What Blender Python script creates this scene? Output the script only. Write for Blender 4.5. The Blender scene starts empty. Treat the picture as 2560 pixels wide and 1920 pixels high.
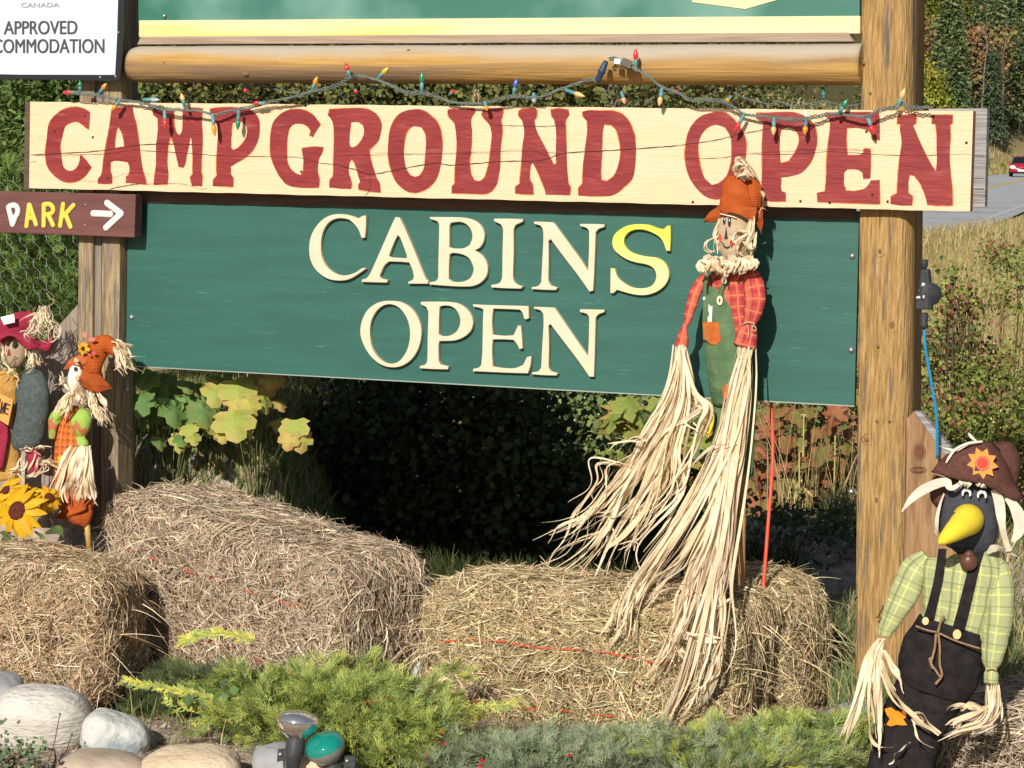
import bpy, math, random
import numpy as np
from mathutils import Vector, Matrix

R = math.radians
sc = bpy.context.scene
col = sc.collection
# ------------------------------------------------------------------ camera
FPX = 6018.0                      # focal length in photograph pixels (2560 wide)
CAMZ = 1.47
PITCH, ROLL = R(4.72), R(1.2)
fwd = Vector((0, math.cos(PITCH), -math.sin(PITCH)))
rr0 = Vector((1, 0, 0)); uu0 = Vector((0, math.sin(PITCH), math.cos(PITCH)))
RIGHT = rr0 * math.cos(ROLL) + uu0 * math.sin(ROLL)
UP = uu0 * math.cos(ROLL) - rr0 * math.sin(ROLL)
cd = bpy.data.cameras.new('camera'); cam = bpy.data.objects.new('camera', cd); col.objects.link(cam)
M = Matrix((RIGHT, UP, -fwd)).transposed().to_4x4(); M.translation = Vector((0, 0, CAMZ))
cam.matrix_world = M
cd.sensor_width = 36; cd.lens = FPX / 2560 * 36; cd.clip_start = 0.1; cd.clip_end = 2000
sc.camera = cam
# ------------------------------------------------------------------ sky, sun, exposure
SA = R(21)
U = Vector((math.cos(SA), -math.sin(SA), 0)); N = Vector((-math.sin(SA), -math.cos(SA), 0)); Z = Vector((0, 0, 1))
L = (-N - U * 0.06 - Z * 0.52).normalized()          # direction the sunlight travels
w = bpy.data.worlds.new('World'); sc.world = w; w.use_nodes = True
nt = w.node_tree; bg = nt.nodes['Background']
sky = nt.nodes.new('ShaderNodeTexSky'); sky.sky_type = 'NISHITA'; sky.sun_disc = False
sky.sun_elevation = math.asin(-L.z); sky.sun_rotation = math.atan2(-L.x, -L.y)
sky.altitude = 500; sky.air_density = 1.0; sky.dust_density = 1.2
nt.links.new(sky.outputs[0], bg.inputs[0]); bg.inputs[1].default_value = 0.062
sd = bpy.data.lights.new('sun', 'SUN'); sun = bpy.data.objects.new('sun', sd); col.objects.link(sun)
sd.energy = 4.9; sd.angle = R(0.5); sd.color = (1.0, 0.94, 0.84)
sun.rotation_euler = L.to_track_quat('-Z', 'Y').to_euler()
sc.view_settings.view_transform = 'Standard'; sc.view_settings.look = 'None'
sc.view_settings.exposure = 0.26; sc.view_settings.gamma = 1; sc.view_settings.use_curve_mapping = False

rnd = random.Random(7)
rng = np.random.default_rng(11)

# ------------------------------------------------------------------ pixel -> place helpers
CAM = Vector((0, 0, CAMZ))
def ray(px, py):
    return fwd + RIGHT * ((px - 1280) / FPX) - UP * ((py - 960) / FPX)
def P(px, py, Y):
    d = ray(px, py); return CAM + d * (Y / d.y)
class Plane:
    def __init__(s, px, py, Y, deg):
        s.o = P(px, py, Y); a = R(deg)
        s.u = Vector((math.cos(a), -math.sin(a), 0)); s.n = Vector((-math.sin(a), -math.cos(a), 0))
    def at(s, px, py, d=0.0):
        r = ray(px, py); t = (s.o + s.n * d - CAM).dot(s.n) / r.dot(s.n)
        return CAM + r * t
    def loc(s, px, py, d=0.0):
        q = s.at(px, py, d) - s.o
        return (q.dot(s.u), q.z)
    def m(s, px, py, d=0.0):                     # metres per photograph pixel there
        return (s.at(px, py, d) - CAM).dot(fwd) / FPX
SG = Plane(1280, 600, 6.5, 21)
def zm(zx, zy, k, ox, oy=0):                      # enlarged-crop coordinates -> photograph pixels
    return (zx / k + ox, zy / k + oy)

# ------------------------------------------------------------------ colours and materials
def lin(c):
    c /= 255.0
    return c / 12.92 if c <= 0.04045 else ((c + 0.055) / 1.055) ** 2.4
def C(r, g, b, f=0.85):
    return (lin(r) * f, lin(g) * f, lin(b) * f, 1)
MATS = {}
def mat(name, c, c2=None, rough=0.8, scale=20, stretch=(1, 1, 1), bump=0.0, bscale=None, metal=0.0, c3=None,
        attr=False, trans=0.0, detail=6, spec=0.3, ramp=(0.35, 0.65), c3scale=None, c3ramp=(0.55, 0.7), coat=0.0, uvw=None):
    if name in MATS: return MATS[name]
    m = bpy.data.materials.new(name); m.use_nodes = True
    t = m.node_tree; ns = t.nodes; lk = t.links; b = ns['Principled BSDF']
    b.inputs['Roughness'].default_value = rough; b.inputs['Metallic'].default_value = metal
    b.inputs['Specular IOR Level'].default_value = spec; b.inputs['Coat Weight'].default_value = coat
    tc = ns.new('ShaderNodeTexCoord'); mp = ns.new('ShaderNodeMapping'); lk.new(tc.outputs['UV' if uvw else 'Object'], mp.inputs[0])
    mp.inputs['Scale'].default_value = stretch
    out = None
    if c2:
        nz = ns.new('ShaderNodeTexNoise'); nz.inputs['Scale'].default_value = scale; nz.inputs['Detail'].default_value = detail
        lk.new(mp.outputs[0], nz.inputs[0])
        rp = ns.new('ShaderNodeValToRGB'); lk.new(nz.outputs[0], rp.inputs[0])
        rp.color_ramp.elements[0].position = ramp[0]; rp.color_ramp.elements[1].position = ramp[1]
        rp.color_ramp.elements[0].color = c; rp.color_ramp.elements[1].color = c2
        out = rp.outputs[0]
        if c3:
            n3 = ns.new('ShaderNodeTexNoise'); n3.inputs['Scale'].default_value = c3scale or scale * 0.3; n3.inputs['Detail'].default_value = 5
            lk.new(mp.outputs[0], n3.inputs[0])
            r3 = ns.new('ShaderNodeValToRGB'); lk.new(n3.outputs[0], r3.inputs[0])
            r3.color_ramp.elements[0].position = c3ramp[0]; r3.color_ramp.elements[1].position = c3ramp[1]
            mx = ns.new('ShaderNodeMixRGB'); lk.new(r3.outputs[0], mx.inputs[0]); lk.new(out, mx.inputs[1]); mx.inputs[2].default_value = c3
            out = mx.outputs[0]
    if attr:
        at = ns.new('ShaderNodeAttribute'); at.attribute_name = 'Col'
        if out is not None:
            mx = ns.new('ShaderNodeMixRGB'); mx.blend_type = 'MULTIPLY'; mx.inputs[0].default_value = 1
            lk.new(at.outputs['Color'], mx.inputs[1]); lk.new(out, mx.inputs[2]); out = mx.outputs[0]
        else: out = at.outputs['Color']
    if out is not None: lk.new(out, b.inputs['Base Color'])
    else: b.inputs['Base Color'].default_value = c
    if bump:
        nb = ns.new('ShaderNodeTexNoise'); nb.inputs['Scale'].default_value = bscale or scale * 2; nb.inputs['Detail'].default_value = 8
        lk.new(mp.outputs[0], nb.inputs[0])
        bp = ns.new('ShaderNodeBump'); bp.inputs['Strength'].default_value = bump; bp.inputs['Distance'].default_value = 0.01
        lk.new(nb.outputs[0], bp.inputs['Height']); lk.new(bp.outputs[0], b.inputs['Normal'])
    if trans:
        tr = ns.new('ShaderNodeBsdfTranslucent'); ms = ns.new('ShaderNodeMixShader'); ms.inputs[0].default_value = trans
        if out is not None: lk.new(out, tr.inputs[0])
        else: tr.inputs[0].default_value = c
        lk.new(b.outputs[0], ms.inputs[1]); lk.new(tr.outputs[0], ms.inputs[2])
        lk.new(ms.outputs[0], ns['Material Output'].inputs[0])
    MATS[name] = m
    return m
def plaid(name, base, stripe, stripe2, fx=28, fy=28, wd=0.12, rough=0.85, trans=0.0):
    m = bpy.data.materials.new(name); m.use_nodes = True
    t = m.node_tree; ns = t.nodes; lk = t.links; b = ns['Principled BSDF']; b.inputs['Roughness'].default_value = rough
    b.inputs['Specular IOR Level'].default_value = 0.15
    tc = ns.new('ShaderNodeTexCoord'); sp = ns.new('ShaderNodeSeparateXYZ'); lk.new(tc.outputs['UV'], sp.inputs[0])
    def band(sock, f, ph, wdt):
        a = ns.new('ShaderNodeMath'); a.operation = 'MULTIPLY_ADD'; a.inputs[1].default_value = f; a.inputs[2].default_value = ph; lk.new(sock, a.inputs[0])
        g = ns.new('ShaderNodeMath'); g.operation = 'FRACT'; lk.new(a.outputs[0], g.inputs[0])
        h = ns.new('ShaderNodeMath'); h.operation = 'LESS_THAN'; h.inputs[1].default_value = wdt; lk.new(g.outputs[0], h.inputs[0])
        return h.outputs[0]
    nz = ns.new('ShaderNodeTexNoise'); nz.inputs['Scale'].default_value = 60
    rp = ns.new('ShaderNodeValToRGB'); lk.new(nz.outputs[0], rp.inputs[0]); rp.color_ramp.elements[0].color = [x * .8 for x in base[:3]] + [1]; rp.color_ramp.elements[1].color = base
    cur = rp.outputs[0]
    for sock, f, ph, wdt, colr, k in ((sp.outputs[0], fx, 0, wd, stripe, .6), (sp.outputs[1], fy, 0, wd, stripe, .6),
                                      (sp.outputs[0], fx, .35, wd * .5, stripe2, .75), (sp.outputs[1], fy, .35, wd * .5, stripe2, .75),
                                      (sp.outputs[0], fx * .5, .7, wd * .9, stripe2, .5)):
        bd = band(sock, f, ph, wdt); mu = ns.new('ShaderNodeMath'); mu.operation = 'MULTIPLY'; mu.inputs[1].default_value = k; lk.new(bd, mu.inputs[0])
        mx = ns.new('ShaderNodeMixRGB'); lk.new(mu.outputs[0], mx.inputs[0]); lk.new(cur, mx.inputs[1]); mx.inputs[2].default_value = colr; cur = mx.outputs[0]
    lk.new(cur, b.inputs['Base Color'])
    n2 = ns.new('ShaderNodeTexNoise'); n2.inputs['Scale'].default_value = 35; lk.new(tc.outputs['Object'], n2.inputs[0])
    bp = ns.new('ShaderNodeBump'); bp.inputs['Strength'].default_value = .5; bp.inputs['Distance'].default_value = .01
    lk.new(n2.outputs[0], bp.inputs['Height']); lk.new(bp.outputs[0], b.inputs['Normal'])
    return m
def weave(name, c1, c2, f=260, bump=.6, trans=0):     # coarse burlap: crossed waves in object space
    m = bpy.data.materials.new(name); m.use_nodes = True
    t = m.node_tree; ns = t.nodes; lk = t.links; b = ns['Principled BSDF']; b.inputs['Roughness'].default_value = .95; b.inputs['Specular IOR Level'].default_value = .05
    tc = ns.new('ShaderNodeTexCoord'); outs = []
    for rot in ((0, 0, 0), (0, math.pi / 2, 0)):
        mp = ns.new('ShaderNodeMapping'); mp.inputs['Rotation'].default_value = rot; lk.new(tc.outputs['Object'], mp.inputs[0])
        wv = ns.new('ShaderNodeTexWave'); wv.inputs['Scale'].default_value = f / 6.28 * 1.0; wv.inputs['Distortion'].default_value = 2.0; wv.inputs['Detail'].default_value = 2
        lk.new(mp.outputs[0], wv.inputs[0]); outs.append(wv.outputs['Fac'])
    mu = ns.new('ShaderNodeMath'); mu.operation = 'MULTIPLY'; lk.new(outs[0], mu.inputs[0]); lk.new(outs[1], mu.inputs[1])
    nz = ns.new('ShaderNodeTexNoise'); nz.inputs['Scale'].default_value = 30; lk.new(tc.outputs['Object'], nz.inputs[0])
    ad = ns.new('ShaderNodeMath'); ad.operation = 'ADD'; lk.new(mu.outputs[0], ad.inputs[0]); lk.new(nz.outputs[0], ad.inputs[1])
    rp = ns.new('ShaderNodeValToRGB'); lk.new(ad.outputs[0], rp.inputs[0]); rp.color_ramp.elements[0].position = .35; rp.color_ramp.elements[1].position = 1.1
    rp.color_ramp.elements[0].color = c1; rp.color_ramp.elements[1].color = c2; lk.new(rp.outputs[0], b.inputs['Base Color'])
    bp = ns.new('ShaderNodeBump'); bp.inputs['Strength'].default_value = bump; bp.inputs['Distance'].default_value = .003
    lk.new(ad.outputs[0], bp.inputs['Height']); lk.new(bp.outputs[0], b.inputs['Normal'])
    return m

# ------------------------------------------------------------------ objects
OFF = {}
def finish(o, label=None, cat=None, group=None, kind=None):
    if label: o['label'] = label
    if cat: o['category'] = cat
    if group: o['group'] = group
    if kind: o['kind'] = kind
    return o
def thing(name, label, cat, loc=(0, 0, 0), group=None):
    o = bpy.data.objects.new(name, None); col.objects.link(o); o.location = loc; o.empty_display_size = 0.05
    OFF[o] = Vector(loc); return finish(o, label, cat, group)
def link(name, me, parent=None, origin=None, **kw):
    """me has world-space vertices; moved to the thing's own origin"""
    off = OFF[parent] if parent is not None else Vector(origin or (0, 0, 0))
    if off.length: me.transform(Matrix.Translation(-off))
    o = bpy.data.objects.new(name, me); col.objects.link(o)
    if parent is not None: o.parent = parent
    else: o.location = off
    OFF[o] = off
    return finish(o, **kw)

class NM:
    def __init__(s): s.v = []; s.f = []; s.fm = []; s.fs = []; s.c = []; s.uv = []; s.n = 0
    def add(s, verts, faces, m=0, c=None, uv=None, smooth=False):
        verts = np.asarray(verts, dtype=np.float64).reshape(-1, 3); k = len(verts)
        if k == 0: return s
        groups = [faces] if isinstance(faces, np.ndarray) else None
        if groups is None:
            d = {}
            for f in faces: d.setdefault(len(f), []).append(f)
            groups = [np.array(x, dtype=np.int64) for x in d.values()]
        for g in groups:
            s.f.append(g + s.n); s.fm.append(np.full(len(g), m)); s.fs.append(np.full(len(g), smooth))
        s.v.append(verts)
        cc = np.ones((k, 4))
        if c is not None: cc[:, :3] = np.asarray(c)[..., :3]
        s.c.append(cc)
        s.uv.append(np.zeros((k, 2)) if uv is None else np.asarray(uv)); s.n += k
        return s
    def mesh(s, name, mats):
        me = bpy.data.meshes.new(name)
        V = np.concatenate(s.v); C_ = np.concatenate(s.c); UV = np.concatenate(s.uv)
        loops = np.concatenate([g.ravel() for g in s.f]); tot = np.concatenate([np.full(len(g), g.shape[1]) for g in s.f])
        start = np.concatenate([[0], np.cumsum(tot)[:-1]])
        me.vertices.add(len(V)); me.vertices.foreach_set('co', V.ravel())
        me.loops.add(len(loops)); me.loops.foreach_set('vertex_index', loops.astype(np.int32))
        me.polygons.add(len(tot)); me.polygons.foreach_set('loop_start', start.astype(np.int32))
        me.polygons.foreach_set('material_index', np.concatenate(s.fm).astype(np.int32))
        me.polygons.foreach_set('use_smooth', np.concatenate(s.fs))
        me.update(calc_edges=True)
        ca = me.color_attributes.new('Col', 'FLOAT_COLOR', 'POINT'); ca.data.foreach_set('color', C_.ravel())
        ul = me.uv_layers.new(name='UVMap'); ul.data.foreach_set('uv', UV[loops].ravel())
        for m in (mats if isinstance(mats, (list, tuple)) else [mats]): me.materials.append(m)
        return me
    def build(s, name, mats, parent=None, origin=None, **kw):
        return link(name, s.mesh(name, mats), parent, origin, **kw)

def box8(c8, nm=None, m=0, uv=None):      # 8 corners: back 0-3 then front 4-7, same winding
    nm = nm or NM()
    nm.add(c8, [(3, 2, 1, 0), (4, 5, 6, 7), (0, 1, 5, 4), (1, 2, 6, 5), (2, 3, 7, 6), (3, 0, 4, 7)], m)
    return nm
def slab(pl, quad, df, th, nm=None, m=0):  # quad: photograph corners of the front face, TL TR BR BL
    fr = [pl.at(x, y, df) for x, y in quad]; bk = [p - pl.n * th for p in fr]
    return box8([tuple(p) for p in bk + fr], nm, m)
def prism(pl, poly, df, th, nm=None, m=0):
    nm = nm or NM(); fr = [pl.at(x, y, df) for x, y in poly]; bk = [p - pl.n * th for p in fr]; n = len(poly)
    nm.add([tuple(p) for p in fr + bk], [tuple(range(n)), tuple(range(2 * n - 1, n - 1, -1))] + [(i, n + i, n + (i + 1) % n, (i + 1) % n) for i in range(n)], m)
    return nm
def bevel(o, w=0.003, seg=2):
    b = o.modifiers.new('bevel', 'BEVEL'); b.width = w; b.segments = seg; b.limit_method = 'ANGLE'; return o
def crom(pts, n):
    """Catmull-Rom through pts, n samples; pts (k,d)"""
    p = np.asarray(pts, float); k = len(p)
    if k == 2:
        t = np.linspace(0, 1, n)[:, None]; return p[0] * (1 - t) + p[1] * t
    e = np.vstack([2 * p[0] - p[1], p, 2 * p[-1] - p[-2]])
    t = np.linspace(0, k - 1 - 1e-9, n); i = t.astype(int); f = (t - i)[:, None]
    a, b, c, d = e[i], e[i + 1], e[i + 2], e[i + 3]
    return 0.5 * ((2 * b) + (c - a) * f + (2 * a - 5 * b + 4 * c - d) * f ** 2 + (3 * b - a - 3 * c + d) * f ** 3)
def sn(p, f=1.0, seed=0, octs=2):
    """cheap smooth noise in -1..1, p (...,3)"""
    g = np.random.default_rng(seed); p = np.asarray(p); s = 0; a = 1; tot = 0
    for o in range(octs):
        for _ in range(4):
            k = g.normal(size=3) * f; s = s + a * np.sin(p @ k + g.uniform(0, 6.28)); tot += a * .6
        f *= 2.1; a *= .5
    return s / tot
def tube(path, rad, nm=None, sect=10, m=0, squash=1.0, ref=None, c=None, cap=True, smooth=True, wr=0.0, wf=60, seed=0, bulge=None, close=False):
    """swept tube; rad scalar/array (metres); squash: depth radius / width radius; ref: depth axis"""
    nm = nm or NM(); p = np.asarray([tuple(q) for q in path], float); n = len(p)
    rad = np.broadcast_to(np.asarray(rad, float), (n,)); sq = np.broadcast_to(np.asarray(squash, float), (n,))
    t = np.gradient(p, axis=0); t /= np.linalg.norm(t, axis=1)[:, None] + 1e-12
    if ref is None:
        ref = np.array([0.31, 0.77, 0.55]);
    ref = np.asarray(tuple(ref), float)
    w_ = np.cross(t, ref); bad = np.linalg.norm(w_, axis=1) < 1e-3; w_[bad] = np.cross(t[bad], [1, .2, .1])
    w_ /= np.linalg.norm(w_, axis=1)[:, None]; b_ = np.cross(w_, t)
    a = np.linspace(0, 2 * np.pi, sect, endpoint=False)
    v = p[:, None, :] + rad[:, None, None] * (np.cos(a)[None, :, None] * w_[:, None, :] + sq[:, None, None] * np.sin(a)[None, :, None] * b_[:, None, :])
    if wr:
        nrm = v - p[:, None, :]; nz = sn(v, wf, seed, 3); v = v + nrm * (wr * nz)[..., None]
    ln = np.concatenate([[0], np.cumsum(np.linalg.norm(np.diff(p, axis=0), axis=1))])
    rm = rad.mean()
    uv = np.stack([np.broadcast_to(a[None] / 6.283 * 2 * np.pi * rm, (n, sect)), np.broadcast_to(ln[:, None], (n, sect))], -1).reshape(-1, 2)
    F = []
    for i in range(n - 1):
        for j in range(sect):
            k = (j + 1) % sect; F.append((i * sect + j, i * sect + k, (i + 1) * sect + k, (i + 1) * sect + j))
    V = v.reshape(-1, 3)
    nm.add(V, np.array(F), m, c, uv, smooth)
    if cap:
        base = nm.n - len(V)
        nm.f.append(np.array([[base + j for j in range(sect)][::-1]])); nm.fm.append(np.array([m])); nm.fs.append(np.array([False]))
        nm.f.append(np.array([[base + (n - 1) * sect + j for j in range(sect)]])); nm.fm.append(np.array([m])); nm.fs.append(np.array([False]))
    return nm
def loft(pl, pts, sect=18, n=24, ratio=0.6, wr=0.0, wf=60, seed=0, nm=None, m=0, cap=True, ends=False):
    """pts: (px, py, d, halfwidth_px[, ratio])"""
    a = np.array([list(q) + ([ratio] if len(q) == 4 else []) for q in pts], float)
    s = crom(a, n); path = []; rad = []
    for x, y, d, w_, r_ in s:
        path.append(pl.at(x, y, d)); rad.append(max(w_, .3) * pl.m(x, y, d))
    return tube(path, rad, nm, sect, m, s[:, 4], pl.n, wr=wr, wf=wf, seed=seed, cap=cap)
def ellips(c, r, nm=None, m=0, seg=16, rings=10, axes=None, wr=0, wf=30, seed=0, col_=None):
    nm = nm or NM(); th = np.linspace(0, np.pi, rings + 1); ph = np.linspace(0, 2 * np.pi, seg, endpoint=False)
    st, ct = np.sin(th), np.cos(th)
    d = np.stack([st[:, None] * np.cos(ph), st[:, None] * np.sin(ph), np.broadcast_to(ct[:, None], (rings + 1, seg))], -1)
    v = d * np.asarray(r)
    if axes is not None: v = v @ np.array([tuple(q) for q in axes])
    v = v + np.asarray(tuple(c))
    if wr: v = v + (v - np.asarray(tuple(c))) * (wr * sn(v, wf, seed, 3))[..., None]
    F = [(i * seg + j, (i + 1) * seg + j, (i + 1) * seg + (j + 1) % seg, i * seg + (j + 1) % seg) for i in range(rings) for j in range(seg)]
    nm.add(v.reshape(-1, 3), np.array(F), m, col_, None, True); return nm
def lathe(prof, o, ax, nm=None, m=0, seg=20, smooth=True, c=None):
    """prof: (r, h) along axis ax from o"""
    nm = nm or NM(); ax = Vector(ax).normalized(); a = ax.orthogonal().normalized(); b = ax.cross(a); V = []
    for r, h in prof:
        for j in range(seg):
            t = 2 * math.pi * j / seg; V.append(tuple(Vector(o) + ax * h + (a * math.cos(t) + b * math.sin(t)) * max(r, 1e-5)))
    F = [(i * seg + j, i * seg + (j + 1) % seg, (i + 1) * seg + (j + 1) % seg, (i + 1) * seg + j) for i in range(len(prof) - 1) for j in range(seg)]
    nm.add(V, np.array(F), m, c, None, smooth); return nm
def ribbons(nm, path, wdir, width, c=None, m=0, smooth=True):
    """path (N,K,3), wdir (N,K,3) or (N,1,3), width (N,K), colours (N,3)"""
    Nn, K, _ = path.shape; wdir = np.broadcast_to(wdir, path.shape); width = np.broadcast_to(width, (Nn, K))
    a = path - wdir * width[..., None] * .5; b = path + wdir * width[..., None] * .5
    V = np.stack([a, b], 2).reshape(-1, 3)
    base = (np.arange(Nn) * K * 2)[:, None] + (np.arange(K - 1) * 2)[None]
    F = np.stack([base, base + 1, base + 3, base + 2], -1).reshape(-1, 4)
    cc = None if c is None else np.repeat(np.asarray(c), K * 2, axis=0)
    nm.add(V, F, m, cc, None, smooth); return nm
def unit(v): return v / (np.linalg.norm(v, axis=-1, keepdims=True) + 1e-12)
def pal(cols, n, g=rng, jit=.12):
    cols = np.array([c[:3] for c in cols]); k = cols[g.integers(0, len(cols), n)]
    return np.clip(k * g.uniform(1 - jit, 1 + jit, (n, 1)) * g.uniform(1 - jit * .4, 1 + jit * .4, (n, 3)), 0, 1)
def v3(p): return np.array(tuple(p))

# ------------------------------------------------------------------ lettering
def smooth_poly(pts, sub=3, ang=38):
    n = len(pts); out = []
    p = [Vector(q) for q in pts]
    def corner(i):
        a = p[i] - p[i - 1]; b = p[(i + 1) % n] - p[i]
        return a.length < 1e-9 or b.length < 1e-9 or a.angle(b, 0) > R(ang)
    cn = [corner(i) for i in range(n)]
    for i in range(n):
        j = (i + 1) % n; a, b = p[i], p[j]; L_ = (b - a)
        ta = L_ if cn[i] else (b - p[i - 1]) * .5 * min(1, 2 * L_.length / max((b - p[i - 1]).length, 1e-9))
        tb = L_ if cn[j] else (p[(j + 1) % n] - a) * .5 * min(1, 2 * L_.length / max((p[(j + 1) % n] - a).length, 1e-9))
        for k in range(sub):
            t = k / sub; h = (2*t**3-3*t**2+1, t**3-2*t**2+t, -2*t**3+3*t**2, t**3-t**2)
            q = a * h[0] + ta * h[1] + b * h[2] + tb * h[3]; out.append((q.x, q.y))
    return out
def flatshape(pl, rings, d, ext, bev, offset=0.0, sub=3):
    """rings in plane coordinates (u,z) -> mesh with world vertices; front face at d"""
    cu = bpy.data.curves.new('shape', 'CURVE'); cu.dimensions = '2D'; cu.fill_mode = 'BOTH'
    for rg in rings:
        q = smooth_poly(rg, sub) if sub > 1 else rg
        sp = cu.splines.new('POLY'); sp.points.add(len(q) - 1); sp.use_cyclic_u = True
        for i, (x, y) in enumerate(q): sp.points[i].co = (x, y, 0, 1)
    cu.extrude = ext; cu.bevel_depth = bev; cu.bevel_resolution = 1; cu.offset = offset - bev
    ob = bpy.data.objects.new('shape', cu); me = bpy.data.meshes.new_from_object(ob)
    Mx = Matrix((pl.u, Z, pl.n)).transposed().to_4x4(); Mx.translation = pl.o + pl.n * (d - ext - bev)
    me.transform(Mx); bpy.data.objects.remove(ob); bpy.data.curves.remove(cu); me.materials.clear()
    return me
def textshape(pl, s, x0, x1, ytop, ybot, d, mat_, parent, wt=0.0, name='lettering'):
    """s set to span photograph columns x0..x1 and rows ytop..ybot (at x0)"""
    cu = bpy.data.curves.new('t', 'FONT'); cu.body = s; cu.size = 1; cu.extrude = 0.001
    ob = bpy.data.objects.new('t', cu); me = bpy.data.meshes.new_from_object(ob)
    if wt:                                             # bolder: three copies side by side, a hair apart in depth
        import bmesh
        bm = bmesh.new()
        for i, dx in enumerate((-wt, 0, wt)):
            m2 = me.copy(); m2.transform(Matrix.Translation((dx, 0, .00012 * i))); bm.from_mesh(m2); bpy.data.meshes.remove(m2)
        bm.to_mesh(me); bm.free()
    co = np.array([v.co[:] for v in me.vertices]); mn = co.min(0); mx = co.max(0)
    a = pl.loc(x0, ybot, d); b = pl.loc(x1, ybot, d); c = pl.loc(x0, ytop, d)
    sx = (b[0] - a[0]) / (mx[0] - mn[0]); sy = (c[1] - a[1]) / (mx[1] - mn[1])
    Mx = Matrix((pl.u * sx, Z * sy, pl.n)).transposed().to_4x4()
    Mx.translation = pl.o + pl.n * d + pl.u * (a[0] - mn[0] * sx) + Z * (a[1] - mn[1] * sy)
    me.transform(Mx); bpy.data.objects.remove(ob); bpy.data.curves.remove(cu); me.materials.clear(); me.materials.append(mat_)
    return link(name, me, parent)
# ================================================================== GROUND, ROAD, HILL
def road_x(Y):
    Y = np.asarray(Y, float); d = np.maximum(52 - Y, 0)
    return np.where(Y > 52, 24.3 + 0.2661 * (Y - 123.6) + .0045 * np.maximum(Y - 176, 0) ** 2, 5.25 - 0.2661 * d - 0.013 * d * d)
def road_z(Y): return -0.44 + 0.01875 * np.maximum(np.asarray(Y, float), 14)
def sstep(a, b, x): t = np.clip((x - a) / (b - a), 0, 1); return t * t * (3 - 2 * t)
def gz(X, Y):
    X = np.asarray(X, float); Y = np.asarray(Y, float)
    s = (road_x(Y) - X) * .966                              # metres left of the road's centre line
    ysg = 6.5 - X * math.tan(SA); q = (Y - ysg) * math.cos(SA)   # metres behind the sign
    mid = sstep(-.78, -.45, X); near = -.02 + .69 * sstep(-.05, .48, q) * (1 - mid) + (.10 * sstep(-.4, .3, q) + .24 * sstep(1.2, 2.0, q)) * mid + .10 * sstep(-.5, 0, q) * (1 - mid) * (1 - sstep(0, .3, q)) - .03 * sstep(-.4, -1.2, q)
    near = near - .42 * sstep(2.0, 4.4, q) * sstep(-.7, .5, X) + .13 * sstep(6.45, 5.95, Y) * sstep(4.6, 5.4, Y) + .012 * np.sin(X * 5 + 1) * np.cos(Y * 4.3) + .006 * np.sin(X * 17) * np.sin(Y * 15 + 2)
    bank = .42 * sstep(16, 30, Y) * np.exp(-.5 * ((X - 7.6) / 1.9) ** 2) * (1 - sstep(34, 50, Y)) * 1.25
    rz = road_z(Y); f = sstep(10, 34, Y)
    right = near * (1 - f) + (rz + .05) * f + bank
    toroad = sstep(-8.5, -4.6, s) * sstep(12, 20, Y); z = right * (1 - toroad) + (rz - .03) * toroad
    hill = rz + .12 * np.clip(s - 4.4, 0, 3) + .66 * np.clip(s - 9, 0, 400) + .5 * np.sin(X * .13) * sstep(12, 30, s) + .6 * np.sin(Y * .09) * sstep(12, 30, s)
    z = np.where(s > 4.4, hill * sstep(9, 14, Y) + near * (1 - sstep(9, 14, Y)), z)
    return z
def axis(parts):
    return np.concatenate([np.linspace(a, b, n, endpoint=False) for a, b, n in parts] + [[parts[-1][1]]])
xs = axis([(-260, -60, 40), (-60, -12, 60), (-12, -2.6, 50), (-2.6, 2.6, 170), (2.6, 14, 80), (14, 60, 90), (60, 220, 50)])
ys = axis([(-30, 4, 20), (4, 9.5, 160), (9.5, 20, 60), (20, 60, 80), (60, 220, 120), (220, 520, 50)])
XX, YY = np.meshgrid(xs, ys); ZZ = gz(XX, YY)
nx, ny = len(xs), len(ys)
idx = np.arange(nx * ny).reshape(ny, nx)
F_ = np.stack([idx[:-1, :-1], idx[:-1, 1:], idx[1:, 1:], idx[1:, :-1]], -1).reshape(-1, 4)
g_dirt = np.array(C(172, 156, 142)[:3]); g_dry = np.array(C(176, 158, 112)[:3]); g_hill = np.array(C(105, 100, 62)[:3])
s_ = (road_x(YY) - XX) * .966
k1 = sstep(7.6, 9.5, YY)[..., None]; k2 = sstep(9, 16, s_)[..., None] * sstep(10, 16, YY)[..., None]
gc = g_dirt * (1 - k1) + g_dry * k1; gc = gc * (1 - k2) + g_hill * k2
m_ground = mat('ground_soil', (.62, .6, .58, 1), (1.15, 1.15, 1.15, 1), .95, 26, bump=.9, bscale=60, attr=True, c3=(.75, .7, .55, 1), c3scale=1.3)
gm = NM(); gm.add(np.stack([XX, YY, ZZ], -1).reshape(-1, 3), F_, 0, gc.reshape(-1, 3), None, True)
gm.build('ground', m_ground, kind='structure')
def gpt(X, Y, dz=0.0): return Vector((X, Y, float(gz(X, Y)) + dz))

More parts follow.
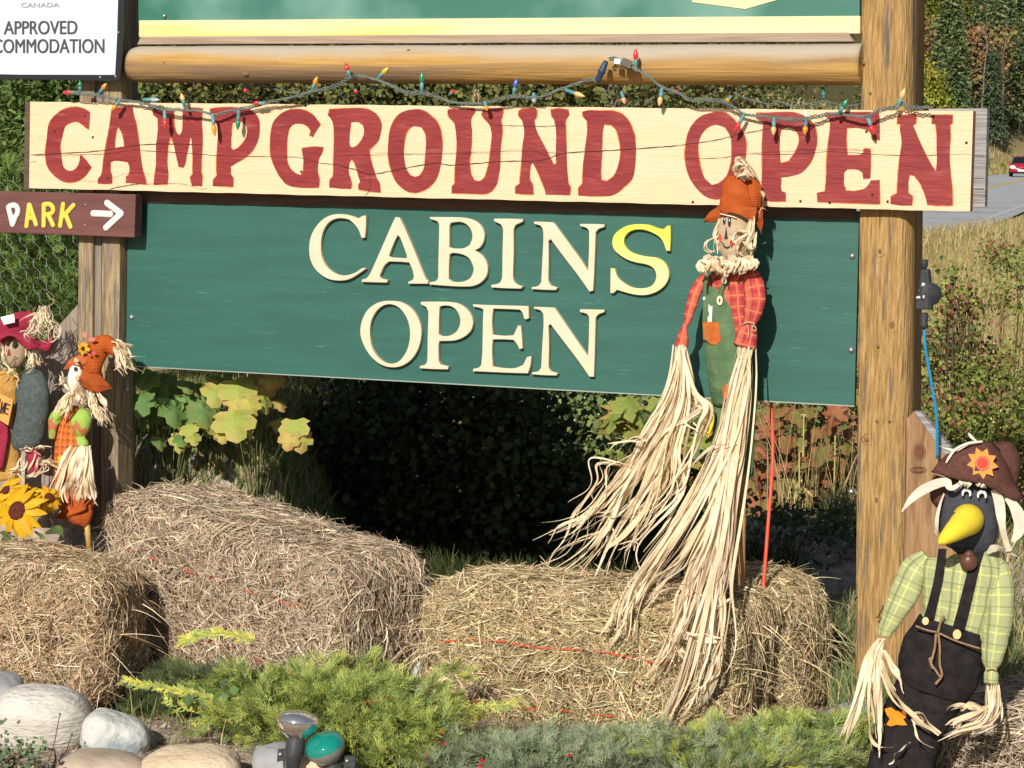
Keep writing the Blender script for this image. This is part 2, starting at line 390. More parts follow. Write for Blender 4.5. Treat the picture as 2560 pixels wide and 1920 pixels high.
m_road = mat('asphalt', C(172, 174, 180, .85), C(190, 190, 192, .85), .9, 3, bump=.3, bscale=200, c3=C(150, 152, 158, .85), c3scale=.4)
m_yel = mat('road_paint', C(225, 190, 80), C(200, 170, 90), .7, 8)
rY = np.concatenate([np.linspace(12, 60, 50), np.linspace(62, 420, 120)])
def strip(o1, o2, dz, name, m):
    a = NM(); V = []
    for y in rY:
        x = float(road_x(y)); z = float(road_z(y)) + dz
        V += [(x - o1 / .966, y, z), (x - o2 / .966, y, z)]
    a.add(V, np.array([(2 * i + 1, 2 * i, 2 * i + 2, 2 * i + 3)[::-1] for i in range(len(rY) - 1)]), 0)
    return a.build(name, m, kind='structure')
strip(3.7, -4.3, .03, 'road', m_road); strip(.16, -.16, .036, 'road_marking', m_yel); strip(-3.75, -3.87, .036, 'road_marking', mat('white_line', C(205, 205, 200), rough=.7))

# ------------------------------------------------------------------ trees
m_bark = mat('bark', C(95, 85, 75), C(130, 120, 108), .95, 8, (1, 1, .2), bump=.5)
m_crown = mat('tree_foliage', None, None, .85, attr=True, trans=.18, spec=.1)
GREENS = [C(98, 116, 78), C(116, 130, 86), C(82, 102, 72), C(134, 144, 94)]  # lightened so the foliage colour carries the distance haze
def conifer(n, h, r, cols, seed, droop=.25, leaf=.30, full=1.0):
    g = np.random.default_rng(seed); a = NM(); B = int(n)
    t = g.uniform(.06, 1, B) ** .85; hh = h * t
    rad = r * (1 - t) ** .8 * g.uniform(.55, 1.15, B) + .12
    az = g.uniform(0, 6.283, B); K = 8
    u = g.uniform(.1, 1, (B, K)) ** .7
    jx = g.normal(0, .10 * r + .04, (B, K, 3))
    px = np.stack([np.cos(az)[:, None] * rad[:, None] * u, np.sin(az)[:, None] * rad[:, None] * u, hh[:, None] - droop * rad[:, None] * u ** 1.6 + .1 * u], -1) + jx
    p = px.reshape(-1, 3); m_ = len(p)
    out = unit(np.stack([np.cos(az), np.sin(az), -.25 + 0 * az], -1)).repeat(K, 0)
    d1 = unit(out + g.normal(0, .5, (m_, 3))); d2 = unit(np.cross(d1, g.normal(0, 1, (m_, 3)) + np.array([0, 0, 1.5])))
    L_ = leaf * g.uniform(.6, 1.5, (m_, 1)); W_ = L_ * g.uniform(.25, .55, (m_, 1))
    V = np.stack([p - d1 * L_ * .5, p + d2 * W_ * .5, p + d1 * L_ * .6, p - d2 * W_ * .5], 1).reshape(-1, 3)
    F = np.arange(m_ * 4).reshape(-1, 4)
    c = pal(cols, B, g, .18).repeat(K, 0) * g.uniform(.8, 1.25, (m_, 1)); a.add(V, F, 0, c.repeat(4, 0))
    return a.mesh('crown', m_crown)
def roundtree(n, h, r, cols, seed, leaf=.3):
    g = np.random.default_rng(seed); a = NM(); nb = 26
    cz = g.uniform(.35, .95, nb) * h; ca = g.uniform(0, 6.28, nb); cr = r * g.uniform(.1, .75, nb) * np.sqrt(np.clip(1.2 - np.abs(cz / h - .62) * 2, .1, 1))
    cc = np.stack([cr * np.cos(ca), cr * np.sin(ca), cz], -1); k = g.integers(0, nb, n)
    p = cc[k] + g.normal(0, .20 * r + .12, (n, 3)); d1 = unit(g.normal(0, 1, (n, 3))); d2 = unit(np.cross(d1, g.normal(0, 1, (n, 3))))
    L_ = leaf * g.uniform(.6, 1.4, (n, 1))
    V = np.stack([p - d1 * L_ * .5, p + d2 * L_ * .4, p + d1 * L_ * .5, p - d2 * L_ * .4], 1).reshape(-1, 3)
    kc = pal(cols, nb, g, .2)[k] * g.uniform(.75, 1.3, (n, 1)); a.add(V, np.arange(n * 4).reshape(-1, 4), 0, kc.repeat(4, 0))
    return a.mesh('crown', m_crown)
def trunkmesh(h, r, seed, limbs=5, spread=.8):
    g = random.Random(seed); a = NM()
    pth = [(g.uniform(-.03, .03) * h * i / 6, g.uniform(-.03, .03) * h * i / 6, h * i / 6 - .2) for i in range(7)]
    tube(crom(pth, 10), np.linspace(r, r * .15, 10), a, 7)
    for i in range(limbs):
        z = h * g.uniform(.3, .8); t = g.uniform(0, 6.28)
        tube(crom([(0, 0, z), (math.cos(t) * spread * .5, math.sin(t) * spread * .5, z + .25), (math.cos(t) * spread, math.sin(t) * spread, z + .5)], 5), np.linspace(r * .35, r * .08, 5), a, 5)
    return a.mesh('trunk', m_bark)
def tree_kit(crown, trunk, name, label, cat, loc, s, rz, group):
    o = bpy.data.objects.new(name, None); col.objects.link(o); o.location = loc; o.scale = (s, s, s); o.rotation_euler = (0, 0, rz); o.empty_display_size = .1
    finish(o, label, cat, group)
    for nm_, me in (('trunk', trunk), ('crown', crown)):
        c = bpy.data.objects.new(nm_, me); col.objects.link(c); c.parent = o
    return o
OCH = [C(158, 122, 86), C(170, 134, 94), C(142, 114, 80), C(136, 132, 86)]
YEL = [C(150, 148, 62), C(170, 160, 70), C(128, 135, 58), C(110, 120, 55)]
con = [conifer(650, 11, 2.3, GREENS, 20 + i, leaf=.42) for i in range(4)]
con_d = [conifer(600, 9, 1.9, [C(90, 106, 78), C(104, 118, 84), C(80, 98, 74)], 30 + i, leaf=.4) for i in range(2)]
rou_o = [roundtree(3800, 6.5, 2.3, OCH, 40 + i, .3) for i in range(2)]
rou_y = [roundtree(3800, 6, 2.2, YEL, 50 + i, .28) for i in range(2)]
trk_c = [trunkmesh(10.5, .16, 60 + i, 9, 1.1) for i in range(2)]; trk_r = [trunkmesh(4.5, .12, 70 + i, 7, 1.2) for i in range(2)]
snag = trunkmesh(11, .13, 75, 14, .9)
count = 0
def plant_tree(X, Y, kind=None, s=None):
    global count
    Zg = float(gz(X, Y)); k = kind or rnd.choices(['c', 'd', 'y', 'o'], [62, 20, 14, 4])[0]; s = s or rnd.uniform(.65, 1.25)
    G = 'trees of the hillside forest beyond the road'
    if k == 'c': tree_kit(rnd.choice(con), rnd.choice(trk_c), 'conifer_tree', 'dark green conifer in the forest on the hillside beyond the road', 'tree', (X, Y, Zg), s, rnd.uniform(0, 6), G)
    if k == 'd': tree_kit(rnd.choice(con_d), rnd.choice(trk_c), 'conifer_tree', 'duller bluish green conifer of the hillside forest beyond the road', 'tree', (X, Y, Zg), s, rnd.uniform(0, 6), G)
    if k == 'y': tree_kit(rnd.choice(rou_y), rnd.choice(trk_r), 'broadleaf_tree', 'yellow green broadleaf tree among the conifers on the hillside', 'tree', (X, Y, Zg), s, rnd.uniform(0, 6), G)
    if k == 'o': tree_kit(rnd.choice(rou_o), rnd.choice(trk_r), 'autumn_tree', 'rust coloured autumn tree among the conifers on the hillside', 'tree', (X, Y, Zg), s, rnd.uniform(0, 6), G)
    count += 1
# right-hand slope, rows climbing away from the road
for Y in np.arange(186, 330, 6.0):
    for j in range(9):
        X = Y * (.155 + .012 * j * 1.6) + rnd.uniform(-1.6, 1.6); y = Y + rnd.uniform(-3, 3)
        s = (float(road_x(y)) - X) * .966
        if s < 11 or s > 140: continue
        px = 1280 + X * FPX / y
        if px < 2120 or px > 2900: continue
        plant_tree(X, y)
# the orange tree and two bare snags
oX, oY = .186 * 214, 214
for dx, dy in ((0, 0), (1.5, 2)): plant_tree(oX + dx, oY + dy, 'o', 1.3)
for px in (2432, 2485):
    Y = 212; X = (px - 1280) * Y / FPX
    o = bpy.data.objects.new('bare_tree', snag); col.objects.link(o); o.location = (X, Y, float(gz(X, Y)) + 1); o.rotation_euler = (R(3), 0, px)
    finish(o, 'grey leafless tree standing among the conifers, %s' % ('nearer the post' if px < 2450 else 'further right of the two'), 'tree', 'bare grey trees in the forest')
# centre and left of the slope
for Y in np.arange(30, 110, 6.0):
    for X in np.arange(-.27 * Y, .16 * Y, 5.2):
        x = X + rnd.uniform(-1.5, 1.5); y = Y + rnd.uniform(-2, 2); s = (float(road_x(y)) - x) * .966
        if s < 8.5 or s > 42: continue
        plant_tree(x, y, rnd.choices(['c', 'd', 'y', 'o'], [45, 18, 28, 9])[0], rnd.uniform(.55, .9))
print('forest trees', count)
# nearer young conifers left of the sign
for i, (px, Y, s, lab) in enumerate(((150, 15, .36, 'young conifer behind the left post of the sign'), (20, 18, .44, 'bushy green conifer at the left edge behind the brown arrow sign'),
                                (-110, 16, .4, 'green conifer just beyond the left edge of the cream signboard'), (90, 26, .6, 'taller conifer further back between the two young ones at the left'),
                                (-40, 30, .7, 'farthest conifer at the left edge, top hidden by the white sign'))):
    X = (px - 1280) * Y / FPX
    tree_kit(conifer(4200, 9, 2.1, [C(100, 122, 66), C(122, 142, 78), C(82, 104, 58)], 80 + i, leaf=.14), trk_c[0], 'conifer_tree', lab, 'tree', (X, Y, float(gz(X, Y)) - .1), s, i, None)
X, Y = (60 - 1280) * 34 / FPX, 34
tree_kit(rou_o[0], trk_r[0], 'autumn_tree', 'rusty orange bush seen left of the cream signboard', 'tree', (X, Y, float(gz(X, Y))), .75, 1, None)
hedge = [roundtree(13000, 3.2, 1.4, [C(116, 122, 70), C(138, 134, 78), C(96, 108, 62), C(84, 96, 58), C(128, 108, 78)], 90 + i, .05) for i in range(2)]
for i in range(10):
    X = -6.4 + i * .92 + rnd.uniform(-.2, .2); Y = 23 + rnd.uniform(-2, 3) + (4 if i > 11 else 0)
    tree_kit(hedge[i % 2], trk_r[i % 2], 'tall_shrub', 'tall yellow green shrub seen through the gap between log beam and cream board', 'shrub', (X, Y, float(gz(X, Y)) - .1), rnd.uniform(1.0, 1.25), i, 'tall shrubs behind the gap over the cream board')
# ------------------------------------------------------------------ shrubs on the roadside bank below the forest, right of the board
for i in range(26):
    Y = rnd.uniform(172, 200); px = rnd.uniform(2400, 2600); X = (px - 1280) * Y / FPX; s = (float(road_x(Y)) - X) * .966
    if s < 6: continue
    o = bpy.data.objects.new('roadside_shrub', rou_y[i % 2] if i % 4 else rou_o[0]); col.objects.link(o); o.location = (X, Y, float(gz(X, Y)) - .6); q = rnd.uniform(.18, .34); o.scale = (q, q, q); o.rotation_euler = (0, 0, i)
    finish(o, 'low shrub in dry grass on the bank above the far road', 'shrub', 'low shrubs on the bank above the road')

# ------------------------------------------------------------------ grasses
m_blade = mat('grass_blades', None, None, .8, attr=True, trans=.25, spec=.15)
def grass(name, label, X, Y, hgt, wdt, cols, seed, lean=.35, K=4, zoff=0.0, cat='grass', root=None):
    g = np.random.default_rng(seed); n = len(X); base = np.stack([X, Y, gz(X, Y) + zoff], -1)
    a = g.uniform(0, 6.283, n); h = hgt * g.uniform(.45, 1.25, n); ln = lean * g.uniform(.2, 1.6, n)
    d = np.stack([np.cos(a), np.sin(a), 0 * a], -1); t = np.linspace(0, 1, K)
    p = base[:, None] + d[:, None] * (ln * h)[:, None, None] * (t ** 1.8)[None, :, None]; p[..., 2] += h[:, None] * (t - .12 * t * t * ln[:, None])
    b = g.uniform(0, 6.283, n); wd = np.stack([np.cos(b), np.sin(b), 0 * b], -1)[:, None]
    wv = (wdt * g.uniform(.6, 1.4, n))[:, None] * (1 - t ** 2 * .85)[None]
    a_ = NM(); ribbons(a_, p, wd, wv, pal(cols, n, g, .2)); return a_.build(name, m_blade, label=label, cat=cat, kind='stuff')
TAN = [C(196, 178, 128), C(178, 158, 110), C(210, 192, 146), C(160, 146, 96)]
GRN = [C(98, 118, 60), C(122, 138, 74), C(80, 104, 56), C(148, 150, 96)]
g = np.random.default_rng(5)
# bank of dry grass right of the post
n = 30000; Yb = g.uniform(10.5, 34, n); pxb = g.uniform(2180, 2760, n); Xb = (pxb - 1280) * Yb / FPX
grass('dry_grass', 'dry straw coloured grass on the bank between post and road', Xb, Yb, .22, .008, TAN + TAN + [C(150, 150, 90)], 6)
n = 14000; Yb = g.uniform(34, 60, n); pxb = g.uniform(2250, 2760, n); Xb = (pxb - 1280) * Yb / FPX; k = (road_x(Yb) - Xb) * .966 < -4.7
grass('dry_grass', 'dry grass verge along the near edge of the road', Xb[k], Yb[k], .32, .02, TAN + [C(150, 150, 90)], 7)
n = 9000; sY = g.uniform(100, 215, n); sX = road_x(sY) - g.uniform(4.2, 16, n) / .966
grass('dry_grass', 'dry grass on the far side of the road below the forest', sX, sY, .45, .06, TAN + [C(140, 146, 88), C(120, 130, 80)], 8)
# sunlit grass behind the left post
n = 24000; X = g.uniform(-1.35, -.45, n); Y = 6.5 - X * .384 + g.uniform(.25, 2.6, n)
grass('green_grass', 'short grass growing behind the sign, sunlit at the left', X, Y, .06, .0045, GRN + GRN + TAN[:2], 9)
n = 260; X = g.uniform(-1.3, .3, n); Y = 6.5 - X * .384 + g.uniform(.6, 2.2, n)
grass('tall_grass', 'thin dry stalks rising out of the grass behind the sign', X, Y, .17, .003, TAN, 10, .3)
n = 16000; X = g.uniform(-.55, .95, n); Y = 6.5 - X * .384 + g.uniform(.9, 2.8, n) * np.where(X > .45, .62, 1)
grass('shaded_grass', 'long dark grass growing in the deep shade under the panel', X, Y, .17, .005, [C(70, 84, 48), C(58, 72, 42), C(92, 92, 56)], 14, .4)  # dark blade colours have the panel's shade painted in
n = 9000; X = g.uniform(.85, 1.5, n); Y = 6.0 + g.uniform(-.35, 1.6, n)
grass('green_grass', 'wispy grass around the foot of the right post', X, Y, .12, .004, [C(118, 140, 90), C(140, 150, 100), C(96, 120, 78)] + TAN[:1], 12)
n = 9000; X = g.uniform(1.15, 2.4, n); Y = g.uniform(6.1, 9.6, n)
grass('mixed_grass', 'green and dry grass on the ground at the right edge behind the crow', X, Y, .13, .005, [C(118, 134, 80), C(138, 146, 92), C(104, 118, 70)] + TAN, 16, .5)
n = 300; X = g.uniform(-.30, -.20, n); Y = g.uniform(6.3, 6.7, n)
grass('green_grass', 'tuft of green grass in the gap between two hay bales', X, Y, .2, .005, GRN, 13, .3)
# ================================================================== THE SIGN
m_post = mat('stained_post_wood', C(150, 118, 72, .82), C(196, 160, 106, .82), .9, 30, (6, 6, .45), bump=1.0, bscale=34, c3=C(116, 108, 102, .7), c3scale=8, c3ramp=(.55, .66), detail=9, spec=.12)
m_postl = mat('weathered_post_wood', C(128, 110, 86, .8), C(184, 164, 128, .8), .9, 26, (7, 7, .45), bump=1.0, bscale=34, c3=C(112, 106, 112), c3scale=6, c3ramp=(.54, .66))
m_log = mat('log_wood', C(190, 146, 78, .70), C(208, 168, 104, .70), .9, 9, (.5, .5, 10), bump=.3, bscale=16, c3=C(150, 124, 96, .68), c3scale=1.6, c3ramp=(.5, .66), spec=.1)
def tint_top(m, colr, z0, z1, amp=.05):
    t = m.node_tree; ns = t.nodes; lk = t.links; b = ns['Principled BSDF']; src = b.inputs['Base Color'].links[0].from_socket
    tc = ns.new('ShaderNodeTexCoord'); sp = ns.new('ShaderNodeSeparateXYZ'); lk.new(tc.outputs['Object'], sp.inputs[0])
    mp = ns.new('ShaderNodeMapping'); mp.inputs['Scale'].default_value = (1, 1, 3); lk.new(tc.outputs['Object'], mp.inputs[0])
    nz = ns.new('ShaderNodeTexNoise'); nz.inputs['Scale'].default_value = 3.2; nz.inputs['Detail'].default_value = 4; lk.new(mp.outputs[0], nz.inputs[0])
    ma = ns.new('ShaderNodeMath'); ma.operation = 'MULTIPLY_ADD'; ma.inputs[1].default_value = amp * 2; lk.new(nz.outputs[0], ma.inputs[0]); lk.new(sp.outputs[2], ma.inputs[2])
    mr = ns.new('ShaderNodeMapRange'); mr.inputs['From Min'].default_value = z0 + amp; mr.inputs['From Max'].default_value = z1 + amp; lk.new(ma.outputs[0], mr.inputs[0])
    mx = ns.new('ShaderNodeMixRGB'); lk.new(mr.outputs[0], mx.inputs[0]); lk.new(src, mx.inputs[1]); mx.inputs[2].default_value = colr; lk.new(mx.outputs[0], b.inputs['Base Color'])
tint_top(m_log, C(196, 184, 166, .66), .008, .036, .03)  # weathered grey top; part of the log's shading is painted into this gradient
m_trim = mat('grey_trim_wood', C(168, 146, 126, .66), C(192, 170, 148, .66), .85, 8, (.6, .6, 12), bump=.35)
m_cream = mat('cream_paint', C(252, 226, 188, .62), C(252, 222, 178, .62), .6, 5, (.8, .8, 7), bump=.22, bscale=26, c3=C(238, 220, 182, .58), c3scale=9, c3ramp=(.6, .74))
m_yellow = mat('pale_yellow_paint', C(255, 238, 190, .66), C(255, 234, 180, .66), .55, 3, (.5, .5, 6), bump=.1, c3=C(255, 222, 130, .66), c3scale=1.3, c3ramp=(.6, .7))
m_green = mat('green_paint', C(50, 112, 100, .52), C(56, 120, 107, .54), .5, 4, (.8, .8, 9), bump=.06, bscale=40, c3=C(92, 146, 134, .6), c3scale=12, c3ramp=(.66, .86), spec=.4)
m_green2 = mat('green_paint_faded', C(52, 124, 106, .6), C(60, 130, 114, .6), .5, 3, (1, 1, 1.2), bump=.05, c3=C(120, 172, 156, .6), c3scale=2.1, c3ramp=(.5, .66), spec=.4)
m_red = mat('red_letter_paint', C(148, 46, 48, .62), C(166, 58, 56, .62), .6, 7, (1, 1, 5), bump=.25, bscale=26, c3=C(172, 84, 82, .64), c3scale=14, c3ramp=(.58, .74))
m_orange = mat('orange_letter_edge', C(232, 120, 70, .66), C(246, 170, 100, .66), .7, 60)
m_crack = mat('crack_dark', C(70, 52, 40, .6), rough=1)
m_dark = mat('dark_stained_wood', C(84, 66, 56), C(104, 82, 68), .8, 8, (.6, .6, 9), bump=.2)
m_grey = mat('weathered_grey_board', C(132, 130, 130), C(172, 168, 166), .9, 9, (.5, .5, 14), bump=.6, bscale=20, c3=C(110, 106, 104), c3scale=7)
m_raised = mat('raised_letter_paint', C(242, 226, 192, .62), C(246, 232, 204, .62), .5, 18, bump=.1, c3=C(250, 242, 150, .64), c3scale=7, c3ramp=(.62, .74))
m_raisedy = mat('yellow_letter_paint', C(248, 238, 190, .64), C(248, 240, 170, .64), .5, 8)
m_steel = mat('galvanised_steel', C(180, 184, 188), rough=.35, metal=.8)
m_white = mat('white_enamel', C(232, 237, 244, .68), rough=.35)
m_black = mat('black_enamel', C(38, 40, 44), rough=.35)
m_brown = mat('brown_sign_paint', C(112, 70, 66, .66), C(128, 82, 76, .66), .6, 5, (1, 1, 8), bump=.2)
m_puffy = mat('white_letter', C(255, 250, 238, .66), rough=.5); m_puffyy = mat('yellow_letter', C(248, 222, 90, .66), rough=.5)
m_ltext = mat('dark_grey_lettering', C(80, 82, 88, .66), rough=.5); m_ltext2 = mat('light_grey_lettering', C(150, 152, 156), rough=.5)

def post(name, label, pl, left, right, top, bot, depth, m, th=0.0, curve=.0, grooves=()):
    """rounded-corner post; left/right: ((x,y),(x,y)) edge lines in the photograph on the plane"""
    t = thing(name, label, 'post', pl.at((left[1][0] + right[1][0]) / 2, bot, 0)); a = NM(); n = 60
    V = []; prof = []
    k = 7
    for i in range(k + 1):                          # front half profile, rounded edges
        f = i / k; prof.append(f)
    rows = []
    for j in range(n + 1):
        y = top + (bot - top) * j / n
        lx = left[0][0] + (left[1][0] - left[0][0]) * (y - left[0][1]) / (left[1][1] - left[0][1])
        rx = right[0][0] + (right[1][0] - right[0][0]) * (y - right[0][1]) / (right[1][1] - right[0][1])
        ring = []
        for f, dd in ((0, -depth), (0, -.012 - curve * .3), (.04, -.003), (.12, 0), (.3, .001), (.5, .0015), (.7, .001), (.88 - curve, 0), (.96 - curve * .5, -.004 - curve * .12), (1, -.014 - curve * .5), (1, -depth)):
            q = pl.at(lx + (rx - lx) * f, y, 0) + pl.n * dd; ring.append(q)
        rows.append([v3(q) for q in ring])
    rows = np.array(rows); nz = sn(rows * np.array([1, 1, .22]), 55, 3, 3)
    rows += np.array(tuple(pl.n)) * (nz * .0022)[..., None]
    for gx in grooves:
        pass
    k = rows.shape[1]; F = [(i * k + j, i * k + (j + 1) % k, (i + 1) * k + (j + 1) % k, (i + 1) * k + j)[::-1] for i in range(n) for j in range(k)]
    a.add(rows.reshape(-1, 3), F, 0, None, None, True); a.build('timber', m, t)
    return t, rows
tr, _ = post('wooden_post', 'golden brown stained timber post at the right end of the sign', SG, ((2149, 0), (2131, 1800)), ((2278, 0), (2262, 1800)), -325, 1905, .17, m_post, curve=.06)
tl_ = thing('wooden_post', 'weathered post of two uprights at the left end of the sign', 'post', SG.at(250, 1330, 0))
for nm_, x0, x1, x0b, x1b, dd, dep, mm in (('timber', 199, 236, 191, 227, 0, .085, m_postl), ('timber', 258, 305, 250, 293, 0, .088, m_postl), ('filler_strip', 236.5, 257.5, 227.5, 249.5, -.014, .05, mat('blue_grey_wood', C(112, 106, 116), C(142, 130, 108), .9, 9, (6, 6, .6), bump=.4))):
    q = [(x0 + (x0 - x0b) * 325 / 1225, -325), (x1 + (x1 - x1b) * 325 / 1225, -325), (x1b, 1330), (x0b, 1330)]
    o = slab(SG, q, dd, dep).build(nm_, mm, tl_); bevel(o, .004)
o = slab(SG, [(318, -325), (318 + 6, -325), (306 + 6, 1330), (303, 1330)], -.089, .06).build('rear_timber', m_postl, tl_); bevel(o)
# square rod ends and nails of the posts
for px, py, d in ((2149 + 10, 158, .004), (2140, 1490, .004), (2195, 865, .004), (2192, 1052, .004), (2224, 1052, .004), (2176, 232, .004)):
    a = NM(); lathe([(0, 0), (.0035, 0), (.0035, .004), (0, .0055)], SG.at(px, py, d), SG.n, a, 0, 8); a.build('nail', m_steel, tr)
a = NM(); tube([SG.at(2209, 1515, .004), SG.at(2203, 1528, .03), SG.at(2196, 1540, .035)], .0022, a, 6); lathe([(0, 0), (.005, 0), (.005, .002), (0, .002)], SG.at(2195, 1542, .036), -Z, a, 0, 8)
a.build('bent_nail', mat('rusty_iron', C(90, 62, 50), rough=.8), tr)
a = NM(); a = slab(SG, [(311, 945), (320, 945), (319, 977), (310, 975)], -.03, .008); a.build('latch_plate', m_steel, tl_)

# log beam with grooves, trim above
lb = thing('log_beam', 'horizontal half round log beam above the cream signboard', 'beam', SG.at(1200, 162, -.02))
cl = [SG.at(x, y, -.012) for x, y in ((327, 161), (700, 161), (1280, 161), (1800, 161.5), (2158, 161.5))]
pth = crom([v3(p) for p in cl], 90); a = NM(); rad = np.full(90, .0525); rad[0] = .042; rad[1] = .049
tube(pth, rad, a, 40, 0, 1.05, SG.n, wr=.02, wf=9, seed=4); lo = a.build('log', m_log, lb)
m_kl = mat('log_knot', C(120, 94, 70, .66), C(150, 120, 90, .66), .9, 60)
for i_, (cx, cy) in enumerate(((628, 184), (428, 158), (1032, 128), (705, 157))):
    hh = (cy - 161) / 52; c_ = SG.at(cx, cy, 0) + SG.n * (math.sqrt(1 - hh * hh) * .0545 - .014); r_k = (.012, .004, .006, .003)[i_]
    ellips(c_, (r_k, r_k * .7, .004), None, 0, 14, 8, axes=(SG.u, Z, SG.n), wr=.2, wf=90).build('knot', m_kl, lb)
crackline([(1, 0, 0, [(352, 136), (420, 139), (520, 144)], .7), (1, 0, 0, [(540, 124), (640, 126), (700, 122)], .5), (1, 0, 0, [(880, 176), (1020, 182), (1150, 179)], .6), (1, 0, 0, [(1300, 190), (1480, 194), (1600, 192)], .6), (1, 0, 0, [(1760, 128), (1900, 131), (2080, 128)], .5)], .0405, lb, .0014, 'crack', m_kl) if False else None
tr2 = thing('trim_board', 'narrow grey trim board resting on the log beam', 'board', SG.at(1200, 98, 0))
o = slab(SG, [(352, 91.5), (2120, 81), (2133, 104), (342, 111)], .012, .05).build('board', m_trim, tr2); bevel(o, .002)
# upper green board and yellow strip
ub = thing('upper_signboard', 'large green board with pale yellow border strip above the log', 'signboard', SG.at(1200, 40, 0))
slab(SG, [(346, -255), (2152, -300), (2149, 44), (346, 55)], -.010, .02).build('panel', m_green2, ub)
o = slab(SG, [(347, 51), (2150, 39.5), (2150, 84), (347, 93)], -.001, .03).build('border_strip', m_yellow, ub); bevel(o, .002)
o = prism(SG, [(1729, 5), (1863, 22.5), (1952, -3), (1846, -90), (1760, -60)], -.0075, .002).build('emblem', m_yellow, ub)
for px, py in ((411, 40),):
    ellips(SG.at(px, py, -.006), (.006, .006, .006), None, 0, 8, 6).build('bolt', m_steel, ub)

# ---- the cream CAMPGROUND OPEN board
cb = thing('campground_board', 'long cream board with hand painted dark red words CAMPGROUND OPEN', 'signboard', SG.at(1250, 500, .02))
BD = .040
def bdy(x, top):
    return (254 + 24 * (x - 75) / 2358) if top else (470 + 59 * (x - 73) / 2352)
a = NM(); n = 80; V = []
for j in range(n + 1):
    xt = 75.5 + (2433 - 75.5) * j / n; xb = 73 + (2425 - 73) * j / n; wv = .9 * math.sin(j * 1.7) + .6 * math.sin(j * .61)
    t1 = SG.at(xt, bdy(xt, 1) + wv * .5, BD); b1 = SG.at(xb, bdy(xb, 0) + wv * .6, BD)
    V += [tuple(t1), tuple(b1), tuple(t1 - N * .036), tuple(b1 - N * .036)]
F = []
for j in range(n):
    k = 4 * j; F += [(k, k + 1, k + 5, k + 4), (k + 2, k + 6, k + 7, k + 3), (k, k + 4, k + 6, k + 2), (k + 1, k + 3, k + 7, k + 5)]
a.add(V, F, 0); e = 4 * n; a.f.append(np.array([[0, 2, 3, 1], [e, e + 1, e + 3, e + 2]])); a.fm.append(np.array([1, 1])); a.fs.append(np.array([False, False]))
a.build('board', [m_cream, mat('raw_edge_wood', C(150, 100, 70), C(176, 124, 90), .9, 40)], cb)
